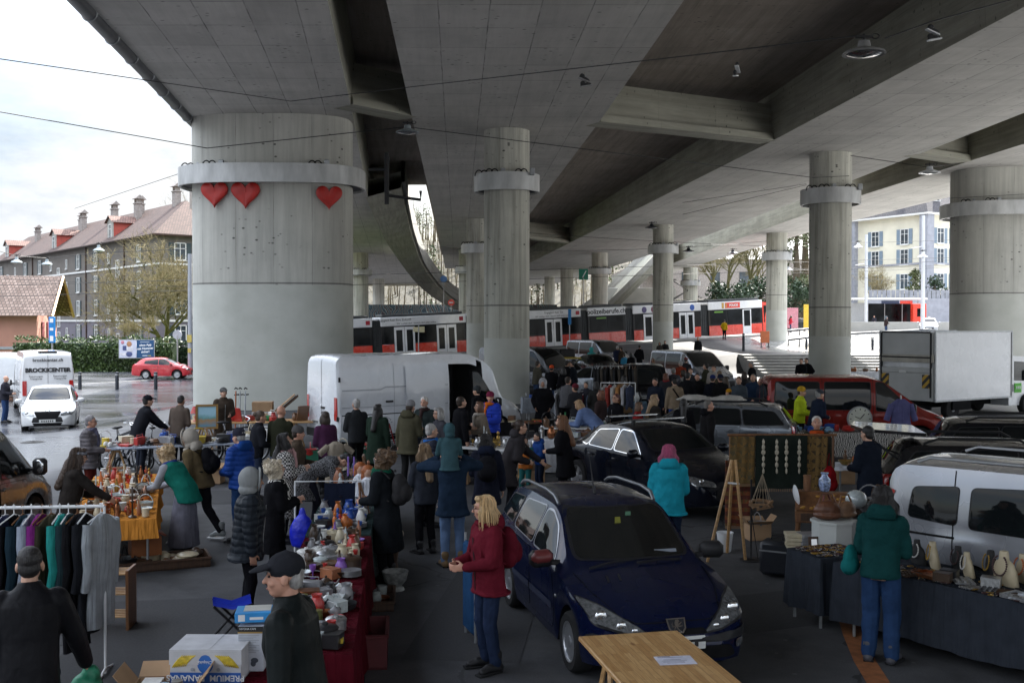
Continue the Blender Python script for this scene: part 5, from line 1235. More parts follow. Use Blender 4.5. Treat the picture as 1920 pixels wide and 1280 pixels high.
c.decal('F',[(-.74,.545),(-.22,.49),(.22,.49),(.74,.545),(.79,.5),(.7,.455),(-.7,.455),(-.79,.5)],BLACKP,'bumper_strip',off=.018,r=.02,step=.05)
c.decal('F',[(-.52,.42),(.52,.42),(.6,.3),(-.6,.3)],DARKIN,'lower_intake',off=.01,r=.05)
c.decal('F',[(-.3,.525),(.3,.525),(.26,.575),(-.26,.575)],DARKIN,'grille',off=.012,r=.02)
c.plate('F',.455,.52,.11)
l,n_=c.hit('F',0,.6);up=Vector((0,0,1));up=(up-n_*up.dot(n_)).normalized();rt=up.cross(n_)
Mb=Matrix((rt,up,n_)).transposed().to_4x4();Mb.translation=l+n_*.012
mb=MB();mb.M=Mb;sh=[(-.095,.07),(.095,.07),(.085,-.03),(.05,-.075),(-.05,-.075),(-.085,-.03)];mb.prism(sh,-.01,.012);bd=mb.build('badge',CHROME,c.root)
mb=MB();mb.M=Mb;mb.prism([(x*.82,y*.82)for x,y in sh],.012,.015);mb.build('badge_field',mat('badge_dark',(.012,.014,.02),.4),bd)
mb=MB();mb.M=Mb
for pts in([(-.01,.05),(.02,.055),(.03,.035),(.012,.02),(.02,-.005),(.0,-.025),(-.02,-.01),(-.022,.02)],[(.012,.012),(.045,.03),(.05,.022),(.018,-.004)],[(.012,-.006),(.05,-.002),(.05,-.012),(.012,-.02)],[(0,-.02),(.02,-.05),(.035,-.055),(.03,-.062),(.008,-.055),(-.014,-.02)],[(-.015,-.015),(-.03,-.045),(-.02,-.058),(-.03,-.06),(-.042,-.045),(-.028,-.012)],[(-.02,-.005),(-.045,-.02),(-.055,.01),(-.04,.035),(-.045,.01),(-.038,-.006)]):mb.prism(pts,.015,.021)
mb.build('badge_lion',CHROME,bd)
c.mirrors(.70,.95,None,(.15,.24,.17))
mb=MB();l,n_=c.hit('R',.70,.95);mb.box(l+Vector((.015,-.17,.072)),(.14,.235,.14),b=.05,M=Matrix.Rotation(.2,3,'Z'));mb.build('mirror_cap',mat('mirror_cap_red',(.16,.03,.03),.4),c.root,smooth=60)
for sg in(1,-1):
 mb=MB();mb.tube([(.02,sg*.545,1.425),(-.1,sg*.555,1.5),(-.4,sg*.56,1.525),(-1.2,sg*.555,1.505),(-1.48,sg*.545,1.46),(-1.6,sg*.54,1.41)],[.02,.022,.02,.02,.022,.02],8);mb.build('roof_rail',mat('rail_grey',(.2,.21,.23),.35,.6),c.root,smooth=60)
mb=MB();c.strip('T',[(.98,.69),(1.4,.63),(1.8,.5)],.009,mb,.004);c.strip('T',[(.98,-.69),(1.4,-.63),(1.8,-.5)],.009,mb,.004);c.strip('F',[(-.62,.72),(-.36,.63),(0,.635),(.36,.63),(.62,.72)],.008,mb,.004)
for ax in 'LR':c.strip(ax,[(.86,.3),(.78,.62),(.7,.9)],.008,mb,.004)
mb.build('panel_seams',DARKIN,c.root,recalc=False)
for ax in 'LR':
 mb=MB();c.decal(ax,[(.72,.5),(-.12,.5),(-.12,.57),(.75,.57)],None,'',off=.016,r=.02,nr=2,mb=mb);c.decal(ax,[(-.16,.5),(-.86,.5),(-.93,.57),(-.16,.57)],None,'',off=.016,r=.02,nr=2,mb=mb);mb.build('side_moulding',mat('moulding_blue',(.02,.025,.05),.5),c.root,smooth=40,recalc=False)
 l,n_=c.hit(ax,.86,.66);mb=MB();mb.ell(l+n_*.004,(.03,.012,.02),10,6);mb.build('side_indicator',LENS,c.root,smooth=60)
for q in(-1,1):
 mb=MB();y0=-.52 if q<0 else-.02;l0,n0=c.hit('T',1.0,y0);l1,n1=c.hit('T',.93,y0+.5);mb.tube([l0+n0*.02,l0.lerp(l1,.5)+n0*.035,l1+n1*.022],.011,5);mb.build('wiper',BLACKP,c.root)
for y0,x0 in((-.42,1.3),(-.3,1.3),(.1,1.32)):
 mb=MB();c.strip('T',[(x0,y0),(x0-.14,y0+.02)]if y0<0 else[(x0,y0),(x0-.01,y0+.012)],.022,mb,.006);mb.build('bonnet_vent',BLACKP,c.root,recalc=False)
mb=MB();l,n_=c.hit('T',-.25,-.05);mb.tube([l,l+Vector((-.05,0,.08)),l+Vector((-.2,0,.42))],[.02,.008,.004],6);mb.build('antenna',BLACKP,c.root,smooth=60)
l,n_=c.hit('F',.12,1.33);mb=MB();mb.box(l+n_*.012,(.006,.06,.07));mb.build('toll_sticker',mat('sticker_green',(.08,.2,.12),.5),c.root)
mb=MB();l,n_=c.hit('F',-.03,1.27);mb.add([l+n_*.013+Vector((0,a,b))for a,b in((-.03,.06),(.03,.06),(.045,-.09),(.02,-.1),(0,.0),(-.03,-.08))],[(0,1,2,3,4,5)]);mb.build('air_freshener',mat('freshener_yellow',(.2,.2,.02),.6),c.root)
l,n_=c.hit('F',.36,1.03);mb=MB();mb.box(l+n_*.012,(.005,.24,.035),M=Matrix.Rotation(-.6,3,'Y'));mb.build('dash_paper',mat('dash_paper',(.2,.22,.26),.6),c.root)
dk=(.006,.008,.016);SIL=(.42,.43,.46);WHT=(.72,.74,.78)
hd=Vector((2.2,-4.0)).normalized();cc_=D(1235,850,20.6)
ford=std_car('parked_car','dark navy car with silver roof bars behind the blue estate',(2.75,20.3),hd,'saloon',dk,4.75,1.85,1.48,.3,Rw=.33,trim=CHROME)
for xx in(.1,-.75):
 mb=MB();mb.tube([(xx,-.62,1.55),(xx,.62,1.55)],.022,6);mb.build('roof_bar',CHROME,ford.root)
 for sg in(1,-1):mb=MB();mb.box((xx,sg*.6,1.5),(.1,.06,.12),b=.02);mb.build('bar_foot',BLACKP,ford.root)
mpv=std_van('parked_car','silver compact van with roof rails behind the jewellery table',(6.45,11.6),(.72,-.69),(.33,.34,.37),4.15,1.74,1.8,None,False,1.08,1.05,1.7,metallic=.5)
mpv.root['category']='car'
mpv.windows([[(-.28,1.08),(-1.12,1.1),(-1.1,1.55),(-.28,1.6)],[(-1.26,1.12),(-1.82,1.16),(-1.76,1.5),(-1.24,1.55)]],trim=.01)
for sg in(1,-1):
 mb=MB();mb.tube([(.2,sg*.72,1.79),(.1,sg*.72,1.84),(-1.6,sg*.72,1.84),(-1.75,sg*.72,1.78)],.02,6);mb.build('roof_rail',mat('rail_silver',(.4,.41,.43),.35,.5),mpv.root,smooth=60)
for xx in(-.16,.08):
 l,n_=mpv.hit('R',xx,.93);mb=MB();mb.box(l+n_*.012,(.1,.03,.24),b=.014);mb.build('door_handle',BLACKP,mpv.root,smooth=40)
gre=std_car('parked_car','grey estate car with folded sheets on its roof',(4.55,25.9),(-.95,.3),'estate',(.2,.22,.25),4.7,1.76,1.47,.6,rails=BLACKP)
red=std_van('parked_van','dark red passenger van parked between the market and the white truck',(9.2,28.6),(.995,-.1),(.2,.02,.016),4.8,1.92,1.97)
std_van('parked_van','silver-grey van with its bonnet toward the crowd, farther of the pair',(5.6,68),(.55,-.83),(.3,.32,.36),4.9,1.95,1.98,'grey vans behind the crowd',metallic=.5)
std_van('parked_van','silver-grey van with an open window door, nearer of the pair behind the crowd',(8.8,52),(.42,-.9),(.3,.32,.36),4.9,1.95,1.98,'grey vans behind the crowd',metallic=.5)
SPH=[(.35,1.45,.55,2.25,-1)]
spr=std_van('cargo_van','white high-roof cargo van with its side door slid open in front of the pillar',(-2.55,29.6),(.82,.575),WHT,5.95,1.98,2.55,None,False,1.25,.95,1.55,SPH,False,0,.35)
for nm,zz,hh in(('tail_reflector',.62,.1),):spr.decal('B',[(-.9,zz-hh/2),(-.7,zz-hh/2),(-.7,zz+hh/2),(-.9,zz+hh/2)],TAILRED,nm,off=.035,r=.02)
mb=MB()
for ax in 'R':spr.strip(ax,[(-2.85,1.62),(-1.75,1.62),(-1.6,1.68),(.3,1.68)],.03,mb,.01);spr.strip(ax,[(-2.85,1.18),(.3,1.18)],.02,mb,.008)
spr.strip('R',[(-1.35,.5),(-1.35,2.3)],.014,mb);mb.build('side_crease',mat('crease_grey',(.4,.42,.46),.4),spr.root,recalc=False)
mb=MB()
for sg in(-1,1):
 for zz in(.9,1.9):l,n_=spr.hit('B',sg*.92,zz);mb.box(l+n_*.02,(.04,.05,.12))
l,n_=spr.hit('B',-.1,1.15);mb.box(l+n_*.015,(.03,.2,.05));mb.build('door_hinge',BLACKP,spr.root)
l,n_=spr.hit('R',-1.5,1.3);mb=MB();mb.box(l+n_*.02,(.22,.04,.05),b=.012);mb.build('door_handle',BLACKP,spr.root)
sd_=spr.decal('R',[(-1.02,.55),(.18,.55),(.18,2.2),(-1.02,2.2)],spr.pm,'sliding_door',off=.06,r=.05)
maz=std_car('parked_car','white hatchback facing the market on the wet road',(-16.0,37.0),(.34,-.94),'hatch',(.62,.63,.64),4.06,1.72,1.5,0,Rw=.31)
maz.decal('F',[(-.42,.72),(.42,.72),(.3,.5),(.12,.44),(-.12,.44),(-.3,.5)],DARKIN,'grille',off=.016,r=.05);l,n_=maz.hit('F',0,.72);mb=MB();mb.torus(l+n_*.03,.06,.012,'X',20,6);mb.build('badge',CHROME,maz.root);maz.decal('F',[(-.46,.36),(.46,.36),(.4,.27),(-.4,.27)],DARKIN,'lower_intake',off=.014,r=.03)
bro=std_van('parked_van','white high van with BROCKICENTER lettering on its rear doors',(-20.2,45.8),(-.47,.88),(.66,.67,.69),6.0,2.05,2.62,None,False,1.3,1.0,1.6,None,False,0,.35)
for t,sz,z,b_ in(('brockicenter.ch',.17,2.28,.004),('BROCKICENTER',.22,1.87,.012)):
 lettering(t,sz,INK,bro.root,(-3.03,0,z),(0,-1,0),(0,0,1),bold=b_,sx=1.05)
for q in(-.45,.45):lettering('Raeumungen\nTransporte',.1,INK,bro.root,(-3.03,q,1.58),(0,-1,0),(0,0,1))
lettering('IIIII\nIIIII',.12,mat('grey_ink',(.2,.2,.22),.6),bro.root,(-3.04,-.6,1.0),(0,-1,0),(0,0,1))
l,n_=bro.hit('T',-2.9,0);mb=MB();mb.box(l+Vector((.02,0,.03)),(.12,.7,.05));mb.build('brake_light_bar',DARKIN,bro.root)
std_van('parked_van','white van standing at the edge beside the man in blue jeans',(-25.6,53.5),(-.4,1),(.6,.63,.66),5.6,2.0,2.3,None,False,1.3,1.0,1.6,None,False,0)
rc=std_car('passing_car','small bright red hatchback driving past the hedge',(-23.4,71.6),(1,.06),'hatch',(.5,.02,.03),3.84,1.66,1.43,0,Rw=.3)
lv=std_van('cargo_van','silver-beige van with an open side door at the edge behind the clothes rack',(-8.42,15.35),(.02,1),(.17,.18,.19),4.6,1.9,1.95,None,False,1.05,.95,1.75,[(-.75,.2,.5,1.65,-1)],False,.4)
std_car('parked_car','dark car with its tailgate raised over the jewellery and fruit stall',(8.2,17.2),(.98,-.2),'estate',(.02,.02,.022),4.5,1.8,1.5,.4,rails=BLACKP)
tg=[o for o in bpy.data.objects if o.name.startswith('parked_car')][-1]
mb=MB();mb.prism([(-1.55,-.7),(-2.5,-.66),(-2.62,0),(-2.5,.66),(-1.55,.7)],0,.05,M=Matrix.Translation((0,0,1.5))@Matrix.Rotation(R(3),4,'Y'));hb=mb.build('tailgate',paint((.02,.02,.022),.4),tg)
mb=MB()
for sg in(1,-1):mb=MB();mb.tube([(-1.75,sg*.66,1.05),(-2.5,sg*.66,1.6)],.015,6);mb.build('gas_strut',BLACKP,tg)
std_car('parked_car','black estate car at the right edge beyond the raised tailgate',(10.6,20.9),(.97,-.24),'estate',(.012,.013,.016),4.7,1.8,1.5,.3,rails=BLACKP)
suv=std_car('parked_car','black off-road car seen from behind, beside the hanging jackets',(4.9,40),(.1,1),'suv',(.014,.014,.016),4.8,1.95,1.85,.2,Rw=.38)
std_car('parked_car','pale silver-blue car behind the rack of dark jackets',(3.6,46.5),(-.9,.4),'hatch',(.36,.4,.46),4.1,1.75,1.5,.4)
ylw=std_car('parked_car','silver estate car carrying a yellow roof load and black box',(2.4,52),(.5,-.86),'estate',(.36,.4,.46),4.5,1.78,1.52,.4)
mb=MB();mb.box((-.3,0,1.62),(2.2,1.3,.08),b=.02);mb.build('roof_load',mat('load_yellow',(.45,.33,.05),.6),ylw.root);mb=MB();mb.box((-.1,.1,1.85),(1.1,.9,.4),b=.05);mb.build('roof_case',BLACKP,ylw.root)
std_car('parked_car','black car with its boot lid up near the tram',(4.6,60),(-.3,1),'saloon',(.012,.012,.014),4.6,1.8,1.5,.2)
std_van('parked_van','dark grey van peeping out beside the middle round column',(.95,50.5),(.75,-.6),(.14,.15,.17),5.2,1.95,2.2,None,False,metallic=.3)
PK='cars parked beyond the tram nose'
for k,(px,col,hd_)in enumerate(((1412,(.3,.33,.37),(1,.1)),(1428,(.03,.06,.16),(1,.1)),(1444,(.42,.43,.45),(1,.1)),(1500,(.015,.02,.02),(1,-.1)))):
 p=D(px,598,124+k*3);std_car('parked_car',['silver car parked in the sun right of the tram nose','deep blue car parked in the sun behind the two strollers','white-grey car half hidden by the column with the orange sign','dark car parked behind the red poster board'][k],(p.x,p.y),hd_,'hatch',col,4.2,1.75,1.5,.2,group=PK)
p=D(1752,606,106);glint_car=std_car('parked_car','added car with a sun glint glowing on its front, beside the lamp pole',(p.x,p.y+1.5),(-.35,-.95),'hatch',(.3,.31,.33),4.2,1.75,1.5,.2)
GLINT=bpy.data.materials.new('sun_glint_glow');nt,Nn,Ll=nodes_of(GLINT);Nn['Principled BSDF'].inputs['Emission Color'].default_value=(1,.93,.8,1);Nn['Principled BSDF'].inputs['Emission Strength'].default_value=30  # glow standing in for a reflected sun glint; car added to carry it
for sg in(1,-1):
 l,n_=glint_car.hit('F',sg*.62,.68);mb=MB();mb.ell(l+n_*.03,(.06,.16,.14),12,8);mb.build('sun_glint_spot',GLINT,glint_car.root)
T0=Vector((14.3,36));fwd=Vector((3.6,2.3)).normalized();lft=Vector((-fwd.y,fwd.x));root=thing('box_truck','white box truck with a closed tail lift and green logo on its cab','truck',(T0.x,T0.y,0),math.atan2(fwd.y,fwd.x))
TW,TL=2.25,4.35;BOXW=paint((.66,.68,.71))
mb=MB();mb.box((TL/2,TW/2,1.85),(TL,TW,2.36),b=.03);box=mb.build('cargo_box',BOXW,root)
mb=MB()
for z in(.69,3.03):
 for y in(0,TW):mb.box((TL/2,y,z),(TL+.02,.05,.06))
for y in(.0,TW):mb.box((-.0,y,1.86),(.05,.06,2.4));mb.box((TL,y,1.86),(.05,.06,2.4))
mb.build('edge_rail',STEEL,box)
mb=MB();mb.box((-.05,TW/2,2.6),(.06,TW-.12,.85),b=.01);mb.box((-.05,TW/2,1.15),(.07,TW-.1,.95),b=.01);mb.box((-.06,TW/2,1.72),(.07,TW-.1,.18),b=.01);tl=mb.build('tail_lift',mat('lift_grey',(.45,.46,.46),.5,.1,.12,1.2),root)
mb=MB();mb.box((-.07,TW/2,2.12),(.06,TW-.06,.26));mb.build('lift_beam',mat('lift_beam',(.4,.38,.33),.6,0,.2,3),root)
mb=MB()
for y in(.12,TW-.12):mb.box((-.08,y,1.9),(.05,.06,2.2))
for z in(3.02,2.16):mb.box((-.085,TW/2,z),(.05,TW-.3,.05))
mb.build('door_frame',BLACKP,root)
WARN=bpy.data.materials.new('hazard_stripes');nt,Nn,Ll=nodes_of(WARN);tcx=Nn.new('ShaderNodeTexCoord');ww=Nn.new('ShaderNodeTexWave');ww.bands_direction='DIAGONAL';ww.inputs['Scale'].default_value=2.2;Ll.new(tcx.outputs['Object'],ww.inputs['Vector']);Ll.new(ramp(Nn,Ll,ww.outputs['Fac'],[(.48,(.5,.3,.02)),(.52,(.02,.02,.02))]),Nn['Principled BSDF'].inputs['Base Color'])
for y in(.3,TW-.3):mb=MB();mb.box((-.1,y,1.35),(.03,.28,.46));mb.build('warning_panel',WARN,root)
mb=MB();mb.box((-.1,TW/2+.1,1.66),(.02,.3,.1));mb.build('licence_plate',PLATEW,root)
mb=MB();mb.box((TL/2-.2,TW/2,.52),(TL,.9,.22));mb.box((-.1,TW/2,.45),(.1,TW-.2,.12));mb.box((1.4,.1,.5),(1.0,.3,.3));mb.build('chassis',DARKIN,root)
for xx in(1.0,TL+1.1):
 for sg,yy in((-1,.02),(1,TW-.02)):
  e=bpy.data.objects.new('wheel',None);COL.objects.link(e);e.parent=root;e.location=(xx,yy,.37);M=Matrix.Rotation(R(-90*sg),4,'X')
  mb=MB();mb.lathe([(.2,-.25),(.34,-.24),(.37,-.2),(.37,-.04),(.34,0),(.22,0)],n=28,M=M);mb.build('tyre',RUBBER,e,smooth=35);mb=MB();mb.lathe([(.22,-.02),(.2,-.05),(.1,-.06),(.08,.02),(.01,.03)],n=20,M=M);mb.build('rim',ALLOY,e,smooth=35)
mb=MB();mb.M=Matrix.Rotation(R(90),4,'X');mb.prism([(TL+.08,.35),(TL+2.15,.35),(TL+2.2,.95),(TL+1.75,1.15),(TL+1.15,2.0),(TL+.95,2.12),(TL+.08,2.15)],-TW+.15,-.15);cab=mb.build('cab',BOXW,root,smooth=30)
mb=MB();mb.M=Matrix.Rotation(R(90),4,'X');mb.prism([(TL+.4,1.25),(TL+1.45,1.22),(TL+.98,1.92),(TL+.4,1.95)],-.15,-.14);mb.prism([(TL+.4,1.25),(TL+1.45,1.22),(TL+.98,1.92),(TL+.4,1.95)],-TW+.14,-TW+.15);mb.build('window',GLASS,cab)
mb=MB();mb.quad((TL+1.72,.25,1.22),(TL+1.72,TW-.25,1.22),(TL+1.2,TW-.3,1.98),(TL+1.2,.3,1.98));mb.build('windscreen',GLASS,cab)
mb=MB();mb.box((TL+.62,.135,.98),(.42,.02,.34));mb.build('logo_panel',mat('logo_green',(.06,.4,.01),.5),cab);mb=MB()
for k in range(3):mb.box((TL+.52+k*.1,.12,.99),(.05,.015,.1))
mb.build('logo',WHITEINK,cab);mb=MB();mb.box((TL+1.35,-.08,1.4),(.12,.16,.4),b=.04);mb.build('wing_mirror',BLACKP,cab)
mb=MB();mb.box((TL+.3,.14,.98),(.05,.05,.28),b=.015);mb.build('handle',BLACKP,cab)
def cone(label,p,h=.5):
 root=thing('traffic_cone',label,'traffic cone',p);mb=MB();mb.lathe([(.13,.03),(.1,h*.3),(.04,h),(.02,h)],n=16);mb.build('cone_body',mat('cone_orange',(.6,.1,.02),.5),root,smooth=40);mb=MB();mb.lathe([(.104,h*.3),(.075,h*.62),(.07,h*.62)],n=16,sx=1.03,sy=1.03);mb.build('stripe',WHITEINK,root,smooth=40);mb=MB();mb.box((0,0,.02),(.34,.34,.04),b=.01);mb.build('foot',BLACKP,root)
p=D(1764,782,30);cone('orange and white traffic cone at the nose of the red van',(p.x,p.y,0),.75)
FOLD=bpy.data.textures.new('fold','CLOUDS');FOLD.noise_scale=.1;FOLD.noise_depth=2
CURL=bpy.data.textures.new('curl','CLOUDS');CURL.noise_scale=.035;CURL.noise_depth=2
def soft(mb,name,m,parent,vox,it=3,disp=0,tex=None):
 o=mb.build(name,m,parent,recalc=True)
 r_=o.modifiers.new('remesh','REMESH');r_.mode='VOXEL';r_.voxel_size=vox;r_.use_smooth_shade=True
 if it:s_=o.modifiers.new('smooth','SMOOTH');s_.factor=.5;s_.iterations=it
 if disp:d=o.modifiers.new('folds','DISPLACE');d.texture=tex or FOLD;d.strength=disp;d.mid_level=.5;d.texture_coords='LOCAL'
 return o
def ring_loft(mb,rings,T,n=18):
 out=[]
 for z,rx,ry,yo in rings:out.append([T(Vector((rx*math.copysign(abs(math.cos(a))**.85,math.cos(a)),yo+ry*math.copysign(abs(math.sin(a))**.85,math.sin(a)),z)))for a in[2*math.pi*k/n for k in range(n)]])
 mb.ring(out)
def ik(a,t,l1,l2,hint):
 d=t-a;L_=d.length
 if L_>(l1+l2)*.995:t=a+d*((l1+l2)*.995/L_);d=t-a;L_=d.length
 x=(l1*l1-l2*l2+L_*L_)/(2*L_);hgt=math.sqrt(max(0,l1*l1-x*x));u=d/L_;h=hint-u*hint.dot(u);h.normalize();return a+u*x+h*hgt,t
HANDS={'down':(.27,.03,.80),'swingf':(.26,.2,.86),'swingb':(.27,-.16,.85),'front':(.1,.30,1.1),'phone':(.05,.3,1.22),'pocket':(.21,.1,.95),'reach':(.14,.55,.98),'low':(.2,.42,.62),'up':(.17,.16,1.5),'back':(.06,-.17,.93),'hips':(.2,.05,1.02),'strap':(.13,.15,1.32),'face':(.05,.2,1.5),'ride':(.12,.3,1.25)}
def person(label,px,py,face,h=1.72,t=('jacket',(.02,.02,.025)),l=('trousers',(.02,.02,.025)),s=(.02,.02,.02),hr=('short',(.05,.03,.02)),hat=None,lean=4,hy=0,hp=0,la='down',ra='down',st=0.0,sk=0,gl=False,bp=None,sc=None,beard=None,Y=None,z=None,sit=False,inner=None,group=None,hood=None,vest=None,roll=0):
 k=h/1.75;eff=h*(1-.55*(1-math.cos(R(lean))))if lean>15 else h
 if Y is None:Y=(HC-eff)*FPX/(py-602)
 X=(px-960)/FPX*Y;zz=gz(X,Y)if z is None else z
 vox=(.0085 if Y<12.5 else.013 if Y<18 else.018 if Y<27 else.026 if Y<45 else.04)
 root=thing('person',label,'person',(X,Y,zz),R(face),group);near=Y<13;sn=math.sin(R(lean))
 def T(p):
  p=Vector(p);w=sstep(.86,1.2,p.z);a=R(lean)*w;q=p-Vector((0,0,.95));q=Vector((q.x,q.y*math.cos(a)+q.z*math.sin(a),-q.y*math.sin(a)+q.z*math.cos(a)))
  return(q+Vector((0,-.13*sn,.95)))*k
 S=lambda*p:Vector(p)*k
 nb=Vector((0,-.012,1.5));HM=Matrix.Rotation(R(hy),4,'Z')@Matrix.Rotation(R(-hp),4,'X')@Matrix.Rotation(R(roll),4,'Y')
 a_=R(lean)*.85;TM=Matrix.Rotation(-a_,4,'X')
 hc0=T(nb);Hd=Matrix.Translation(hc0)@TM@HM@Matrix.Translation(Vector((0,.03,.13))*k)@Matrix.Scale(k*1.02,4)
 legs=[]
 for sg in(-1,1):
  f=st*sg;hip=S(sg*.095,-.13*sn,.92)
  if sit:kn,an,to=S(sg*.13,.4,.95),S(sg*.11,.42,.52),S(sg*.11,.55,.45)
  else:
   an=S(sg*(.1+.01),f*.85-.03,.085+max(0,-f)*.22);kn=S(sg*.1,f*.45+.03+.03*(abs(f)>.05),.5+.005);to=an+S(sg*.035,.17,-.05-max(0,-f)*.12)
  legs.append((hip,kn,an,to))
 arms=[]
 for sg,pose in((-1,la),(1,ra)):
  sh=T((sg*.185,-.005,1.41));hx,hyy,hz=HANDS[pose]if isinstance(pose,str)else pose
  tg=Vector((sg*hx,hyy,hz))
  tg=T(tg)if pose in('front','phone','strap','up','face','hips','pocket','back')else tg*k
  el,wr=ik(sh,tg,.3*k,.265*k,Vector((sg*.5,-.75,-.55))if pose not in('up',)else Vector((sg*.9,.3,-.4)))
  arms.append((sg,sh,el,wr,pose))
 mb=MB()
 ring_loft(mb,[(.84,.13,.09,0),(.95,.155,.11,0),(1.08,.135,.095,0),(1.25,.155,.11,0),(1.38,.165,.1,0),(1.45,.1,.075,0),(1.49,.05,.05,0)],T)
 mb.cap(T((0,-.012,1.44)),Hd@Vector((0,-.025,-.08)),.058*k,.053*k)
 E=lambda c,r_:mb.ell((0,0,0),(1,1,1),14,10,Hd@Matrix.Translation(c)@Matrix.Diagonal((*r_,1)))
 E((0,-.012,.03),(.076,.094,.088));E((0,.016,-.03),(.061,.078,.085));E((0,.036,-.078),(.044,.048,.036))
 for sg in(-1,1):E((sg*.077,-.006,-.012),(.012,.02,.032));E((sg*.034,.062,-.03),(.026,.024,.022))
 c2=lambda a,b,ra_,rb_:mb.cap(Hd@Vector(a),Hd@Vector(b),ra_*k,rb_*k,8)
 c2((0,.086,.012),(0,.109,-.026),.0085,.0135);c2((-.036,.078,.03),(.036,.078,.03),.012,.012);c2((-.016,.084,-.062),(.016,.084,-.062),.009,.009)
 for hip,kn,an,to in legs:mb.cap(hip,kn,.085*k,.058*k);mb.cap(kn,an,.056*k,.04*k);mb.cap(an-S(0,.03,.03),to,.036*k,.026*k)
 for sg,sh,el,wr,pose in arms:
  mb.cap(sh,el,.052*k,.043*k);mb.cap(el,wr,.042*k,.03*k)
  d=(wr-el).normalized();side=Vector((sg,0,0))-d*d.x*sg
  side=side.normalized()if side.length>.05 else Vector((0,0,1));pn=d.cross(side).normalized()
  if pn.y<0:pn=-pn
  pc=wr+d*.05*k;Mh=Matrix((pn,side,d)).transposed()
  mb.ell(pc,(.042*k,.017*k,.055*k),12,8,Mh.to_4x4())
  for q,(off,ln)in enumerate(((-.031,.056),(-.0105,.07),(.0105,.075),(.031,.068))):
   b0=pc+pn*off*k+d*.045*k;b1=b0+(d*.9-side*.35)*ln*.5*k;b2=b1+(d*.55-side*.8)*ln*.5*k;mb.cap(b0,b1,.0105*k,.0095*k,6);mb.cap(b1,b2,.0095*k,.008*k,6)
  b0=pc+pn*.035*k-d*.015*k;b1=b0+(pn*.7+d*.6-side*.25)*.038*k;b2=b1+(pn*.15+d*.9-side*.4)*.03*k;mb.cap(b0,b1,.013*k,.011*k,6);mb.cap(b1,b2,.011*k,.009*k,6)
 soft(mb,'body',SKIN[sk],root,min(vox,.0075)if near else vox*.8,2)
 lk,lc=l;lm=cloth(lc,kind='folds' if lk=='skirt' else 'plain');mb=MB()
 if lk=='skirt':
  sw=.17 if len(l)<3 else.17
  ring_loft(mb,[(.12,.25,.22,-.02),(.16,.25,.22,-.02),(.5,.21,.19,-.03),(.8,.18,.15,-.05*sn-.02),(1.0,.16,.12,-.1*sn),(1.04,.15,.11,-.1*sn)],lambda p:Vector(p)*k,22)
 else:
  wd=1.25 if lk=='wide' else 1.0
  mb.ell(S(0,-.13*sn-.005,.95),(.172*k,.13*k,.13*k),16,10)
  for hip,kn,an,to in legs:mb.cap(hip,kn,.098*k,.073*k*wd);mb.cap(kn,an+S(0,0,.01),.072*k*wd,.06*k*wd)
 soft(mb,'skirt' if lk=='skirt' else 'trousers',lm,root,vox,3,.02 if Y<18 else 0)
 mb=MB()
 for hip,kn,an,to in legs:
  mb.cap(an-S(0,.035,.035),an.lerp(to,.55)+S(0,0,.005),.05*k,.045*k);mb.cap(an.lerp(to,.5),to+S(0,0,.005),.043*k,.038*k);mb.cap(an-S(0,.005,.0),an+S(0,-.01,.1 if lk!='boots' else.2),.05*k,.057*k)
 soft(mb,'shoes',mat('shoe_%d_%d_%d'%tuple(int(c*999)for c in s),s,.6,0,.2,20,.2,60),root,vox,2)
 mb=MB()
 for hip,kn,an,to in legs:
  dd=to-an;dd.z=0;dd.normalize();cc=(an+to)/2;Mz=Matrix.Rotation(math.atan2(dd.y,dd.x),3,'Z');mb.box((cc.x,cc.y,min(an.z-.085*k,to.z-.035*k)+.012),(.29*k,.1*k,.022),M=Mz,b=.008)
 mb.build('soles',RUBBER if s[0]<.3 else WHITEP,root)
 tk,tcol=t[0],t[1];hem=t[2]if len(t)>2 else{'jacket':.84,'puffer':.8,'coat':.5,'sweater':.9,'vest':.86}[tk];kind=t[3]if len(t)>3 else('puffer' if tk=='puffer' else 'knit' if tk=='sweater' else 'plain')
 tm=cloth(tcol,kind=kind);inf={'jacket':.018,'puffer':.045,'coat':.028,'sweater':.006,'vest':.03}[tk];i=inf;mb=MB();rings=[]
 if hem<.8:rings+=[(hem,.2+i+.02,.165+i,-.02),(hem+.03,.2+i+.02,.165+i,-.02),(.8,.185+i,.14+i,-.1*sn)]
 else:rings+=[(hem,.172+i,.132+i,-.1*sn),(hem+.03,.175+i,.135+i,-.1*sn)]
 rings+=[(1.02,.165+i,.125+i,0),(1.15,.165+i,.125+i,.005),(1.28,.182+i,.135+i,.01),(1.38,.185+i,.12+i,0),(1.44,.14+i*.6,.095+i*.5,-.01),(1.5,.078+i*.3,.075+i*.3,-.005),(1.53,.066+i*.3,.066+i*.3,0)]
 ring_loft(mb,rings,T,22)
 if tk!='vest':
  for sg,sh,el,wr,pose in arms:mb.cap(sh+Vector((-sg*.02,0,-.01))*k,el,(.071+i*.8)*k,(.056+i*.7)*k);mb.cap(el,wr.lerp(el,.07),(.056+i*.7)*k,(.044+i*.5)*k)
 soft(mb,{'vest':'waistcoat','sweater':'jumper'}.get(tk,'jacket' if tk!='coat' else 'coat'),tm,root,vox,9 if near else 3,(.007 if kind=='leather' else.022 if tk!='puffer' else.03)if Y<20 else 0)
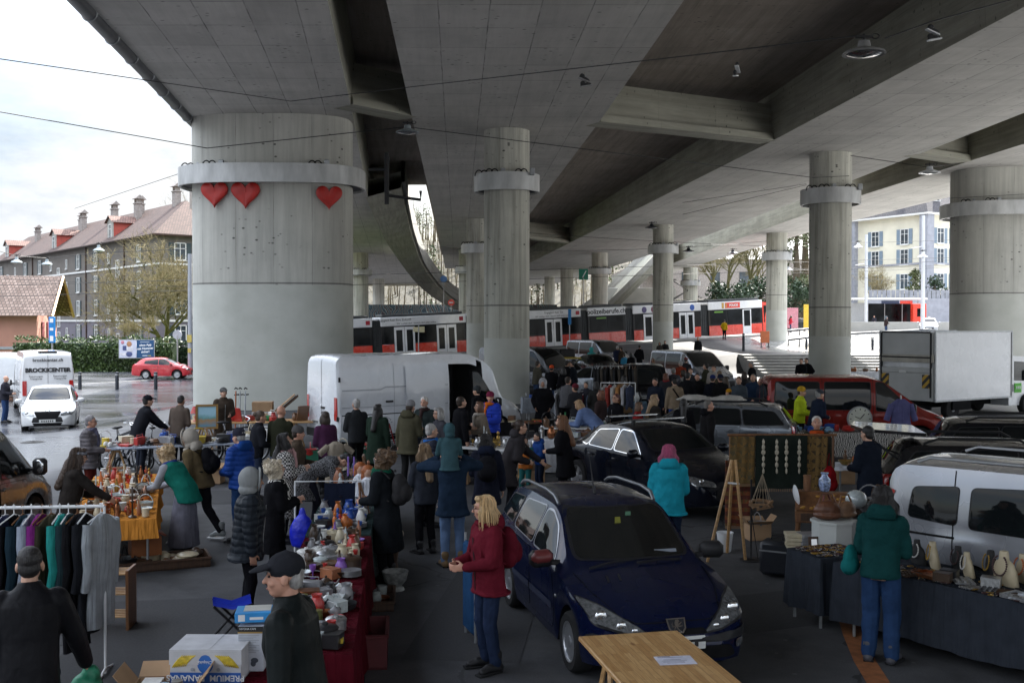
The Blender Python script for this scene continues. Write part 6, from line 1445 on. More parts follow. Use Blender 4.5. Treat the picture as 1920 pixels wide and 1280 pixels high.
 if inner:
  mb=MB()
  for sg,sh,el,wr,pose in arms:mb.cap(sh,el,.072*k,.06*k);mb.cap(el,wr.lerp(el,.07),.06*k,.047*k)
  ring_loft(mb,[(1.35,.12,.09,0),(1.46,.1,.08,0),(1.53,.066,.066,0)],T);soft(mb,'jumper',cloth(inner),root,vox,3,.015 if Y<18 else 0)
 if Y<30 and tk in('jacket','puffer','coat'):
  mb=MB();mb.tube([T((.0,.125+i+.006 if z_<1.0 else.13+i+.008,z_))for z_ in(max(hem+.03,.6),1.0,1.15,1.28,1.36)],.006*k,5);mb.build('zip',BLACKP if sum(tcol)>.15 else STEEL,root)
 if hood is not None:
  hm=cloth(hood);mb=MB()
  ring_loft(mb,[(1.42,.13,.07,-.09),(1.47,.15,.08,-.1),(1.53,.125,.07,-.11),(1.57,.09,.05,-.1)],T);mb.tube([T((.12*math.cos(a),.095*math.sin(a)-.01,1.47+.02*math.sin(a*1)))for a in[math.pi*q/8 for q in range(9)]],.03*k,8);soft(mb,'hood',hm,root,vox,3,.015 if Y<18 else 0)
 if sc is not None:
  mb=MB();mb.tube([T((.09*math.cos(a),.095*math.sin(a)+.005,1.47+.02*math.sin(a)))for a in[2*math.pi*q/16 for q in range(17)]],.042*k,8);mb.cap(T((.02,.13,1.45)),T((.05,.17,1.2)),.04*k,.05*k)
  soft(mb,'scarf',cloth(sc[0],kind=sc[1])if isinstance(sc[0],tuple)else cloth(sc),root,vox,2,.02)
 hs,hcol=hr;H_=MB();EH=lambda c,r_:H_.ell((0,0,0),(1,1,1),14,10,Hd@Matrix.Translation(c)@Matrix.Diagonal((*r_,1)));hd_=0
 if hs!='bald':
  g_=.006 if hs=='crop' else 0.0
  EH((0,-.026,.046),(.085-g_,.098-g_,.088-g_));EH((0,-.055,-.01),(.077-g_,.058-g_,.075-g_))
  if hs in('bob','long','curly','bun'):
   if hs!='bun':
    for sg in(-1,1):EH((sg*.074,-.005,-.05),(.032,.068,.1))
    EH((0,-.065,-.07),(.095,.062,.12));EH((0,.035,.098),(.07,.055,.03))
  if hs=='bun':EH((0,-.13,.05),(.05,.045,.045))
  if hs=='curly':
   for q in range(10):a=q*.63;EH((.085*math.cos(a),-.03+.075*math.sin(a)-.02,.03+.03*math.sin(q*2.3)),(.055,.055,.06))
   hd_=.05
  if hs=='long':
   b0=Hd@Vector((0,-.085,-.08));b1=T((0,-.16-i,1.2));H_.cap(b0,b1,.085*k,.06*k)
   for sg in(-1,1):H_.cap(Hd@Vector((sg*.075,-.02,-.06)),T((sg*.11,.05,1.3)),.04*k,.03*k)
  m_=mat('hair_%d_%d_%d'%tuple(int(c*999)for c in hcol),hcol,.5,0,.45,9,.6,45,.012,stretch=(3,3,.5)if hs!='curly' else None)
  soft(H_,'hair',m_,root,max(.009,vox*.85),2,hd_ or(.022 if hs in('bob','long')and Y<20 else.008 if Y<20 else 0),CURL)
 if Y<20 and hs in('bob','long','curly')and not(hat and hat[0]=='hood'):
  r=random.Random(int(px));mb=MB()
  for q in range(300 if near else 110):
   th=r.uniform(-2.35,2.35)-math.pi/2;mb.m=q%2;fl=r.uniform(-.012,.03);ph=r.uniform(0,6.28)
   if hs=='curly':
    z0=r.uniform(-.06,.13);rr=.118*math.sqrt(max(.1,1-((z0-.03)/.13)**2));c0=Vector((rr*math.cos(th),rr*math.sin(th)-.03,z0));mb.tube([Hd@(c0+Vector((.018*math.cos(ph+t*2.4),.018*math.sin(ph+t*2.4),.012*(t-2)))*1.0+Vector((math.cos(th),math.sin(th),.3))*.006*t)for t in range(5)],.0042*k,4)
   else:
    lo=r.uniform(-.2,-.12)if hs=='bob' else r.uniform(-.36,-.22);pts=[]
    for z0 in(.128,.1,.05,0,-.06,lo):
     e_=math.sqrt(max(.02,1-((z0-.046)/.09)**2))if z0>.0 else 1.0
     pts.append(Hd@Vector(((.088+(.02+fl)*(z0<0)+fl*.4)*e_*math.cos(th)+.006*math.sin(ph+z0*40),(.1+(.012+fl)*(z0<0))*e_*math.sin(th)-.026,z0)))
    mb.tube(pts,[.002*k,.003*k,.0034*k,.0034*k,.003*k,.0012*k],4)
  mb.build('hair_strands',[m_,mat('strand_%d_%d'%(int(hcol[0]*999),int(hcol[1]*999)),sc3(hcol,1.35),.45,0,.2,9)],root,smooth=70)
 if beard:
  mb=MB();mb.ell((0,0,0),(1,1,1),12,8,Hd@Matrix.Translation((0,.04,-.082))@Matrix.Diagonal((.052,.054,.042,1)));soft(mb,'beard',mat('beard_%d'%int(beard[0]*999),beard,.8,0,.3,30,.5,60),root,max(.009,vox*.8),1)
 if hat:
  hk,hcl=hat;mb=MB();EQ=lambda c,r_:mb.ell((0,0,0),(1,1,1),18,12,Hd@Matrix.Translation(c)@Matrix.Diagonal((*r_,1)));hm=cloth(hcl,kind='knit' if hk in('beanie','headband')else 'plain')
  if hk=='beanie':EQ((0,-.015,.06),(.092,.106,.09));EQ((0,-.02,.035),(.095,.108,.035))
  elif hk=='cap':
   EQ((0,-.012,.056),(.091,.107,.082));mb.ell((0,0,0),(1,1,1),18,8,Hd@Matrix.Translation((0,.11,.052))@Matrix.Rotation(R(-14),4,'X')@Matrix.Diagonal((.078,.09,.013,1)));EQ((0,-.012,.138),(.012,.012,.008))
  elif hk=='hood':EQ((0,-.045,.02),(.118,.125,.145));EQ((0,-.05,-.1),(.11,.11,.08))
  elif hk=='headband':EQ((0,-.012,.05),(.093,.108,.045))
  if hk=='hood':
   pass
  o=soft(mb,{'cap':'cap','beanie':'beanie','hood':'hood','headband':'headband'}[hk],hm,root,max(.008,vox*.7),2,.008 if Y<18 else 0)
  if hk=='hood':
   mb=MB();mb.tube([Hd@Vector((.098*math.cos(a),.062,.02+.125*math.sin(a)))for a in[2*math.pi*q/18 for q in range(19)]],.014*k,7);mb.build('hood_rim',hm,root,smooth=60)
 if Y<27 and abs(((face+hy+180)%360)-180)>45:
  for sg in(-1,1):
   mb=MB();mb.ell(Hd@Vector((sg*.029,.0815,.008)),(.011*k,.007*k,.0065*k),8,6);mb.build('eye',INK,root)
  mb=MB();mb.tube([Hd@Vector((-.02,.0915,-.062)),Hd@Vector((0,.0955,-.062)),Hd@Vector((.02,.0915,-.062))],.004*k,5);mb.build('mouth',mat('lips',(.26,.09,.08),.5),root)
  if hs!='bald' or True:
   for sg in(-1,1):mb=MB();mb.tube([Hd@Vector((sg*.014,.093,.034)),Hd@Vector((sg*.032,.09,.039)),Hd@Vector((sg*.048,.074,.034))],.0042*k,5);mb.build('eyebrow',mat('brow_%d'%int(hcol[0]*99),sc3(hcol,.6),.8),root)
  if gl:
   mb=MB()
   for sg in(-1,1):mb.torus((0,0,0),.024*k,.0026*k,'Y',14,5,Matrix.Translation(Hd@Vector((sg*.032,.1,.006)))@Hd.to_quaternion().to_matrix().to_4x4());mb.tube([Hd@Vector((sg*.056,.098,.01)),Hd@Vector((sg*.08,-.0,.012))],.0025*k,4)
   mb.build('glasses',BLACKP,root)
 if bp:
  bcol,blab=bp;mb=MB();M=Matrix.Translation(T((0,-.21-i,1.22)))@Matrix.Rotation(-R(lean),4,'X')
  for c,r_ in(((0,0,0),(.16,.1,.2)),((0,-.06,-.06),(.13,.09,.13)),((0,.02,-.1),(.165,.1,.13))):mb.ell((0,0,0),(1,1,1),16,10,M@Matrix.Translation(Vector(c)*k)@Matrix.Diagonal((*(q*k for q in r_),1)))
  for sg in(-1,1):mb.tube([T((sg*.1,-.13-i,1.36)),T((sg*.115,-.05,1.47+i*.7)),T((sg*.115,.1+i,1.36)),T((sg*.13,.12+i,1.2)),T((sg*.15,-.12,1.08))],.016*k,6)
  mb.tube([T((-.04,-.16-i,1.43)),T((0,-.17-i,1.47)),T((.04,-.16-i,1.43))],.01*k,6)
  o=soft(mb,'backpack',cloth(bcol),None,max(.009,vox*.8),2,.01 if Y<18 else 0);o.location=root.location;o.rotation_euler=root.rotation_euler;tag(o,blab,'backpack')
 return root,T,arms,Hd
def holdobj(pr,name,label,cat,mb,m,idx=None,smooth=40,soften=0,off=(0,0,0)):
 root,T,arms,Hd=pr
 o=soft(mb,name,m,None,soften,2,.01)if soften else mb.build(name,m,None,smooth=smooth)
 o.location=root.location;o.rotation_euler=root.rotation_euler;return tag(o,label,cat)
K=(.009,.009,.011);NV=(.012,.018,.036);JN=(.035,.06,.13);LJ=(.13,.2,.34);GY=(.12,.12,.13);LG=(.33,.33,.34);BL=(.02,.06,.26);TEAL=(.01,.06,.055);BRN=(.05,.035,.025);OLV=(.075,.07,.045);MAR=(.12,.012,.022);BEI=(.26,.2,.14)
hB=(.03,.018,.012);hK=(.012,.01,.01);hG=(.32,.31,.3);hW=(.55,.53,.5);hBl=(.5,.34,.17);hRd=(.12,.04,.02)
T_='trousers'
p1=person('man in black leather jacket seen from behind at the clothes rack',50,1010,18,1.84,('jacket',(.008,.008,.01),.8,'leather'),(T_,(.02,.024,.035)),K,('crop',hK),lean=6,la='down',ra=(.33,.22,.9),Y=7.3)
mb=MB();q=p1[2][1][3]
for c,r_ in(((0,.03,-.2),(.12,.08,.13)),((.03,.02,-.1),(.07,.06,.08))):mb.ell(q+Vector(c),r_)
mb.cap(q+Vector((0,.01,-.04)),q+Vector((.01,.02,-.15)),.02,.05);holdobj(p1,'carrier_bag','crumpled green and white plastic bag in the hand of the leather-jacket man','bag',mb,mat('bag_green',(.02,.2,.11),.45,0,.6,7,.5,16,.02),soften=.01)
p2=person('man in black cap and dark green waxed jacket beside the long middle table',556,1040,80,1.94,('jacket',(.008,.011,.011),.78,'leather'),(T_,K),K,('crop',hG),('cap',(.022,.023,.028)),lean=8,hy=20,hp=-6,la='down',ra='down',Y=6.65,sk=1)
p3=person('blonde woman in maroon jacket and jeans standing beside the blue estate car',915,928,118,1.7,('jacket',MAR,.78),(T_,(.018,.028,.06)),K,('bob',hBl),lean=3,hy=-25,la='front',ra='front',gl=True,hood=MAR,bp=(sc3(MAR,.9),'maroon backpack worn by the blonde woman beside the blue car'),sk=1,Y=10.35)
p4=person('woman in dark teal hooded jacket leaning over the jewellery table',1655,905,-30,1.75,('jacket',(.008,.045,.045),.86),('wide',(.02,.045,.11)),(.05,.05,.06),('bob',hK),lean=12,hp=-18,la='front',ra='front',hood=(.008,.045,.045),Y=10.6)
mb=MB();TT=p4[1];mb.ell(TT((-.3,.02,1.0)),(.07,.16,.15));mb.ell(TT((-.3,.02,.94)),(.09,.18,.1));holdobj(p4,'handbag','teal cloth handbag under the arm of the woman at the jewellery','handbag',mb,cloth((.01,.13,.13)),soften=.012)
person('person in grey hood and black padded jacket facing the middle table',463,884,-72,1.72,('puffer',(.014,.018,.024),.74),(T_,K),(.1,.1,.1),('short',hK),('hood',(.24,.25,.25)),lean=5,la='down',ra='down',inner=None,Y=12.0,sk=2)
person('curly-haired person in long black coat with a rucksack by the middle table',722,838,72,1.72,('coat',(.012,.014,.017),.42),(T_,K),K,('curly',(.11,.065,.035)),lean=8,hp=-22,la='front',ra='front',sc=(.01,.08,.05),bp=((.035,.034,.036),'dark grey rucksack on the curly-haired person in the black coat'),Y=13.9)
pm=person('man in navy parka and light jeans carrying a child on his shoulders',848,862,12,1.74,('coat',(.016,.03,.055),.72),(T_,LJ),(.2,.12,.05),('short',hB),lean=2,la='up',ra='up',Y=14.75)
person('child in teal hooded coat riding on the shoulders of the navy parka man',843,768,8,1.12,('jacket',(.04,.085,.1),.78),(T_,(.03,.04,.06)),K,('short',hB),('hood',(.04,.085,.1)),lean=6,la='ride',ra='ride',Y=14.62,z=.86,sit=True,hy=12)
person('woman in dark navy coat with a black rucksack, seen from behind',912,815,4,1.66,('coat',(.014,.016,.028),.62),(T_,(.1,.15,.26)),(.4,.4,.42),('bob',hK),lean=4,la='front',ra='down',hood=(.014,.018,.035),bp=((.012,.012,.015),'black rucksack with a small pale patch on the navy-coated woman'),st=.1,Y=16.4)
person('woman in charcoal coat and glasses bending toward the white-clothed table',958,785,-78,1.74,('coat',(.03,.027,.03),.6),(T_,K),K,('bun',(.035,.02,.014)),lean=22,hp=-18,la='reach',ra='front',gl=True,hood=(.035,.032,.036),Y=18.2)
person('grey-haired person in navy quilted jacket with blue collar behind the parka man',804,777,-62,1.7,('puffer',(.02,.024,.04),.72),(T_,K),K,('short',hG),lean=4,la='front',ra='front',sc=(.02,.12,.4),Y=17.6)
person('woman in short dark jacket and black boots beside the parka man',797,832,30,1.6,('jacket',(.03,.034,.045),.8),(T_,K),K,('long',(.2,.13,.07)),lean=3,la='front',ra='down',Y=15.6)
person('man in khaki jacket and grey beanie talking by the white cargo van',766,748,-28,1.8,('jacket',OLV,.72),(T_,(.02,.02,.02)),K,('short',hB),('beanie',(.2,.2,.21)),lean=6,la='down',ra='front',hood=OLV,beard=(.06,.04,.03),Y=21.4)
person('white-bearded man facing the khaki jacket man',797,750,160,1.74,('jacket',(.03,.04,.04)),(T_,K),K,('short',hW),lean=4,la='front',ra='front',beard=(.45,.42,.38),sc=(.05,.03,.03),Y=23.4,sk=1)
person('grey-haired person half hidden behind the child on the shoulders',826,760,120,1.7,('jacket',(.05,.05,.06)),(T_,K),K,('bob',hG),Y=21,gl=True)
person('man in bright blue and orange jacket with a dark red cap',920,740,150,1.78,('puffer',(.02,.05,.42),.84),(T_,K),K,('short',hB),('cap',(.16,.02,.05)),lean=3,hy=30,la='front',ra='down',sc=(.55,.13,.02),bp=(K,'black rucksack on the man in the blue and orange jacket'),Y=24.5,sk=1)
person('woman with brown hair in beige fleece behind the white table',906,760,110,1.66,('jacket',(.2,.165,.13)),(T_,K),K,('bob',(.12,.055,.03)),lean=14,hp=-20,la='front',ra='front',sc=(.4,.36,.32),gl=True,Y=23.2)
person('man in grey beanie at the open side door of the white van',897,722,60,1.74,('jacket',K),(T_,K),K,('short',hK),('beanie',(.045,.05,.055)),Y=27.2)
person('woman with long orange-tipped hair and black cardigan by the white cloth',1058,778,76,1.68,('coat',K,.6),(T_,K),K,('long',(.16,.07,.03)),lean=6,hp=-8,la='front',ra='down',Y=19.4)
person('small child in orange waistcoat and teal sleeves by the car roof',985,826,160,1.2,('vest',(.42,.13,.03)),(T_,(.02,.1,.1)),K,('short',hK),lean=8,hp=-25,la='front',ra='front',inner=(.02,.12,.13),Y=20.3)
person('small child in bright blue jacket beside the orange waistcoat child',1012,822,120,1.22,('jacket',(.015,.05,.2)),(T_,NV),K,('short',hK),lean=8,la='front',ra='front',hood=(.015,.05,.2),Y=20.9)
person('person in black coat with pale-rimmed hood standing behind the dark table',1018,708,176,1.76,('coat',K,.6),(T_,K),K,('short',hK),('hood',(.4,.4,.42)),Y=30.2,sk=2,la='pocket',ra='pocket')
person('blonde person in light blue padded jacket bent over the white plank table',1112,758,62,1.7,('puffer',(.13,.19,.36),.86),(T_,(.06,.1,.2)),K,('bob',(.33,.2,.1)),lean=46,hp=-12,la='reach',ra='reach',Y=25.2)
person('auburn-haired woman looking down behind the light blue jacket',1128,748,60,1.66,('jacket',(.045,.03,.03)),(T_,K),K,('bob',(.15,.05,.022)),hp=-14,la='front',Y=26.8)
person('woman with dark red hair and glasses in black, near the clothes stands',1156,751,130,1.64,('jacket',K),(T_,K),K,('short',(.09,.02,.018)),hp=-12,gl=True,la='front',Y=25.8)
person('girl in red top beside the blonde woman near the dark car roof',1195,762,-100,1.5,('jacket',(.25,.02,.02)),(T_,K),K,('bob',(.1,.05,.025)),Y=25)
person('blonde woman in dark coat seen from the side above the dark navy car',1226,742,-78,1.66,('coat',(.03,.026,.024),.6),(T_,K),K,('long',(.3,.2,.11)),hp=-10,Y=25.2)
person('long dark-haired person in black behind the dark navy car',1282,752,-10,1.62,('jacket',K),(T_,K),K,('long',hK),Y=24.4)
b_=person('man in beige jacket and bright blue jeans with a strap across his back',1266,700,10,1.76,('jacket',BEI,.84),(T_,(.03,.07,.26)),K,('short',hK),('cap',(.02,.02,.022)),lean=4,la='down',ra='down',Y=31)
mb=MB();TT=b_[1];mb.tube([TT(p)for p in((-.1,.02,1.49),(-.08,-.13,1.4),(.05,-.165,1.2),(.17,-.14,1.0),(.21,-.02,.92))],.022,6);mb.box(TT((.24,-.02,.84)),(.1,.2,.2),b=.03);holdobj(b_,'shoulder_bag','dark shoulder bag slung across the beige jacket','bag',mb,cloth(K))
person('grey-haired man in black jacket in front of the grey estate car',1326,750,-82,1.74,('jacket',(.015,.014,.015),.8),(T_,K),K,('crop',(.14,.13,.12)),lean=5,hp=-8,hood=K,Y=22.4,sk=1)
person('man in yellow high-visibility jacket and yellow beanie at the red van',1500,718,-120,1.74,('jacket',(.5,.62,.03),.84),(T_,K),K,('short',hB),('beanie',(.5,.3,.03)),la='front',ra='front',Y=26.9)
person('man in dark blue jacket and cap bending beside the high-visibility jacket',1531,727,-70,1.72,('jacket',(.018,.025,.045)),(T_,K),K,('short',hG),('cap',(.05,.055,.065)),lean=14,hp=-15,la='front',ra='front',Y=26.3)
person('white-haired man in olive jacket with orange collar behind the hanging rugs',1532,778,168,1.74,('jacket',(.045,.045,.035)),(T_,K),K,('short',hW),lean=6,hp=-14,sc=(.5,.08,.02),Y=18.6,sk=1)
person('woman with magenta hair in bright cyan hooded jacket, seen from behind',1255,831,-6,1.7,('puffer',(.015,.27,.36),.78,'plain'),(T_,(.02,.03,.06)),K,('bob',(.33,.06,.14)),lean=5,la='front',ra='front',hood=(.015,.27,.36),Y=14.6)
person('dark-clad seller standing under the raised tailgate',1632,812,30,1.76,('coat',(.012,.016,.026),.6),(T_,K),K,('short',hK),la='front',ra='front',Y=16.6)
person('man in black jacket and cap bent over the back table near the bicycles',262,742,-50,1.78,('jacket',(.014,.015,.019),.8),(T_,(.03,.035,.05)),K,('short',hK),('cap',(.012,.013,.018)),lean=22,hp=-20,la='reach',ra='reach',Y=23.6)
person('man in brown knitted jumper seen from behind at the back table',333,742,-12,1.74,('sweater',(.11,.085,.07),.82),(T_,K),K,('crop',hK),lean=14,la='front',ra='front',Y=24,sk=2)
person('woman in grey padded coat and burgundy trousers at the edge of the stalls',166,780,-88,1.66,('puffer',(.115,.105,.115),.74),(T_,(.11,.02,.016)),K,('short',(.2,.19,.2)),lean=2,gl=True,la='down',ra='front',sc=(.1,.1,.15),Y=19.6,sk=1)
person('long-haired woman in black with grey headband behind the orange table',130,850,-64,1.7,('jacket',(.028,.024,.022),.7),(T_,K),K,('long',(.05,.03,.02)),('headband',(.2,.21,.24)),lean=10,gl=True,la='front',ra='reach',Y=14.3)
person('blonde woman in green waistcoat and long grey skirt bent over the orange table',340,842,70,1.66,('vest',(.01,.13,.1),.8),('skirt',(.16,.16,.2)),K,('curly',(.42,.3,.17)),lean=36,hp=-5,la='reach',ra='reach',inner=(.3,.31,.34),sc=(.03,.05,.2),Y=15.6,sk=1)
person('person in grey hood, pale cap and black trousers striding past the orange table',372,834,82,1.74,('jacket',(.12,.09,.05),.86),(T_,(.016,.016,.02)),(.3,.32,.32),('short',hB),('hood',(.32,.29,.25)),lean=20,hp=-10,la='front',ra='down',st=-.32,bp=(K,'black backpack with white print on the striding hooded person'),Y=16.4,hood=(.32,.29,.25))
person('man in bright blue padded jacket and dark beanie near the trestle table',452,804,62,1.74,('puffer',(.012,.05,.24),.84),(T_,(.02,.05,.13)),K,('short',hG),('beanie',(.03,.03,.045)),lean=5,la='front',ra='front',hood=(.012,.05,.2),Y=16.4)
person('person with hair in a bun and black jacket beside the bald man',480,769,-62,1.7,('jacket',(.016,.017,.022)),(T_,(.03,.04,.07)),K,('bun',(.09,.06,.04)),lean=8,la='front',ra='front',Y=20.2)
person('balding man in dark green jumper seen from behind at the white van',524,764,-8,1.8,('sweater',(.03,.032,.02),.82),(T_,(.1,.13,.2)),K,('bald',(.2,.14,.1)),lean=6,la='front',ra='front',Y=20.2,sk=1)
person('woman with long dark hair in black and white houndstooth coat looking at her phone',530,808,-72,1.68,('coat',(.2,.2,.2),.42,'houndstooth'),(T_,K),K,('long',hK),lean=6,hp=-20,la='phone',ra='phone',sc=(.5,.3,.3),Y=16.3)
person('woman in grey beanie and brown coat behind the houndstooth coat',553,798,-80,1.66,('coat',(.075,.055,.04),.6),(T_,K),K,('short',hB),('beanie',(.085,.08,.08)),la='front',Y=17.6,sk=1)
person('person in speckled grey coat leaning across towards the green crates',590,862,-80,1.66,('coat',(.11,.11,.115),.55,'speckle'),(T_,(.02,.02,.03)),K,('short',hK),lean=62,hp=30,la='reach',ra='reach',Y=17.2)
person('woman with curly white-blond hair and zebra scarf beside the hooded person',512,857,-70,1.62,('coat',K,.5),(T_,K),K,('curly',(.5,.43,.33)),lean=6,hp=-15,la='phone',ra='phone',sc=((.3,.3,.3),'zebra'),Y=13.6)
CG2='market visitors in the crowd'
rows=[('man with dark hair sitting low behind the black off-road car',1230,716,150,1.7,'jacket',(.02,.025,.04),'short',hK,32),('tall man in black jacket beside the beige jacket, turned away',1288,688,-30,1.82,'jacket',(.012,.012,.014),'short',hK,33),('smiling dark-haired man in black coat facing the market',1308,697,165,1.74,'jacket',(.013,.013,.014),'short',hK,34),('person in dark blue knitted hat in the crowd',1336,700,-20,1.7,'jacket',(.013,.015,.022),'beanie',(.02,.03,.12),33.5),('person with dark cap and black coat beside the blue knitted hat',1352,700,10,1.74,'jacket',(.013,.013,.014),'beanie',(.02,.025,.05),33),('person with long brown hair in dark green in the crowd',1362,706,30,1.62,'jacket',(.03,.03,.022),'long',(.06,.04,.025),34),('child in orange-yellow woolly hat before the check shirt man',1370,730,60,1.42,'jacket',(.02,.02,.03),'beanie',(.55,.26,.02),31),('smiling man in dark check shirt beside the yellow hat',1387,706,150,1.74,'jacket',(.06,.075,.09),'short',hRd,32),('bearded man in blue jacket at the end of the crowd by the red van',1413,697,150,1.76,'jacket',(.02,.035,.07),'crop',(.2,.17,.15),33),('man with glasses in dark jacket in the second row of the crowd',1295,678,170,1.74,'jacket',(.03,.03,.035),'short',hB,38),('man in rust red jacket beside the farther grey van',1277,666,20,1.76,'jacket',(.22,.04,.02),'short',hG,44),('man in dark red cap walking behind the rust red jacket',1286,658,-20,1.76,'jacket',(.03,.03,.035),'cap',(.2,.03,.03),48),('woman in white top in the crowd by the farther van',1285,684,60,1.64,'jacket',(.4,.38,.36),'bob',hB,38.5),('person in grey quilted coat behind the black off-road car',1264,684,10,1.68,'puffer',(.07,.07,.085),'short',hG,39),('man in cream coat at the open door of the nearer grey van',1340,677,150,1.78,'coat',(.36,.33,.3),'short',hB,39.5),('person in khaki fur-trimmed parka before the nearer grey van',1350,690,20,1.72,'coat',(.07,.06,.04),'short',(.15,.1,.06),36),('man in black leaning on the bonnet of the nearer grey van',1412,678,100,1.78,'jacket',(.014,.014,.016),'short',hG,43),('person in teal hooded jacket seen from behind near the tram',1109,644,0,1.76,'jacket',(.05,.3,.3),'hood',(.05,.3,.3),62),('man in dark blue jacket in the small group before the tram',1157,642,-20,1.78,'jacket',(.02,.025,.05),'short',hG,64),('person in brown jacket in the small group before the tram',1166,646,40,1.7,'jacket',(.05,.035,.025),'short',hB,64),('child in light blue jacket in the small group before the tram',1171,652,20,1.5,'jacket',(.05,.25,.42),'short',hB,60),('woman in black with dark hair beside the light blue child',1184,652,20,1.64,'jacket',K,'bob',hK,58),('person in dark coat at the raised boot before the tram',1199,644,-20,1.74,'jacket',K,'short',hK,66),('person on the left of the pair under the round column',1237,625,170,1.7,'jacket',(.05,.045,.04),'bob',hB,79),('taller man on the right of the pair under the round column',1247,621,170,1.84,'jacket',(.02,.02,.022),'short',hK,79),('man with grey hair coming round the farther grey van',1309,637,150,1.76,'jacket',(.02,.02,.025),'crop',hG,74),('man in black and yellow jacket walking along the tram',1358,601,-30,1.8,'jacket',(.45,.28,.01),'short',hK,97),('person with white hair standing behind the white cargo van',901,645,20,1.74,'jacket',K,'curly',hW,46),('person in olive jacket and pale jeans at the left back stall',1006,663,-60,1.78,'jacket',(.07,.065,.05),'short',hB,43),('person in bright orange beanie and black jacket at the back stall',1034,681,-10,1.74,'jacket',K,'beanie',(.55,.07,.02),40),('dark-clad man of a talking pair, left one, by the yellow roof load',1062,662,-60,1.76,'jacket',K,'short',hK,44),('dark-clad man of a talking pair, right one, by the yellow roof load',1076,664,70,1.76,'jacket',(.015,.018,.025),'short',hK,44),('woman in black standing between the back stalls and the hanging jackets',1058,684,30,1.68,'jacket',K,'bob',hK,39),('dark-haired person with back turned at the white clothes rail',1119,722,10,1.64,'jacket',(.03,.03,.03),'bob',hK,31),('sitting person with dark hair among the goods by the rack',1100,714,150,1.5,'jacket',(.03,.03,.04),'short',hK,33.5),('man in dark coat at the foot of the steps, left of the column',1503,677,150,1.76,'jacket',K,'short',hB,47),('man half hidden by the round column at the foot of the steps',1515,674,120,1.76,'jacket',K,'short',hK,48),('person in black hooded jacket sitting on the wall of the plaza',1661,593,-140,1.76,'jacket',(.03,.02,.02),'hood',(.1,.13,.15),103),('person in red top and blue jeans walking by the pink poster',1482,585,-100,1.74,'jacket',(.45,.03,.05),'long',hB,110),('man in navy jacket and white shirt strolling right of the tram nose',1426,582,170,1.8,'jacket',(.02,.025,.05),'short',hG,115),('man in black coat strolling beside the navy jacket',1434,584,170,1.76,'jacket',K,'bald',hG,115),('person waiting inside the glass shelter',1639,585,160,1.74,'jacket',(.03,.03,.04),'short',hB,120)]
for lb,px,py,face,hh,tk,tc_,hs,hc_,Yv in rows:
 ht=(hs,hc_)if hs in('beanie','cap','hood')else None
 jl=(T_,(.03,.05,.1)if 'jeans' in lb or rng.random()<.35 else K)
 zz=None if 'shelter' not in lb else 2.3
 person(lb,px,py,face,hh,(tk,tc_),jl,K,(hs,hc_)if ht is None else('short',hB),ht,la=rng.choice(['down','front','pocket']),ra=rng.choice(['down','front']),lean=rng.uniform(2,9),Y=Yv,st=rng.uniform(-.12,.12),sk=rng.choice([0,0,1]),group=CG2,z=zz)
person('man in black jacket and blue jeans standing by the white van at the edge',8,690,-90,1.76,('jacket',(.03,.03,.04)),(T_,(.03,.06,.15)),K,('bald',(.1,.07,.05)),la='front',ra='front',Y=40)
for lb,px,py,face,hh,tk,tc_,hs,hc_,Yv in(('man in grey flat cap and brown coat behind the back table, near the crutches',418,758,-150,1.74,'coat',(.06,.045,.035),'cap',(.1,.1,.1),26.5),('woman in plum jacket looking over the crates by the van',612,806,40,1.66,'jacket',(.07,.025,.06),'bob',hB,20.5),('man in charcoal jacket bending at the green crates',668,790,30,1.76,'jacket',(.025,.027,.03),'crop',hG,22.5),('woman in dark green parka between the doll table and the khaki jacket',706,772,-20,1.68,'coat',(.02,.035,.025),'long',hK,22.0),('man in black coat and scarf behind the navy quilted jacket',862,752,-60,1.78,'coat',K,'short',hB,22.8),('woman in burgundy hat walking behind the white plank table',1080,735,40,1.66,'coat',(.03,.03,.035),'beanie',(.12,.02,.03),29.5),('man in grey hooded top beside the steel rail of trousers',1062,722,-40,1.76,'jacket',(.11,.11,.12),'short',hB,31.5),('woman in camel coat at the table by the clothes rail',1172,712,20,1.66,'coat',(.2,.13,.07),'bob',hK,34),('man in navy coat in the gap between the crowd and the red van',1432,700,100,1.78,'coat',(.02,.024,.04),'short',hG,31),('woman in black puffer behind the bearded man of the crowd',1398,690,30,1.66,'puffer',(.016,.016,.018),'bob',hB,36.5),('man in dark olive jacket at the rear of the crowd by the nearer grey van',1325,672,60,1.78,'jacket',(.04,.042,.028),'short',hK,41),('woman in red scarf between the jackets rail and the crowd',1248,690,-30,1.64,'jacket',(.03,.03,.035),'bob',hRd,36)):
 ht=(hs,hc_)if hs in('beanie','cap','hood')else None
 person(lb,px,py,face,hh,(tk,tc_),(T_,K),K,(hs,hc_)if ht is None else('short',hB),ht,la='front',ra=rng.choice(['down','front']),lean=rng.uniform(3,12),hp=-10,Y=Yv,st=rng.uniform(-.1,.1),sk=rng.choice([0,1]),group=CG2,sc=(.3,.02,.03)if 'red scarf' in lb else None)
def oriented(c,ax):return math.atan2(ax[1],ax[0])
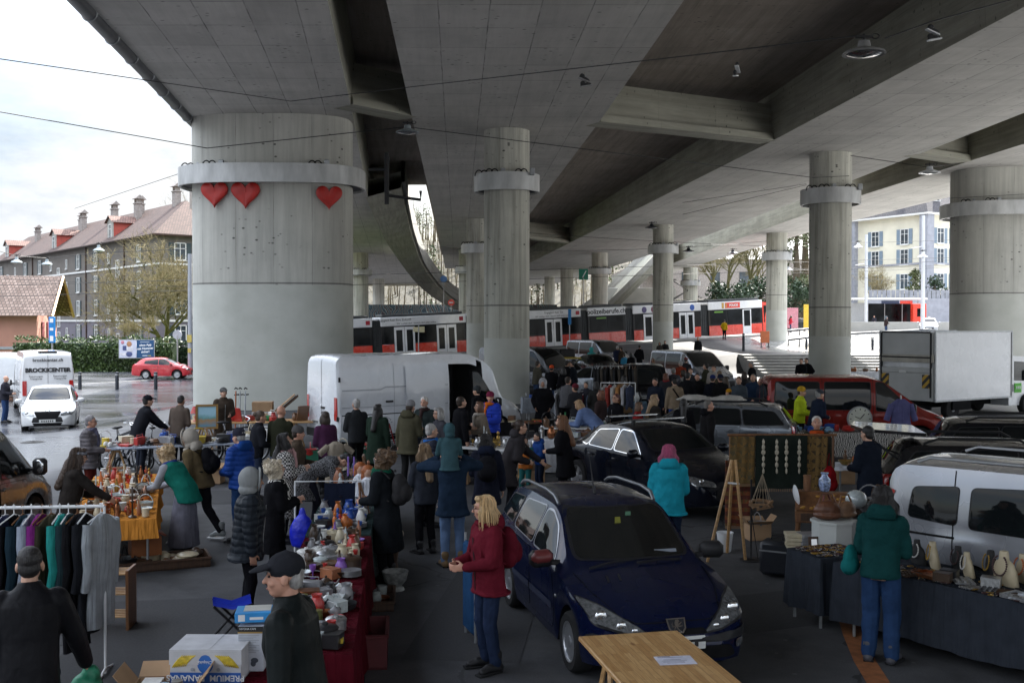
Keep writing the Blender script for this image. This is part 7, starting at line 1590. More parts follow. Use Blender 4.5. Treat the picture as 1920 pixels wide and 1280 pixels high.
def table(label,c,ax,L_,W_,h=.75,m=None,legs='trestle',group='market tables'):
 rz=oriented(c,ax);root=thing('market_table',label,'table',(c[0],c[1],gz(*c[:2])),rz,group)
 mb=MB();mb.box((0,0,h-.02),(L_,W_,.04),b=.008);mb.build('tabletop',m or WOODL,root)
 for sx in(-1,1):
  if legs=='trestle':
   for sy in(-1,1):
    mb=MB()
    for q in(-1,1):mb.tube([(sx*L_*.34+q*.03,sy*W_*.32,h-.04),(sx*L_*.34+q*.26,sy*W_*.4,0)],.022,4)
    mb.box((sx*L_*.34,sy*W_*.37,.22),(.42,.025,.06));mb.build('leg',WOODL,root)
   mb=MB();mb.box((sx*L_*.34,0,h-.075),(.07,W_*.72,.06));mb.build('crossbar',WOODL,root)
  else:
   for sy in(-1,1):mb=MB();mb.cyl((sx*L_*.43,sy*W_*.4,0),(sx*L_*.43,sy*W_*.4,h-.04),.018,n=8);mb.build('leg',STEEL,root)
 return root
def tablecloth(label,c,ax,L_,W_,h,drop,m,seed=1,name='tablecloth'):
 r=random.Random(seed);n=120;hw,hl=W_/2+.012,L_/2+.012;per=[];tot=4*(hw+hl)
 for k in range(n):
  s=tot*k/n
  for a,b,ln in(((-hl,-hw),(hl,-hw),2*hl),((hl,-hw),(hl,hw),2*hw),((hl,hw),(-hl,hw),2*hl),((-hl,hw),(-hl,-hw),2*hw)):
   if s<=ln:t=s/ln;per.append((a[0]+(b[0]-a[0])*t,a[1]+(b[1]-a[1])*t));break
   s-=ln
 mb=MB();rings=[]
 ph=[r.uniform(0,6.28)for _ in range(4)]
 for f in(0,.03,.25,.5,.75,1):
  ring=[]
  for k,(x,y)in enumerate(per):
   d=Vector((x/hl,y/hw));d=Vector((d.x if abs(d.x)>.98 else d.x*.1,d.y if abs(d.y)>.98 else d.y*.1)).normalized()if max(abs(d.x),abs(d.y))>0 else d
   w=math.sin(k*.9+ph[0])*.5+math.sin(k*.37+ph[1])*.6+math.sin(k*1.7+ph[2])*.25
   o=f*(.035+.028*w)+(.004 if f>0 else 0);dz=drop*f*(1+.03*math.sin(k*.21+ph[3]))
   ring.append((x+d.x*o,y+d.y*o,h+.006-dz-(0 if f else 0)))
  rings.append(ring)
 mb.ring(rings,cap=False);mb.add(rings[0],[tuple(range(n))])
 o=mb.build(name,m,None,(c[0],c[1],gz(*c[:2])),(0,0,oriented(c,ax)),smooth=40);return tag(o,label,'tablecloth')
CLR={'white':(.62,.62,.6),'cream':(.55,.48,.34),'red':(.42,.03,.025),'orange':(.55,.15,.02),'yellow':(.55,.4,.04),'green':(.03,.2,.07),'teal':(.02,.2,.2),'blue':(.02,.08,.35),'pale blue':(.2,.35,.5),'purple':(.2,.08,.38),'pink':(.5,.16,.25),'brown':(.14,.07,.035),'dark brown':(.05,.028,.016),'black':(.016,.016,.018),'grey':(.2,.2,.21),'gold':(.5,.32,.09),'silver':(.62,.63,.64),'copper':(.42,.17,.08),'glass':(.45,.5,.5),'terracotta':(.34,.13,.06),'olive':(.12,.13,.04)}
def gmat(c):
 if c in('silver','gold','copper'):return mat('goods_'+c,sc3(CLR[c],.75),.34,.9,.35,25,.15,60)
 if c=='glass':return mat('goods_glass',CLR[c],.06,0,.15,20,spec=.8,coat=.6)
 return mat('goods_'+c.replace(' ','_'),CLR[c],.38,0,.15,18,coat=.2)
def lt(*p):return lambda mb,r:mb.lathe(p,n=16)
def g_mug(mb,r):mb.lathe([(.035,0),(.04,.01),(.041,.095),(.036,.095),(.034,.015),(.005,.012)],n=14);mb.torus((.05,0,.05),.026,.006,'Y',12,5)
def g_book(mb,r):mb.box((0,0,.02),(.24,.17,.04),b=.004)
def g_books(mb,r):
 for i in range(4):mb.box((r.uniform(-.01,.01),r.uniform(-.01,.01),.018+i*.036),(.24-.015*i,.17,.034),rz=r.uniform(-.2,.2),b=.004)
def g_box(mb,r):mb.box((0,0,.06),(.22,.16,.12),b=.005);mb.box((0,0,.122),(.226,.166,.012),b=.003)
def g_tray(mb,r):
 mb.box((0,0,.008),(.36,.25,.012),b=.004)
 for s in(-1,1):mb.box((0,s*.125,.02),(.36,.012,.04));mb.box((s*.18,0,.02),(.012,.25,.04))
def g_frame(mb,r):
 M=Matrix.Rotation(R(-14),3,'X')
 for s in(-1,1):mb.box((s*.13,0,.17),(.04,.025,.34),M=M);mb.box((0,.003+s*.037,.17+s*.15),(.22,.025,.04),M=M)
 mb.box((0,.008,.17),(.22,.008,.26),M=M)
def g_candle(mb,r):mb.lathe([(.06,0),(.055,.012),(.015,.03),(.011,.18),(.025,.2),(.025,.215),(.012,.22),(.011,.4),(.004,.41)],n=12)
def g_teapot(mb,r):mb.lathe([(.04,0),(.07,.03),(.085,.07),(.075,.12),(.035,.145),(.03,.15),(.012,.155),(.014,.175),(.004,.18)],n=16);mb.tube([(.07,0,.06),(.12,0,.09),(.145,0,.13)],[.016,.012,.009],7);mb.torus((-.085,0,.085),.045,.008,'Y',14,5)
def g_lamp(mb,r):mb.lathe([(.08,0),(.075,.015),(.02,.03),(.035,.1),(.02,.17),(.012,.2),(.012,.26)],n=14);mb.lathe([(.15,.22),(.08,.42),(.078,.42),(.145,.22)],n=16)
def g_pan(mb,r):mb.lathe([(.1,0),(.115,.015),(.125,.06),(.119,.06),(.108,.012),(.005,.008)],n=18);mb.tube([(.12,0,.05),(.2,0,.07),(.32,0,.075)],[.01,.009,.012],6)
def g_plates(mb,r):
 for i in range(6):mb.lathe([(.06,.006+i*.012),(.12,.02+i*.012),(.118,.024+i*.012),(.005,.012+i*.012)],n=18)
def g_basket(mb,r):mb.lathe([(.11,0),(.13,.03),(.14,.12),(.145,.125),(.135,.125),(.12,.02),(.005,.015)],n=18);mb.tube([(.14*math.cos(a),0,.12+.15*math.sin(a))for a in[math.pi*i/10 for i in range(11)]],.008,5)
def g_fig(mb,r):mb.lathe([(.04,0),(.045,.02),(.025,.06),(.035,.12),(.03,.16),(.012,.18),(.024,.2),(.026,.225),(.01,.25)],n=12)
def g_radio(mb,r):mb.box((0,0,.08),(.28,.1,.16),b=.015);mb.cyl((-.07,-.055,.08),(-.07,-.05,.08),.05,n=16);mb.cyl((.08,-.062,.1),(.08,-.05,.1),.018,n=10);mb.tube([(-.1,0,.16),(-.1,0,.2),(.1,0,.2),(.1,0,.16)],.007,5)
def g_cloth(mb,r):
 for i in range(3):mb.ell((r.uniform(-.03,.03),r.uniform(-.03,.03),.035+i*.028),(.16-.02*i,.12,.03),12,6)
def g_shoes(mb,r):
 for s in(-1,1):mb.ell((0,s*.06,.035),(.13,.042,.035),12,6);mb.ell((-.06,s*.06,.065),(.06,.04,.05),10,6)
def g_cut(mb,r):
 for i in range(7):a=r.uniform(-.5,.5);mb.tube([(-.1,i*.025-.07,.012),(.05,i*.025-.07+a*.03,.014),(.11,i*.025-.07+a*.04,.012)],[.005,.004,.012],5)
def g_watch(mb,r):
 mb.box((0,0,.01),(.3,.22,.02),b=.004)
 for i in range(5):
  for j in range(3):mb.torus((-.11+i*.055,-.07+j*.07,.028),.018,.006,'Z',10,5)
def g_doll(mb,r):mb.lathe([(.09,0),(.085,.03),(.045,.14),(.05,.18),(.02,.21)],n=14);mb.ell((0,0,.25),(.055,.055,.06),12,8)
def g_toy(mb,r):mb.box((0,0,.05),(.18,.08,.05),b=.012);mb.box((-.02,0,.09),(.09,.07,.045),b=.015);[mb.cyl((sx*.055,-.045,.025),(sx*.055,.045,.025),.025,n=10)for sx in(-1,1)]
KINDS={'mug':g_mug,'book':g_book,'stack of books':g_books,'box':g_box,'tray':g_tray,'picture frame':g_frame,'candlestick':g_candle,'teapot':g_teapot,'table lamp':g_lamp,'pan':g_pan,'stack of plates':g_plates,'basket':g_basket,'figurine':g_fig,'radio':g_radio,'folded cloth':g_cloth,'pair of shoes':g_shoes,'cutlery set':g_cut,'watch tray':g_watch,'toy car':g_toy,'vase':lt((.04,0),(.06,.03),(.075,.1),(.05,.18),(.03,.22),(.045,.25),(.04,.25),(.025,.22)),'bowl':lt((.05,0),(.07,.015),(.115,.07),(.11,.07),(.06,.018),(.004,.012)),'bottle':lt((.035,0),(.038,.01),(.038,.17),(.015,.22),(.014,.28),(.017,.285),(.005,.29)),'jar':lt((.05,0),(.055,.01),(.055,.12),(.045,.13),(.048,.135),(.048,.155),(.004,.156)),'drinking glass':lt((.03,0),(.032,.005),(.008,.012),(.008,.06),(.035,.1),(.04,.15),(.037,.15),(.004,.075)),'cooking pot':lt((.12,0),(.13,.01),(.13,.14),(.138,.145),(.12,.165),(.03,.18),(.03,.2),(.004,.205)),'jug':lt((.05,0),(.075,.04),(.075,.11),(.045,.17),(.055,.2),(.05,.2),(.04,.17)),'tin':lt((.06,0),(.06,.12),(.063,.12),(.063,.14),(.004,.142))}
NAMEOF={'stack of books':'book_stack','stack of plates':'plate_stack','pair of shoes':'shoes','folded cloth':'folded_cloth','cutlery set':'cutlery'}
GCACHE={};USED=set()
def good(kind,col,loc,rz,s=1.0,seed=0):
 key=(kind,col,seed%2)
 if key not in GCACHE:
  mb=MB();KINDS[kind](mb,random.Random(seed+3));GCACHE[key]=mb.mesh(NAMEOF.get(kind,kind.replace(' ','_')),gmat(col),40)
 o=link(NAMEOF.get(kind,kind.replace(' ','_')),GCACHE[key],None,loc,(0,0,rz));o.scale=(s,s,s);return o
def scatter(where,c,ax,L_,W_,h,kinds,cols,n,seed,smin=.9,smax=1.35,end=('near end','far end')):
 r=random.Random(seed);rz=oriented(c,ax);M=Matrix.Translation((c[0],c[1],gz(*c[:2])))@Matrix.Rotation(rz,4,'Z');pts=[];tries=0;it=[]
 while len(pts)<n and tries<4000:
  tries+=1;p=Vector((r.uniform(-L_/2+.1,L_/2-.1),r.uniform(-W_/2+.1,W_/2-.1)))
  if all((p-q).length>(.2 if tries<900 else.145 if tries<2000 else.1)for q in pts):pts.append(p)
 for i,p in enumerate(pts):it.append((p,r.choice(cols),r.choice(kinds)))
 for i,(p,col,kind)in enumerate(it):
  o=good(kind,col,M@Vector((p.x,p.y,h+.008)),r.uniform(0,6.28),r.uniform(smin,smax),r.randint(0,5))
  nb=sorted([(p-q[0]).length,q]for q in it if q[0]is not p)if False else sorted(((p-q[0]).length,q[1]+' '+q[2],q[0])for q in it if q is not it[i])
  sz='';lab=None
  for t in[f'{col} {kind} {"beside" if q[0] < .35 else "near"} the {q[1]} on the {where}' for q in nb[:5]]+[f'{col} {kind} between the {nb[a_][1]} and the {nb[b_][1]}, {where}' for a_ in range(4)for b_ in range(a_+1,6)if b_<len(nb)]:
   if t not in USED and len(t.replace('-',' ').split())<=16:lab=t;break
  if lab is None:lab=f'{col} {kind} on the {where}'
  USED.add(lab);tag(o,lab,kind.split(' of ')[-1].rstrip()if ' of ' in kind else kind,'goods on the '+where)
ALLC=['white','cream','red','orange','yellow','green','blue','pale blue','brown','black','grey','silver','glass','copper','gold','terracotta']
DIN=['mug','bowl','vase','teapot','stack of plates','drinking glass','jug','bottle','jar','figurine']
c1,a1=(-5.95,16.2),(-.3,.95)
table('trestle table under the orange cloth on the left',c1,a1,4.4,1.05,legs='metal')
tablecloth('bright orange cloth over the long left table',c1,a1,4.4,1.05,.75,.26,cloth((.5,.2,.035),kind='folds'),3)
scatter('orange table',c1,a1,4.3,1.0,.758,['bottle','jar','bowl','mug','mug','book','tin','basket','figurine','candlestick','cutlery set','vase','drinking glass','toy car','watch tray'],['brown','red','orange','cream','white','copper','gold','dark brown','terracotta','glass'],96,11,.65,1.05)
def single(name,label,cat,loc,rz=0,group=None):return thing(name,label,cat,loc,rz,group)
q=Vector((-5.35,14.3));
def dome_house(label,loc,rz):
 root=single('wooden_birdhouse',label,'birdhouse',loc,rz);mb=MB();mb.prism([(-.2,0),(.2,0),(.2,.26),(0,.36),(-.2,.26)],-.14,.14,Matrix.Rotation(R(90),4,'X'));mb.build('walls',mat('wood_orange',(.3,.1,.03),.5,0,.25,4),root)
 mb=MB()
 for s in(-1,1):mb.box((s*.12,0,.335),(.3,.36,.02),M=Matrix.Rotation(s*.46,3,'Y'))
 mb.build('roof',mat('wood_redbrown',(.26,.06,.03),.5,0,.2,4),root)
p=P(272,1060,0);dome_house('little wooden house with red roof in the low box under the orange table',(p.x,p.y,.16),.5)
def crate(label,loc,rz,dim,m,name='crate',group=None,fill=True):
 root=single(name,label,'crate',loc,rz,group);X,Y_,Z=dim;mb=MB();mb.box((0,0,.012),(X,Y_,.024))
 for s in(-1,1):mb.box((0,s*(Y_/2-.01),Z/2),(X,.02,Z));mb.box((s*(X/2-.01),0,Z/2),(.02,Y_-.042,Z))
 mb.build('walls',m,root)
 mb=MB()
 for s in(-1,1):mb.box((0,s*(Y_/2),Z-.02),(X+.03,.035,.03),b=.006);mb.box((s*(X/2),0,Z-.021),(.035,Y_-.04,.03),b=.006)
 mb.build('rim',m,root);return root
p=P(285,1062,0);crate('low dark wooden box on the ground in front of the orange table',(p.x,p.y,0),.4,(1.5,.6,.14),WOODD,'wooden_box')
scatter('low dark wooden box',(p.x,p.y),(1,.4),1.3,.5,.03,['pair of shoes','folded cloth','basket','bowl','book'],['brown','dark brown','black','grey','purple','cream'],10,12)
c2,a2=(-7.2,23.2),(.92,.38)
table('pine trestle table with toys and tools near the bicycles',c2,a2,3.9,1.0,m=mat('table_blue',(.3,.34,.42),.5))
scatter('bicycle-side table',c2,a2,3.8,.95,.75,['box','book','toy car','tray','radio','basket','folded cloth','tin','cutlery set','pair of shoes'],['red','white','grey','silver','black','blue','cream','brown','yellow'],52,21)
c2b,a2b=(-7.0,28.4),(1,.12)
table('pine trestle table against the foot of the heart pillar',c2b,a2b,3.4,.9)
scatter('table below the pillar',c2b,a2b,3.3,.85,.75,['box','stack of books','picture frame','radio','table lamp','folded cloth','tin','jug'],['cream','red','white','brown','grey','green','black','pink'],20,22)
p=D(388,802,26);root=single('framed_painting','gilt-framed painting of a lakeside leaning at the foot of the pillar','painting',(p.x,p.y,.8),.25);mb=MB();M=Matrix.Rotation(R(-10),3,'X')
for s in(-1,1):mb.box((s*.24,0,.27),(.05,.04,.6),M=M);mb.box((0,.0+s*.047,.27+s*.27),(.43,.04,.05),M=M)
mb.build('frame',mat('frame_gilt',(.25,.14,.04),.4,.4),root);mb=MB();mb.box((0,.006,.27),(.43,.012,.5),M=M);cv=bpy.data.materials.new('painting_canvas');nt,Nn,Ll=nodes_of(cv);tcx=Nn.new('ShaderNodeTexCoord');sx_=Nn.new('ShaderNodeSeparateXYZ');Ll.new(tcx.outputs['Generated'],sx_.inputs[0]);zz_=mth(Nn,Ll,'ADD',sx_.outputs['Z'],mth(Nn,Ll,'MULTIPLY',noise(Nn,Ll,tcx.outputs['Object'],9,4),.35));Ll.new(ramp(Nn,Ll,zz_,[(.2,(.1,.25,.35)),(.5,(.35,.2,.08)),(.62,(.12,.3,.3)),(.8,(.3,.5,.6))]),Nn['Principled BSDF'].inputs['Base Color']);mb.build('canvas',cv,root)
for k,(px,cl,lb)in enumerate(((441,(.35,.1,.04),'wooden-red walking stick leaning at the pillar beside the crutches'),(449,(.4,.42,.44),'grey crutch leaning at the pillar, left one'),(459,(.38,.4,.43),'grey crutch leaning at the pillar, right one'))):
 p=D(px,800,32);root=single('crutch',lb,'crutch',(p.x,p.y,.0));mb=MB();mb.tube([(0,0,0),(0,.1,1.3)],.02,8);mb.build('shaft',mat('crutch_%d'%k,cl,.4,.4),root);mb=MB();mb.tube([(-.05,.1,1.18),(.1,.1,1.2)],.02,6);mb.tube([(-.04,.12,1.36),(0,.06,1.4),(.05,.12,1.36)],.02,6);mb.build('grip',BLACKP,root)
def carton(label,loc,rz,d,m=None,open_=True,name='cardboard_box'):
 root=single(name,label,'cardboard box',loc,rz);X,Y_,Z=d;mb=MB();mb.box((0,0,.006),(X,Y_,.012))
 for s in(-1,1):mb.box((0,s*(Y_/2-.004),Z/2),(X,.008,Z));mb.box((s*(X/2-.004),0,Z/2),(.008,Y_-.018,Z))
 mb.build('sides',m or CARDB,root)
 if open_:
  for s in(-1,1):
   mb=MB();mb.box((0,s*(Y_/2+Y_*.2),Z+.04),(X,Y_*.45,.006),M=Matrix.Rotation(s*.5,3,'X'));mb.build('flap',m or CARDB,root);mb=MB();mb.box((s*(X/2+.05),0,Z+.06),(.16,Y_-.03,.006),M=Matrix.Rotation(-s*.9,3,'Y'));mb.build('flap',m or CARDB,root)
 else:mb=MB();mb.box((0,0,Z+.004),(X+.01,Y_+.01,.012));mb.box((0,-Y_/2-.006,Z-.05),(X+.012,.004,.1));mb.box((0,0,Z+.0115),(.06,Y_,.002));mb.build('lid',m or CARDB,root)
 return root
for px,py,lb,s in((493,762,'brown cardboard box with hand holes stacked behind the bun-haired person',.5),(493,780,'white cardboard box under the brown one at the pillar',.5)):
 p=D(px,py,30);carton(lb,(p.x,p.y,p.z-.15),.1,(.55,.4,.28),CARDB if py==762 else mat('carton_white',(.5,.5,.52),.7),False)
p=D(530,765,30);root=single('case_lid','open dark wooden case lid leaning up against the white van','case',(p.x,p.y,p.z),.2);mb=MB();mb.box((0,0,.0),(1.1,.5,.06),M=Matrix.Rotation(-.7,3,'Y'));mb.build('panel',WOODD,root);mb=MB();mb.box((-.05,0,.06),(1.0,.42,.03),M=Matrix.Rotation(-.7,3,'Y'));mb.build('lining',CARDB,root)  # only the lid of a case: tilted panel with its lining
RC=cloth((.075,.006,.012),kind='folds')
segs=[((-1.78,9.5),'nearest length of the long middle table',2.2),((-2.02,11.9),'middle length of the long middle table',2.3),((-2.26,14.2),'far length of the long middle table',2.0)]
for k,(c_,lb,L_)in enumerate(segs):
 ax=(-.1,1);table('folding table, '+lb,c_,ax,L_,.78,legs='metal');tablecloth('dark red cloth on the '+lb,c_,ax,L_,.78,.75,.55 if k else.68,RC if k<2 else cloth((.03,.05,.05),kind='folds'),30+k)
scatter('near long table',segs[0][0],(-.1,1),2.1,.74,.757,['pan','cooking pot','cutlery set','jug','bowl','box','tin','teapot','radio'],['silver','black','grey','glass','white','red','copper','dark brown','silver','olive'],66,31,.55,.95)
scatter('middle long table',segs[1][0],(-.1,1),2.2,.74,.757,['pan','cooking pot','jug','bottle','mug','bowl','stack of plates','box','vase','drinking glass'],['silver','white','glass','cream','red','black','purple','terracotta','dark brown','grey','brown'],70,32,.55,.95)
scatter('far long table',segs[2][0],(-.1,1),1.9,.74,.757,['mug','bowl','drinking glass','jug','vase','stack of plates','teapot','box','tray','figurine'],['white','glass','silver','white','orange','blue','black','red','grey'],58,33,.55,1.0)
mb=MB();mb.box((0,0,.35),(.05,1.8,.7));
for i in range(7):mb.cyl((.02,-.8+i*.27,0),(.02,-.8+i*.27,.7),.03,n=8)
p=P(662,1030,.4);tag(mb.build('hanging_cloth',cloth((.015,.09,.085),kind='folds'),None,(p.x,p.y,0),(0,0,.1),smooth=40),'dark green cloth hanging from the side of the long table','cloth')
p=D(553,910,15.6);root=single('display_rail','white metal rail with hooks at the far end of the long table','rail',(p.x,p.y,0));mb=MB();mb.tube([(0,0,0),(0,0,1.05),(.95,.1,1.05),(.95,.1,0)],.018,8);mb.build('frame',WHITEP,root)
p=D(567,960,15.3);mb=MB();mb.lathe([(.03,.72),(.05,.67),(.06,.62),(.13,.55),(.18,.42),(.19,.28),(.16,.17),(.05,.13)],n=20,sy=.5);mb.ell((.06,.03,.3),(.15,.07,.16));mb.ell((-.07,-.02,.36),(.12,.06,.2));o=soft(mb,'carrier_bag',mat('bag_blue',(.01,.02,.5),.35,0,.3,8,.5,14,.02),None,.015,8,.012);o.location=(p.x,p.y,0);tag(o,'bright blue plastic bag hanging from the white rail at the long table','bag')
p=D(637,925,14.6);root=single('display_board','dark blue board standing on a small wooden easel at the long table','board',(p.x,p.y,.76),.1);mb=MB();mb.box((0,0,.22),(.42,.03,.4),M=Matrix.Rotation(R(-12),3,'X'));mb.build('panel',cloth((.012,.016,.032)),root);mb=MB();mb.tube([(.3,-.05,0),(.26,.03,.42)],.018,5);mb.tube([(.4,0,0),(.27,.03,.42)],.018,5);mb.build('easel',WOODM,root)
c4,a4=(-2.45,17.2),(-.12,1)
table('small table with white cloth and dolls behind the long table',c4,a4,2.2,1.0);tablecloth('white cloth on the doll table',c4,a4,2.2,1.0,.75,.22,WHITEC,41)
scatter('doll table',c4,a4,2.1,.9,.757,['figurine','drinking glass','vase','bowl','jar','basket','picture frame'],['white','brown','glass','cream','grey','terracotta','pale blue','black'],20,42)
for k,(px,py)in enumerate(((690,935),(676,928))):
 p=P(px,py,.76);root=single('doll',['large doll with ginger hair and white dress on the doll table','smaller doll with auburn hair behind the large one on the doll table'][k],'doll',(p.x,p.y,.76),.3)
 mb=MB();mb.lathe([(.15,0),(.14,.04),(.07,.24),(.08,.3),(.03,.34)],n=16);mb.tube([(.07,0,.28),(.13,-.05,.16)],.025,6);mb.tube([(-.07,0,.28),(-.13,-.05,.16)],.025,6);mb.build('dress',WHITEC,root,smooth=40);mb=MB();mb.ell((0,-.01,.4),(.07,.07,.08));mb.build('head',SKIN[0],root,smooth=60);mb=MB();mb.ell((0,.02,.42),(.1,.09,.09));mb.ell((0,.05,.33),(.1,.05,.12));mb.build('hair',mat('doll_hair',(.28,.08,.02),.6,0,.4,12,.5,40),root,smooth=60)
for k,px in enumerate((653,664)):
 p=P(px,918,.76);root=single('candle',['tall violet candle on a black holder, left one on the doll table','tall violet candle on a black holder, right one on the doll table'][k],'candle',(p.x,p.y,.76));mb=MB();mb.lathe([(.06,0),(.05,.015),(.01,.03),(.01,.2),(.03,.22),(.004,.225)],n=12);mb.build('holder',BLACKP,root,smooth=40);mb=MB();mb.cyl((0,0,.22),(0,0,.52),.016,.014,10);mb.build('wax',mat('wax_violet',(.22,.13,.45),.5),root,smooth=40)
p=P(630,960,.0);root=single('dressed_bust','small tailor bust draped in a beige dress beside the doll table','mannequin',(p.x,p.y,0),.4);mb=MB();mb.lathe([(.2,.55),(.18,.7),(.13,.95),(.16,1.1),(.15,1.2),(.05,1.26)],n=20,sx=1,sy=.75);mb.tube([(-.14,0,1.18),(-.3,-.02,1.05)],.06,8);mb.tube([(.14,0,1.18),(.3,-.02,1.05)],.06,8);mb.build('dress',cloth((.28,.24,.19),kind='folds'),root,smooth=50);mb=MB();mb.cyl((0,0,0),(0,0,.6),.03);mb.build('stand',WOODM,root)
p=P(730,1068,0);root=single('drum','tall wooden hand drum with pale skin beside the dark coat','drum',(p.x,p.y,0));mb=MB();mb.lathe([(.13,0),(.11,.12),(.14,.3),(.19,.5)],n=24);mb.build('shell',WOODD,root,smooth=40);mb=MB();mb.lathe([(.195,.47),(.2,.5),(.19,.53),(.004,.535)],n=24);mb.build('skin',mat('drum_skin',(.5,.42,.32),.6),root,smooth=40)
p=P(741,1105,0);root=single('planter','white footed ceramic planter on the ground below the drum','planter',(p.x,p.y,0));mb=MB();mb.lathe([(.12,0),(.11,.03),(.08,.05),(.14,.12),(.17,.24),(.155,.24),(.12,.12),(.004,.1)],n=24);mb.build('pot',mat('ceramic_grey',(.3,.31,.3),.5,0,.5,14),root,smooth=40)
p=P(680,1235,0);crate('dark red wooden box on the ground under the long table',(p.x,p.y,0),.1,(.5,.7,.34),mat('wood_darkred',(.08,.008,.012),.6),'wooden_box')
p=P(700,1130,0);crate('shallow dark box of metal tools on the ground beside the long table',(p.x,p.y,0),.1,(.5,.8,.12),WOODD,'tool_box');scatter('tool box on the ground',(p.x,p.y),(.1,1),.7,.42,.03,['cutlery set','tin','jar','pan'],['silver','silver','grey','glass','copper'],9,44)
GCR=mat('crate_green',(.01,.11,.06),.45,0,.15,5)
for k,(px,py,lb)in enumerate(((596,868,'green plastic crate nearest the speckled coat'),(640,862,'green plastic crate behind the beige bust'),(668,858,'green plastic crate under the children\'s bicycle'),(605,900,'green plastic crate with white bags in it'))):
 p=P(px,py,0);crate(lb,(p.x,p.y,0),.3*k,(.6,.4,.32),GCR,'plastic_crate','green plastic crates by the van');scatter(['first','second','third','fourth'][k]+' green crate',(p.x,p.y),(1,.3*k),.56,.38,.2,['box','folded cloth','basket','jar','book'],['white','grey','red','cream','pale blue'],4,50+k)
def bicycle(label,loc,rz,col,wr=.33,tilt=0.0,group=None,steer=0.0):
 root=thing('bicycle',label,'bicycle',loc,rz,group);root.rotation_euler=(tilt,0,rz);fm=paint(col)
 k=wr/.33;wb=.52*k
 for s in(-1,1):
  e=bpy.data.objects.new('wheel',None);COL.objects.link(e);e.parent=root;e.location=(s*wb,0,wr);e.rotation_euler=(0,0,steer if s>0 else 0)
  mb=MB();mb.torus((0,0,0),wr-.02,.022,'Y',30,7);mb.build('tyre',RUBBER,e,smooth=60);mb=MB();mb.torus((0,0,0),wr-.05,.012,'Y',28,6);mb.cyl((0,-.05,0),(0,.05,0),.025,n=8)
  for i in range(14):a=2*math.pi*i/14;mb.tube([(0,.02*(-1)**i,0),((wr-.05)*math.cos(a),0,(wr-.05)*math.sin(a))],.0028,3)
  mb.build('rim',ALLOY,e)
 hd=(wb-.16*k,0,wr+.52*k);st_=(-.17*k,0,wr+.45*k);bb=(-.06*k,0,wr-.03)
 mb=MB()
 for a,b,r_ in((hd,st_,.018),((hd[0]+.03,0,hd[2]-.12),bb,.02),(st_,bb,.018),(bb,(-wb,.04,wr),.012),(bb,(-wb,-.04,wr),.012),(st_,(-wb,.04,wr),.01),(st_,(-wb,-.04,wr),.01)):mb.tube([a,b],r_,7)
 mb.build('frame',fm,root,smooth=60);mb=MB();mb.tube([(hd[0]-.02,0,hd[2]+.12),(hd[0]+.06,0,hd[2]-.16)],.018,7)
 for s in(-1,1):mb.tube([(hd[0]+.06,s*.04,hd[2]-.16),(wb,s*.05,wr)],.014,6)
 mb.build('fork',fm,root,smooth=60);mb=MB();mb.tube([(hd[0]-.06,-.29,hd[2]+.2),(hd[0]+.04,-.12,hd[2]+.18),(hd[0]-.02,0,hd[2]+.12),(hd[0]+.04,.12,hd[2]+.18),(hd[0]-.06,.29,hd[2]+.2)],.013,6);mb.build('handlebar',CHROME,root,smooth=60)
 mb=MB();mb.ell((st_[0]-.07,0,st_[2]+.19*k),(.13,.075,.03));mb.ell((st_[0]+.04,0,st_[2]+.19*k),(.09,.03,.025));mb.build('saddle',BLACKP,root,smooth=60);mb=MB();mb.tube([st_,(st_[0]-.05,0,st_[2]+.18*k)],.014,6);mb.build('seat_post',CHROME,root)
 mb=MB();mb.torus((bb[0],.06,bb[2]),.08,.01,'Y',20,5);mb.tube([(bb[0],.07,bb[2]),(bb[0]+.1,.08,bb[2]-.12)],.01,5);mb.box((bb[0]+.1,.13,bb[2]-.12),(.09,.09,.02));mb.tube([(bb[0],-.07,bb[2]),(bb[0]-.1,-.08,bb[2]+.12)],.01,5);mb.build('crankset',STEEL,root);return root
BGp='bicycles parked by the left stalls'
for k,(px,py,rz,col,wr,lb,tl)in enumerate(((212,886,1.35,(.02,.02,.022),.34,'black city bicycle leaning at the left of the bicycle group',.08),(228,886,1.2,(.025,.03,.05),.34,'dark blue bicycle in the middle of the bicycle group',-.1),(241,890,.9,(.3,.3,.32),.2,'small folding bicycle with little wheels among the bicycle group',.06),(266,886,1.9,(.06,.06,.065),.34,'grey bicycle with white saddle at the right of the bicycle group',.1))):
 p=P(px,py,0);bicycle(lb,(p.x,p.y+.4,0),rz,col,wr,tl,BGp,.2)
p=P(655,846,0);bicycle('bright green children\'s bicycle lying beside the white cargo van',(p.x,p.y,0),-2.9,(.02,.4,.04),.27,-.25)
p=P(708,850,0);bicycle('dark red children\'s bicycle behind the khaki jacket by the van',(p.x,p.y,0),.25,(.2,.02,.02),.27,.2)
p=P(436,868,0);bicycle('black bicycle half hidden under the pine trestle table',(p.x,p.y,0),.3,K,.34,.1)
def stall(label,clabel,where,c,ax,L_,W_,drop,m,kinds,cols,n,seed,legs='metal',h=.75):
 table(label,c,ax,L_,W_,h,legs=legs)
 if m is not None:tablecloth(clabel,c,ax,L_,W_,h,drop,m,seed)
 scatter(where,c,ax,L_-.1,W_-.06,h+.007,kinds,cols,n,seed)
BLKC=cloth((.014,.014,.016),kind='folds')
table('white-topped pine trestle table in front of the woman in beige fleece',(-.6,22.6),(.85,-.5),2.6,.8,m=WHITEP);scatter('white trestle table',(-.6,22.6),(.85,-.5),2.5,.74,.75,['drinking glass','candlestick','teapot','jug','figurine','bottle'],['silver','glass','white','silver','gold','cream'],20,61)
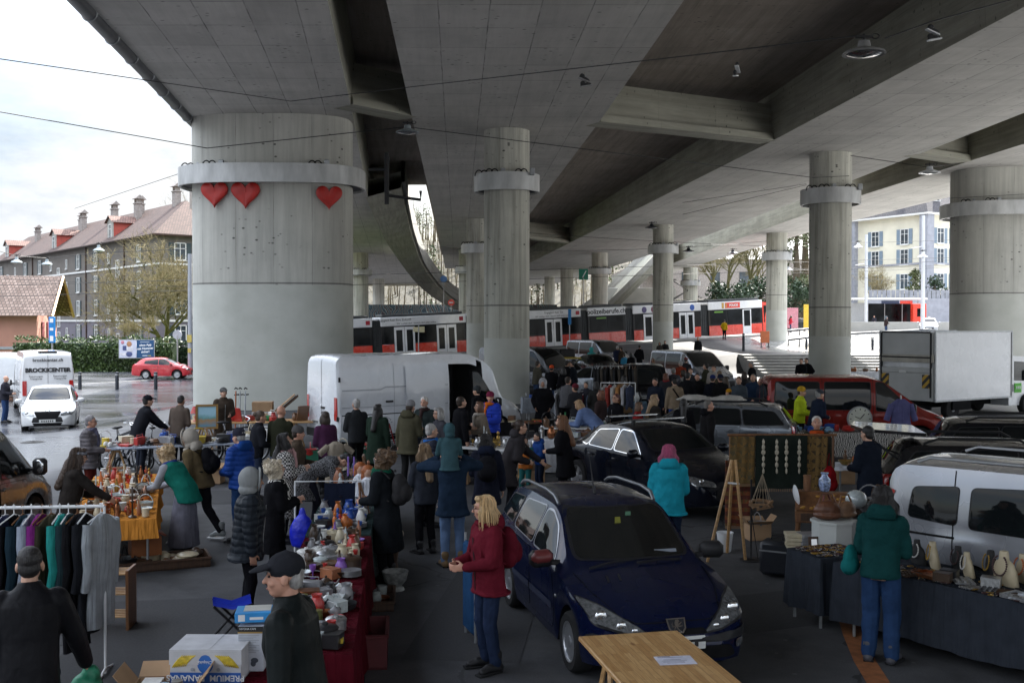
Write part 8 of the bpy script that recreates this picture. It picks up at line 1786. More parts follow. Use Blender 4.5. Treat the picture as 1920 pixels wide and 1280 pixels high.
stall('long table with black cloth behind the white-clothed one','black cloth on the long table before the pale-hooded person','black-clothed table',(.8,27.9),(1,.05),3.6,.9,.68,BLKC,['watch tray','book','tray','box','cutlery set','folded cloth'],['gold','red','brown','cream','silver','white','black'],26,62)
stall('table with white cloth to the ground in front of the black-clothed one','white cloth hanging to the ground before the long-haired woman','white-clothed table',(1.0,24.1),(1,.0),2.4,.75,.7,WHITEC,['bottle','candlestick','figurine','box','jug','teapot','jar'],['dark brown','brown','copper','silver','black','gold','glass'],20,63)
table('narrow white plank table in front of the light blue jacket',(2.0,26.6),(1,-.18),2.6,.55,m=WHITEP);scatter('white plank table',(2.0,26.6),(1,-.18),2.5,.5,.75,['drinking glass','bottle','radio','basket','jar','box'],['glass','green','brown','black','silver','cream'],14,64)
stall('table of crockery at the left back stalls','grey cloth on the left back crockery table','left back crockery table',(1.75,37),(1,.1),2.8,.8,.5,cloth((.2,.22,.25)),DIN,ALLC,18,65)
stall('table of small goods by the white clothes rail','pale blue cloth on the table by the clothes rail','table by the clothes rail',(3.2,35),(1,-.1),2.4,.8,.5,cloth((.12,.2,.28)),['box','folded cloth','vase','jar','basket','pair of shoes'],ALLC,14,66)
stall('table behind the black off-road car near the raised boot','white cloth on the table near the raised boot','table near the raised boot',(6.2,55),(1,.1),3.2,.9,.5,WHITEC,DIN+['box','table lamp','picture frame'],ALLC,14,67)
stall('table in the crowd before the grey vans','brown cloth on the table in the crowd','table in the crowd',(6.3,36.5),(1,-.2),3.0,.8,.5,cloth((.1,.07,.05)),['box','table lamp','radio','bottle','basket'],ALLC,14,68)
stall('table with blue and white cloth along the red van','blue and white patterned cloth along the red van','red van table',(8.0,25.6),(1,-.08),3.6,.75,.55,cloth((.2,.25,.4),kind='zebra'),['tin','jar','toy car','folded cloth','box','pair of shoes','bowl'],['orange','blue','white','red','black','grey','cream','pale blue'],24,69)
p=P(1627,800,.76);root=single('wall_clock','large round white clock face standing on the red van table','clock',(8.35,25.55,.76));mb=MB();mb.cyl((0,0,.3),(0,.06,.3),.3,n=32);mb.build('rim',STEEL,root,smooth=40);mb=MB();mb.cyl((0,-.012,.3),(0,0,.3),.27,n=32);mb.build('dial',mat('clock_dial',(.55,.57,.5),.5),root);mb=MB();mb.tube([(0,-.02,.3),(.1,-.02,.42)],.01,4);mb.tube([(0,-.02,.3),(-.13,-.02,.36)],.008,4)
for i in range(12):a=i*math.pi/6;mb.box((.23*math.sin(a),-.016,.3+.23*math.cos(a)),(.02,.006,.04),M=Matrix.Rotation(a,3,'Y'))
mb.build('hands',INK,root)
p=D(1689,770,25.2);root=single('hanging_shirt','violet-blue shirt hanging on a stand at the nose of the red van','shirt',(p.x,p.y,.2));mb=MB();mb.lathe([(.24,.55),(.25,.7),(.22,1.0),(.24,1.25),(.1,1.36)],n=20,sx=1,sy=.4);mb.tube([(-.22,0,1.24),(-.34,0,.85)],.075,8);mb.tube([(.22,0,1.24),(.34,0,.85)],.075,8);mb.build('shirt',cloth((.1,.1,.22),kind='folds'),root,smooth=50);mb=MB();mb.cyl((0,0,-.2),(0,0,1.45),.02);mb.build('stand',STEEL,root)
stall('small white folding table beside the raised tailgate','pale cloth on the folding table beside the raised tailgate','tailgate table',(6.65,19.6),(1,-.1),1.5,.7,.06,WHITEC,['basket','bowl','jar','box','figurine'],['gold','orange','yellow','brown','cream'],14,70)
stall('table of brown boxes at the foot of the pale steps','pale cloth on the table at the foot of the steps','table by the pale steps',(18.6,56),(1,0),3.4,.9,.4,WHITEC,['box','basket','jug','radio','vase'],['brown','copper','cream','white','terracotta','black'],14,71)
pc,pa=(1.22,7.9),(.2,-.98)
pt=bpy.data.materials.new('pine_strips');nt,Nn,Ll=nodes_of(pt);b_=Nn['Principled BSDF'];tcx=Nn.new('ShaderNodeTexCoord');br=Nn.new('ShaderNodeTexBrick');br.inputs['Scale'].default_value=1;br.inputs['Brick Width'].default_value=.42;br.inputs['Row Height'].default_value=.052;br.inputs['Mortar Size'].default_value=.0012;br.inputs['Color1'].default_value=(.46,.26,.1,1);br.inputs['Color2'].default_value=(.62,.4,.18,1);br.inputs['Mortar'].default_value=(.2,.1,.04,1);br.inputs['Bias'].default_value=-.1;Ll.new(tcx.outputs['Object'],br.inputs['Vector'])
gr=noise(Nn,Ll,mapping(Nn,Ll,tcx.outputs['Object'],(2.5,28,28)),2,4,.6,.6);c_=mixc(Nn,Ll,.7,br.outputs['Color'],ramp(Nn,Ll,gr,[(.3,(.6,.5,.42)),(.65,(1,1,1))]),'MULTIPLY');kn=Nn.new('ShaderNodeTexVoronoi');kn.inputs['Scale'].default_value=3.2;Ll.new(mapping(Nn,Ll,tcx.outputs['Object'],(.7,1.6,1)),kn.inputs['Vector']);c_=mixc(Nn,Ll,ramp(Nn,Ll,kn.outputs['Distance'],[(.06,(.8,)*3),(.13,(0,)*3)]),c_,(.2,.08,.025));Ll.new(c_,b_.inputs['Base Color']);b_.inputs['Roughness'].default_value=.38
table('varnished pine plank table in front of the blue estate car, bare but for a paper',pc,pa,2.3,.88,.75,pt,'trestle')
mb=MB();mb.box((0,0,0),(.297,.21,.002));pp=P(1266,1237,.753);o=mb.build('paper_sheet',mat('paper_lavender',(.55,.56,.66),.7),None,(pp.x,pp.y,.7535),(0,0,.12));tag(o,'white typed sheet of paper lying on the pine table','paper')
mb=MB()
for i in range(6):
 if i!=1:mb.box((-.02+.01*(i%2),.07-i*.027,.0016),(.2-.03*(i%3),.006,.0006))
mb.box((-.07,.09,.0016),(.1,.012,.0006));mb.build('typed_lines',mat('print_grey',(.2,.2,.26),.7),o)
ct=(-2.22,7.75);table('folding table carrying the banana box and cartons in the near corner',ct,(1,.05),1.0,.7,.72,legs='metal');tablecloth('dark red cloth under the banana box in the near corner',ct,(1,.05),1.0,.7,.72,.6,cloth((.12,.008,.018),kind='folds'),91)
p=D(400,1232,7.95);bx=carton('white and blue banana carton standing upside down in the near corner',(p.x,p.y,.755),-.02,(.52,.38,.235),mat('carton_print',(.5,.5,.52),.6),False,'banana_box')
mb=MB();mb.box((0,-.195,.04),(.52,.003,.075));mb.build('print_band',mat('print_blue',(.02,.1,.38),.5),bx)
lettering('PREMIUM  BANANAS',.062,WHITEINK,bx,(0,-.199,.04),(-1,0,0),(0,0,-1),.0008,bold=.0012)
mb=MB();mb.ell((0,-.196,.145),(.06,.004,.075),28,8);em=mb.build('oval_emblem',mat('print_blue2',(.02,.12,.42),.5),bx,smooth=60)
lettering('Chiquita',.032,WHITEINK,em,(0,-.2015,.155),(-1,0,0),(0,0,-1),.0006)
YB=mat('banana_yellow',(.55,.4,.03),.5,0,.3,30)
for sg in(-1,1):
 mb=MB()
 for i in range(7):x0=sg*(.07+i*.016);mb.tube([(x0,-.196,.205),(x0+sg*.03,-.197,.19-.003*i),(x0+sg*.06,-.197,.16-.004*i),(x0+sg*.078,-.196,.125-.002*i)],[.004,.009,.009,.003],6)
 mb.build('banana_print',YB,bx,smooth=60);mb=MB();mb.cyl((sg*.095,-.195,.1),(sg*.095,-.1965,.1),.014,n=14);mb.build('hand_hole',mat('print_grey2',(.3,.32,.36),.6),bx)
p=D(310,1285,7.6);carton('open brown carton holding white packages in the near corner',(p.x,p.y,.66),.1,(.45,.34,.14));scatter('open brown carton in the near corner',(p.x,p.y),(1,.1),.42,.32,.69,['box','tin','jar'],['white','pale blue','grey'],5,92,.7,.9)
p=D(477,1210,8.1);ab=single('appliance_box','tall white printed coffee-machine carton standing on the red cloth','cardboard box',(p.x,p.y,.77),.02);mb=MB();mb.box((0,0,.17),(.19,.26,.34),b=.004);mb.build('carton',mat('carton_white2',(.48,.5,.55),.6),ab);mb=MB();mb.box((0,-.1315,.32),(.19,.002,.04));mb.build('header',INK,ab);mb=MB();mb.box((0,-.1316,.294),(.19,.002,.012));mb.build('gold_line',mat('print_gold',(.35,.22,.06),.5),ab);lettering('NIVONA CAFE',.019,WHITEINK,ab,(-.02,-.1335,.322),(1,0,0),(0,0,1),.0005)
mb=MB()
for i in range(11):mb.box((-.01-.012*(i%3),-.1315,.275-i*.013),(.15-.02*(i%3),.001,.003))
mb.build('small_print',mat('print_grey3',(.25,.26,.28),.6),ab);mb=MB();mb.ell((.03,-.132,.085),(.028,.002,.02),14,8);mb.ell((.02,-.132,.06),(.02,.002,.022),12,8);mb.build('cup_picture',mat('print_dark',(.05,.06,.08),.5),ab,smooth=60)
p=D(478,1103,8.1);bb=single('blue_box','blue and white light-bulb carton lying on the tall white carton','cardboard box',(p.x,p.y,1.125),.15);mb=MB();mb.box((0,0,.045),(.28,.22,.075),b=.004);mb.build('carton',mat('print_sky',(.03,.26,.6),.5),bb);mb=MB();mb.box((-.09,-.111,.045),(.05,.002,.05));mb.box((.02,-.111,.04),(.1,.002,.02));mb.build('print',WHITEINK,bb);mb=MB();mb.box((.02,.02,.084),(.2,.16,.004));mb.build('window',mat('print_pale',(.5,.5,.46),.4),bb)
p=P(436,1195,0);root=single('folding_stool','bright blue folding stool with crossed black legs behind the banana carton','stool',(p.x,p.y,0),.3);mb=MB();mb.ring([[(-.2,y,.42-.05*math.cos(y*7))for y in(-.2,-.1,0,.1,.2)],[(0,y,.36-.03*math.cos(y*7))for y in(-.2,-.1,0,.1,.2)],[(.2,y,.42-.05*math.cos(y*7))for y in(-.2,-.1,0,.1,.2)]],False,False);mb.build('seat',cloth((.01,.025,.3)),root,smooth=60)
for y in(-.18,.18):
 mb=MB();mb.tube([(-.2,y,.4),(.18,y,0)],.014,6);mb.tube([(.2,y,.4),(-.18,y,0)],.014,6);mb.build('leg',BLACKP,root)
for px,py,Y,t_,c_,lb in((625,1115,8.6,'AB','yellow','yellow printed packet lying on the edge of the long table'),):
 p=D(px,py,Y);bx2=single('packet',lb,'packet',(p.x,p.y,.8),.1);mb=MB();mb.box((0,0,.02),(.16,.1,.04),b=.003);mb.build('carton',gmat(c_),bx2);mb=MB();mb.box((0,0,.0415),(.08,.05,.002));mb.build('print',mat('print_rose',(.4,.05,.08),.5),bx2)
p=D(882,1040,11.4);root=single('folded_chair','blue folded camping chair leaning beside the blue estate car','folding chair',(p.x,p.y,0),.3);mb=MB();mb.box((0,0,.55),(.08,.4,.95),b=.03);mb.build('fabric',cloth((.015,.05,.12)),root);mb=MB()
for y in(-.2,.2):mb.tube([(0,y,0),(0,y,1.1)],.015,6)
mb.build('frame',STEEL,root)
def rug_mat(name,a,b,c):
 m=bpy.data.materials.new(name);nt,N_,L_=nodes_of(m);t=N_.new('ShaderNodeTexCoord');w=N_.new('ShaderNodeTexWave');w.bands_direction='Z';w.inputs['Scale'].default_value=2.4;w.inputs['Distortion'].default_value=.6;L_.new(t.outputs['Object'],w.inputs['Vector']);k_=N_.new('ShaderNodeTexChecker');k_.inputs['Scale'].default_value=9;k_.inputs['Color1'].default_value=(*a,1);k_.inputs['Color2'].default_value=(*b,1);L_.new(mapping(N_,L_,t.outputs['Object'],(1,1,1),(0,.785,0)),k_.inputs['Vector'])
 col=mixc(N_,L_,ramp(N_,L_,w.outputs['Fac'],[(.4,(0,)*3),(.6,(.8,)*3)]),k_.outputs['Color'],c);col=mixc(N_,L_,.5,col,ramp(N_,L_,noise(N_,L_,t.outputs['Object'],50,3),[(.3,(.4,)*3),(.7,(1,)*3)]),'MULTIPLY');L_.new(col,N_['Principled BSDF'].inputs['Base Color']);N_['Principled BSDF'].inputs['Roughness'].default_value=.95;return m
def hanging(name,label,cat,p,w,h,m,rz=0.0,th=.03):
 root=single(name,label,cat,p,rz);mb=MB();n=14;f=[[(-w/2+w*i/n,.02*math.sin(i*1.3+j*.3)+.015*math.sin(i*.5),-h*j/8)for i in range(n+1)]for j in range(9)];b=[[(x,y+th,z)for x,y,z in r_]for r_ in f]
 for g_ in(f,b):mb.ring(g_,False,False)
 for j in range(8):mb.quad(f[j][0],f[j+1][0],b[j+1][0],b[j][0]);mb.quad(f[j][-1],f[j+1][-1],b[j+1][-1],b[j][-1])
 mb.quad(f[0][0],f[0][-1],b[0][-1],b[0][0]);mb.build('weave',m,root,smooth=60);mb=MB()
 for i in range(n*2):mb.tube([(-w/2+w*(i+.5)/(2*n),.02,-h),(-w/2+w*(i+.5)/(2*n),.02,-h-.05)],.006,3)
 mb.build('fringe',CARDB,root);return root
Yr=17.0;zr=1.56
root=single('rug_rail','wooden rail on posts that carries the hanging rugs','rail',(4.3,Yr+.05,0));mb=MB();mb.tube([(-.85,0,zr+.02),(.9,0,zr+.02)],.02,8);mb.build('bar',WOODM,root)
for x in(-.8,.85):mb=MB();mb.tube([(x,.02,0),(x,.02,zr)],.02,8);mb.build('post',WOODM,root)
xr=lambda px:(px-960)/2000*Yr
hanging('rug','ochre woven rug hanging at the left of the rug rail','rug',(xr(1394),Yr,zr),.4,.75,rug_mat('rug_ochre',(.2,.11,.03),(.09,.07,.035),(.14,.09,.03)))
hanging('rug','long red and orange rug hanging low behind the wooden easel','rug',(xr(1390),Yr+.16,1.15),.42,1.05,rug_mat('rug_red',(.24,.07,.025),(.16,.09,.03),(.1,.02,.02)))
hanging('rug','ochre rug with dark diamonds at the right of the rug rail','rug',(xr(1532),Yr,zr),.36,.95,rug_mat('rug_diamond',(.22,.13,.04),(.06,.04,.02),(.2,.12,.04)))
hg=hanging('display_cloth','dark green cloth hung with four carved bone ornaments','cloth',(xr(1466),Yr-.03,zr+.02),.82,.85,cloth((.018,.024,.02)))
for k,px in enumerate((1430,1455,1473,1497)):
 root=single('carved_ornament',['leftmost carved bone pendant on the dark green cloth','second carved bone pendant from the ochre rug on the dark green cloth','third carved bone pendant on the dark green cloth, beside the last','rightmost carved bone pendant on the dark green cloth'][k],'ornament',(xr(px),Yr-.09,zr-.08));mb=MB()
 for z,r_ in((0,.022),(-.08,.028),(-.16,.034),(-.26,.024),(-.36,.028),(-.46,.018)):mb.ell((0,0,z),(r_,.02,.045),10,6)
 mb.tube([(0,.01,.05),(0,.01,-.5)],.008,5);mb.build('carving',mat('bone',(.4,.36,.28),.6,0,.3,30),root,smooth=60)
p=P(1370,1050,0);root=single('wooden_easel','tall wooden tripod easel in front of the rugs','easel',(p.x,p.y,0));mb=MB();mb.tube([(-.35,-.1,0),(.03,.1,1.42)],.022,6);mb.tube([(.2,-.05,0),(.08,.1,1.42)],.022,6);mb.tube([(.05,.5,0),(.05,.12,1.4)],.022,6);mb.build('leg_frame',WOODL,root);mb=MB();mb.tube([(-.06,.06,1.1),(.13,.06,1.08)],.015,6);mb.build('crossbar',WHITEP,root)
p=P(1408,1050,0);root=single('iron_stand','black iron lamp stand on a round foot beside the easel','stand',(p.x,p.y,0));mb=MB();mb.lathe([(.16,0),(.155,.02),(.02,.03),(.012,.05),(.012,1.1),(.02,1.15),(.004,1.16)],n=20);mb.build('column',BLACKP,root,smooth=40);mb=MB();mb.tube([(.1,0,.02),(0,0,.7)],.007,5);mb.build('brace',BLACKP,root)
p=D(1427,945,14.6);root=single('hanging_sculpture','driftwood hanging bundle on thin cords in front of the dark rug','sculpture',(p.x,p.y,p.z),.2);mb=MB();r=random.Random(5)
for i in range(12):a=i*.52;mb.tube([(.17*math.cos(a),.08*math.sin(a),r.uniform(-.06,.06)),(.17*math.cos(a+1.2),.08*math.sin(a+1.2),r.uniform(-.06,.06))],.018,6)
mb.build('driftwood',mat('driftwood',(.22,.13,.07),.8,0,.3,9),root);mb=MB()
for i in range(8):a=i*.785;mb.tube([(.16*math.cos(a),.07*math.sin(a),0),(.02,0,.42)],.004,3)
mb.build('cords',mat('cord',(.3,.24,.17),.9),root)
p=P(1359,1033,0);root=single('bucket','white plastic bucket on the ground beside the easel','bucket',(p.x,p.y,0));mb=MB();mb.lathe([(.085,0),(.09,.005),(.12,.27),(.128,.275),(.128,.285),(.115,.285),(.085,.012),(.004,.01)],n=24);mb.build('pail',WHITEP,root,smooth=40);mb=MB();mb.tube([(.125*math.cos(a),.125*math.sin(a),.27-.02*math.sin(a))for a in[math.pi*i/8 for i in range(9)]],.005,5);mb.build('handle',STEEL,root)
p=P(1522,1030,0);root=single('writing_bureau','small inlaid wooden bureau with sloping front and curved legs','bureau',(4.3,14.7,0),-.25);mb=MB();mb.M=Matrix.Rotation(R(90),4,'X')@Matrix.Rotation(R(0),4,'Y');mb.build if False else None;mb.M=None;mb.box((0,0,.72),(.75,.42,.16),b=.01);mb.add([(-.37,-.2,.81),(.37,-.2,.81),(.37,.2,.81),(-.37,.2,.81),(-.37,.05,1.03),(.37,.05,1.03),(.37,.2,1.03),(-.37,.2,1.03)],[(0,1,5,4),(4,5,6,7),(3,2,6,7),(0,4,7,3),(1,5,6,2)]);mb.build('case',WOODM,root)
for sx in(-.33,.33):
 for sy in(-.17,.17):mb=MB();mb.tube([(sx,sy,.66),(sx*1.05,sy*1.05,.4),(sx*.95,sy*.95,.1),(sx*1.08,sy*1.1,0)],[.035,.028,.02,.024],8);mb.build('leg',WOODM,root,smooth=60)
mb=MB();r=random.Random(2)
for i in range(16):a=r.uniform(-.3,.3);t=r.uniform(.1,.9);mb.ell((a,-.206+.25*t*.95-.006,.82+.2*t),(.03,.006,.018),8,5)
mb.build('inlay',mat('inlay_gold',(.4,.2,.03),.4),root);mb=MB();mb.box((0,-.213,.72),(.6,.006,.1));mb.build('drawer',WOODD,root)
p=Vector((4.35,14.8,1.035));root=single('porcelain_vase','blue and white lidded porcelain vase on the bureau','vase',p);mb=MB();mb.lathe([(.05,0),(.06,.01),(.085,.1),(.08,.17),(.045,.21),(.04,.24),(.055,.25),(.055,.265),(.004,.27)],n=22);mb.build('pot',mat('porcelain',(.25,.32,.5),.2,0,.8,28,coat=.5),root,smooth=40)
p=Vector((4.12,14.85,1.035));root=single('wooden_cylinder','brown turned wooden box standing beside the porcelain vase','box',p);mb=MB();mb.lathe([(.05,0),(.05,.2),(.055,.2),(.055,.22),(.004,.225)],n=18);mb.build('case',WOODM,root,smooth=40)
p=Vector((3.9,14.7,1.0));root=single('white_horn','curved white plate standing on edge beside the bureau','plate',(p.x,p.y,1.0));mb=MB();mb.lathe([(.004,0),(.1,.01),(.14,.03),(.138,.036),(.1,.018),(.004,.008)],n=24,M=Matrix.Rotation(R(80),3,'Y'));mb.build('disc',WHITEP,root,smooth=40)
p=P(1563,1112,0);root=single('pedestal','white octagonal plinth carrying leather bags','plinth',(p.x,p.y,0),.2);mb=MB();mb.prism([(.27*math.cos(a),.27*math.sin(a))for a in[math.pi/8+i*math.pi/4 for i in range(8)]],0,.9);mb.build('column',mat('plinth_white',(.5,.52,.5),.6,0,.08,3),root);mb=MB();mb.prism([(.29*math.cos(a),.29*math.sin(a))for a in[math.pi/8+i*math.pi/4 for i in range(8)]],.9,.93);mb.build('top',mat('plinth_white',(.5,.52,.5)),root)
LEA=mat('leather_brown',(.12,.045,.02),.45,0,.35,9,.5,30,.01);LEB=mat('leather_tan',(.2,.11,.06),.5,0,.3,9,.5,30,.01)
for k,(dx,dy,s,m_,lb)in enumerate(((-.1,-.05,1.0,LEA,'dark brown leather bag in front on the white plinth'),(.16,.05,.9,LEB,'tan leather bag leaning at the right on the white plinth'),(-.02,.22,.85,mat('leather_red',(.13,.035,.03),.5,0,.3,9,.4,30),'reddish leather pouch behind on the white plinth'))):
 root=single('leather_bag',lb,'bag',(p.x+dx,p.y+dy,.935),.4*k);mb=MB();mb.ell((0,0,.12*s),(.17*s,.1*s,.12*s));mb.ell((0,0,.06*s),(.18*s,.12*s,.06*s));o=soft(mb,'pouch',m_,root,.012,2,.02);mb=MB();mb.tube([(-.12*s,0,.18*s),(-.06*s,.02,.32*s),(.06*s,.02,.32*s),(.12*s,0,.18*s)],.012,6);mb.build('strap',m_,root,smooth=60)
root=single('glass_bowl','round glass bowl with amber liquid behind the leather bags','bowl',(4.45,13.75,.98));mb=MB();mb.ell((0,0,.12),(.14,.14,.12),20,12);mb.build('globe',gmat('glass'),root,smooth=60);mb=MB();mb.lathe([(.1,-.06),(.06,-.02),(.04,0)],n=16);mb.build('foot',WOODD,root,smooth=40)
root=single('side_table','small dark side table under the glass bowl and woven goods','table',(4.75,14.0,0));mb=MB();mb.box((0,0,.88),(.9,.6,.04),b=.01);mb.build('tabletop',WOODD,root)
for sx in(-.4,.4):
 for sy in(-.25,.25):mb=MB();mb.cyl((sx,sy,0),(sx,sy,.86),.02,n=8);mb.build('leg',WOODD,root)
scatter('dark side table',(4.85,14.05),(1,0),.7,.5,.9,['folded cloth','basket','figurine'],['brown','grey','dark brown','cream'],6,77)
p=P(1457,1080,0);root=single('suitcase','black hard suitcase standing on the ground before the bureau','suitcase',(p.x,p.y,0),-.5);mb=MB();mb.box((0,0,.26),(.42,.3,.46),b=.05);mb.build('shell',mat('case_black',(.014,.016,.022),.4),root,smooth=40);mb=MB();mb.tube([(-.08,0,.49),(-.07,0,.54),(.07,0,.54),(.08,0,.49)],.012,6);mb.build('handle',BLACKP,root);mb=MB();mb.box((0,-.152,.36),(.4,.006,.02));mb.build('trim',STEEL,root)
p=P(1503,1100,0);root=single('white_box','narrow white stand heaped with magazines beside the mirror','stand',(p.x,p.y,0),.2);mb=MB();mb.box((0,0,.25),(.24,.24,.5),b=.006);mb.build('cabinet',mat('plinth_white',(.5,.52,.5)),root)
scatter('narrow white stand',(p.x,p.y),(1,.2),.36,.32,.5,['book','stack of books'],['pale blue','cream','grey'],2,78)
p=P(1534,1115,0);root=single('standing_mirror','narrow dark-framed mirror leaning against the white plinth','mirror',(p.x-.02,p.y-.12,0),.15);M=Matrix.Rotation(R(-8),3,'X');mb=MB()
for s in(-1,1):mb.box((s*.09,.04,.37),(.03,.03,.74),M=M);mb.box((0,.04+s*.05,.37+s*.352),(.15,.03,.03),M=M)
mb.build('frame',WOODD,root);mb=MB();mb.box((0,.045,.37),(.15,.01,.68),M=M);mb.build('glass',mat('mirror_silver',(.55,.56,.56),.03,1.0,.05,2),root)
root=single('red_bag','red cloth bag hanging at the right end of the rug rail','bag',(xr(1556),Yr,1.0));mb=MB();mb.ell((0,0,-.1),(.12,.08,.2));mb.ell((0,0,-.2),(.15,.09,.14));soft(mb,'pouch',cloth((.25,.01,.015)),root,.015,2,.02);mb=MB();mb.tube([(-.04,0,.05),(0,0,.3),(.04,0,.05)],.008,5);mb.build('strap',cloth((.25,.01,.015)),root)
jc,ja=(4.66,10.72),(.6,-.8)
table('folding table of the jewellery stall beside the silver van',jc,ja,2.7,.85,.78,legs='metal');tablecloth('dark grey crumpled cloth of the jewellery table',jc,ja,2.7,.85,.78,.62,cloth((.03,.035,.045),kind='folds'),81)
table('second jewellery folding table standing behind the teal jacket woman',(3.62,12.1),(.8,.3),.7,.6,.78,legs='metal');tablecloth('dark grey cloth of the second jewellery table',(3.62,12.1),(.8,.3),.7,.6,.78,.62,cloth((.03,.035,.045),kind='folds'),82)
MJ=Matrix.Translation((jc[0],jc[1],0))@Matrix.Rotation(oriented(jc,ja),4,'Z')
def bust(label,x,y,m,s,chain,rz=0):
 w=MJ@Vector((x,y,.79));root=thing('necklace_bust',label,'necklace stand',w,oriented(jc,ja)-R(90)+rz+R(60),'necklace busts on the jewellery table');mb=MB()
 rings=[]
 for z,rx,ry,yo in((0,.11,.05,.02),(.05,.115,.05,.01),(.12,.11,.045,0),(.17,.085,.04,-.005),(.2,.04,.035,-.01),(.25,.033,.033,-.012),(.262,.03,.03,-.012)):rings.append([(rx*s*math.cos(a),(yo+ry*math.sin(a))*s,z*s)for a in[2*math.pi*k/18 for k in range(18)]])
 mb.ring(rings);mb.build('form',m,root,smooth=50);mb=MB()
 pts=[Vector((.055*s*math.sin(a)*1.25,(-.055-.012*math.cos(a))*s,(.155-.075*math.cos(a))*s))for a in[-2.6+5.2*i/22 for i in range(23)]]
 for q in pts:mb.ell(q,(.0085*s,)*3,7,5)
 mb.build('necklace',chain,root,smooth=60)
IV=mat('bust_ivory',(.5,.42,.28),.5,0,.06,6);BV=mat('bust_black',(.014,.014,.015),.7);CHN=[mat('chain_dark',(.05,.02,.02),.3),CHROME,mat('chain_gold',(.45,.28,.06),.3,.9),mat('chain_pearl',(.6,.58,.55),.25),mat('chain_coral',(.5,.12,.03),.35)]
for x,y,m_,s,c_,lb in((-.75,.2,BV,1.0,3,'black bust with pearl strand, first behind the teal jacket woman'),(-.55,.18,IV,1.05,2,'ivory bust with gold chain next to the teal jacket woman'),(-.3,.24,BV,1.0,0,'black bust with dark beads behind the curved pearl stand'),(-.12,.1,IV,.95,3,'ivory bust with white pearls in the middle of the jewellery table'),(.08,.2,BV,1.1,2,'black bust with gold chain left of the big ivory bust'),(.3,.05,IV,1.3,0,'largest ivory bust with dark bead necklace in front'),(.36,.3,IV,1.1,4,'ivory bust standing behind the largest one'),(.6,.08,BV,1.25,1,'large black bust with silver chain right of the largest ivory bust'),(.85,.25,IV,1.2,0,'ivory bust with dark chain near the right picture edge'),(1.0,-.02,BV,1.1,2,'black bust at the right picture edge of the jewellery table')):
 bust(lb,x,y,m_,s,CHN[c_],rng.uniform(-.4,.4))
scatter('jewellery table',(jc[0]-.2,jc[1]-.14),ja,2.4,.42,.787,['watch tray','tray','box','cutlery set','watch tray'],['silver','gold','black','dark brown','copper','silver'],18,83,.7,.95)
def bracelet_heap(c,ax,L_,W_,h,seed,lab):
 r=random.Random(seed);M=Matrix.Translation((c[0],c[1],0))@Matrix.Rotation(oriented(c,ax),4,'Z');cols=[CHN[0],CHN[1],CHN[2],gmat('black')];mb=MB()
 for i in range(150):mb.m=r.randint(0,3);q=M@Vector((r.uniform(-L_/2,L_/2),r.uniform(-W_/2,W_/2),h+r.uniform(.005,.02)));mb.torus(q,r.uniform(.02,.035),.005,'Z',12,5)
 o=mb.build('bracelets',cols,None,smooth=60);tag(o,lab,'bracelets');o['kind']='stuff'
bracelet_heap((jc[0]-.2,jc[1]-.12),ja,2.3,.5,.787,3,'loose bracelets and chains strewn over the jewellery table');bracelet_heap((3.62,12.1),(.8,.3),.6,.5,.787,4,'loose chains strewn over the second jewellery table')
def garment(label,loc,rz,col,ln,w=.46,kind='plain',group=None,th=.05,sleeves=True,name='hanging_jacket'):
 root=thing(name,label,'garment',loc,rz,group);mb=MB();n=24;rings=[]
 for z,ww,tt in((-.01,.05,.03),(-.04,w*.25,th*.5),(-.1,w*.42,th*.8),(-.2,w*.45,th*.85),(-.4,w*.42,th*.75),(-ln*.6,w*.4,th*.9),(-ln*.85,w*.43,th*1.1),(-ln,w*.45,th*1.2),(-ln-.005,w*.4,th*.8)):rings.append([(ww*math.cos(a)+.02*math.sin(z*4+len(label)),tt*math.sin(a)*(1+.4*math.sin(5*a+z*5+len(label)))+.03*math.sin(z*3+len(label)),z)for a in[2*math.pi*k/n for k in range(n)]])
 mb.ring(rings)
 if sleeves:
  for s in(-1,1):mb.tube([(s*w*.4,0,-.09),(s*w*.5,.015*s,-.28),(s*w*.49,.03*s,-.5),(s*w*.45,.02,-.72)],[.055,.055,.048,.042],8)
 mb.build('cloth',cloth(col,kind=kind),root,smooth=60);mb=MB();mb.tube([(0,0,.0),(0,0,.05),(.02,0,.07),(.0,0,.09),(-.02,0,.075)],.005,5);mb.tube([(-w*.4,0,-.07),(0,0,0),(w*.4,0,-.07)],.008,5);mb.build('hanger',WHITEP if rng.random()<.5 else WOODM,root);return root
def rail(label,a,b,z,m=WHITEP,low=True):
 a=Vector((*a,0));b=Vector((*b,0));root=thing('clothes_rail',label,'clothes rail',a);d=b-a;mb=MB();mb.tube([(0,0,z),(d.x,d.y,z)],.016,8);mb.build('bar',m,root);n=Vector((-d.y,d.x,0)).normalized()*.25
 for q in(Vector((0,0,0)),d):
  mb=MB();mb.tube([q,q+Vector((0,0,z))],.014,8);mb.tube([q-n,q+Vector((0,0,.05)),q+n],.014,8);mb.build('upright',m,root)
rail('white clothes rail full of garments at the left edge',(-5.9,10.05),(-3.93,10.25),1.62)
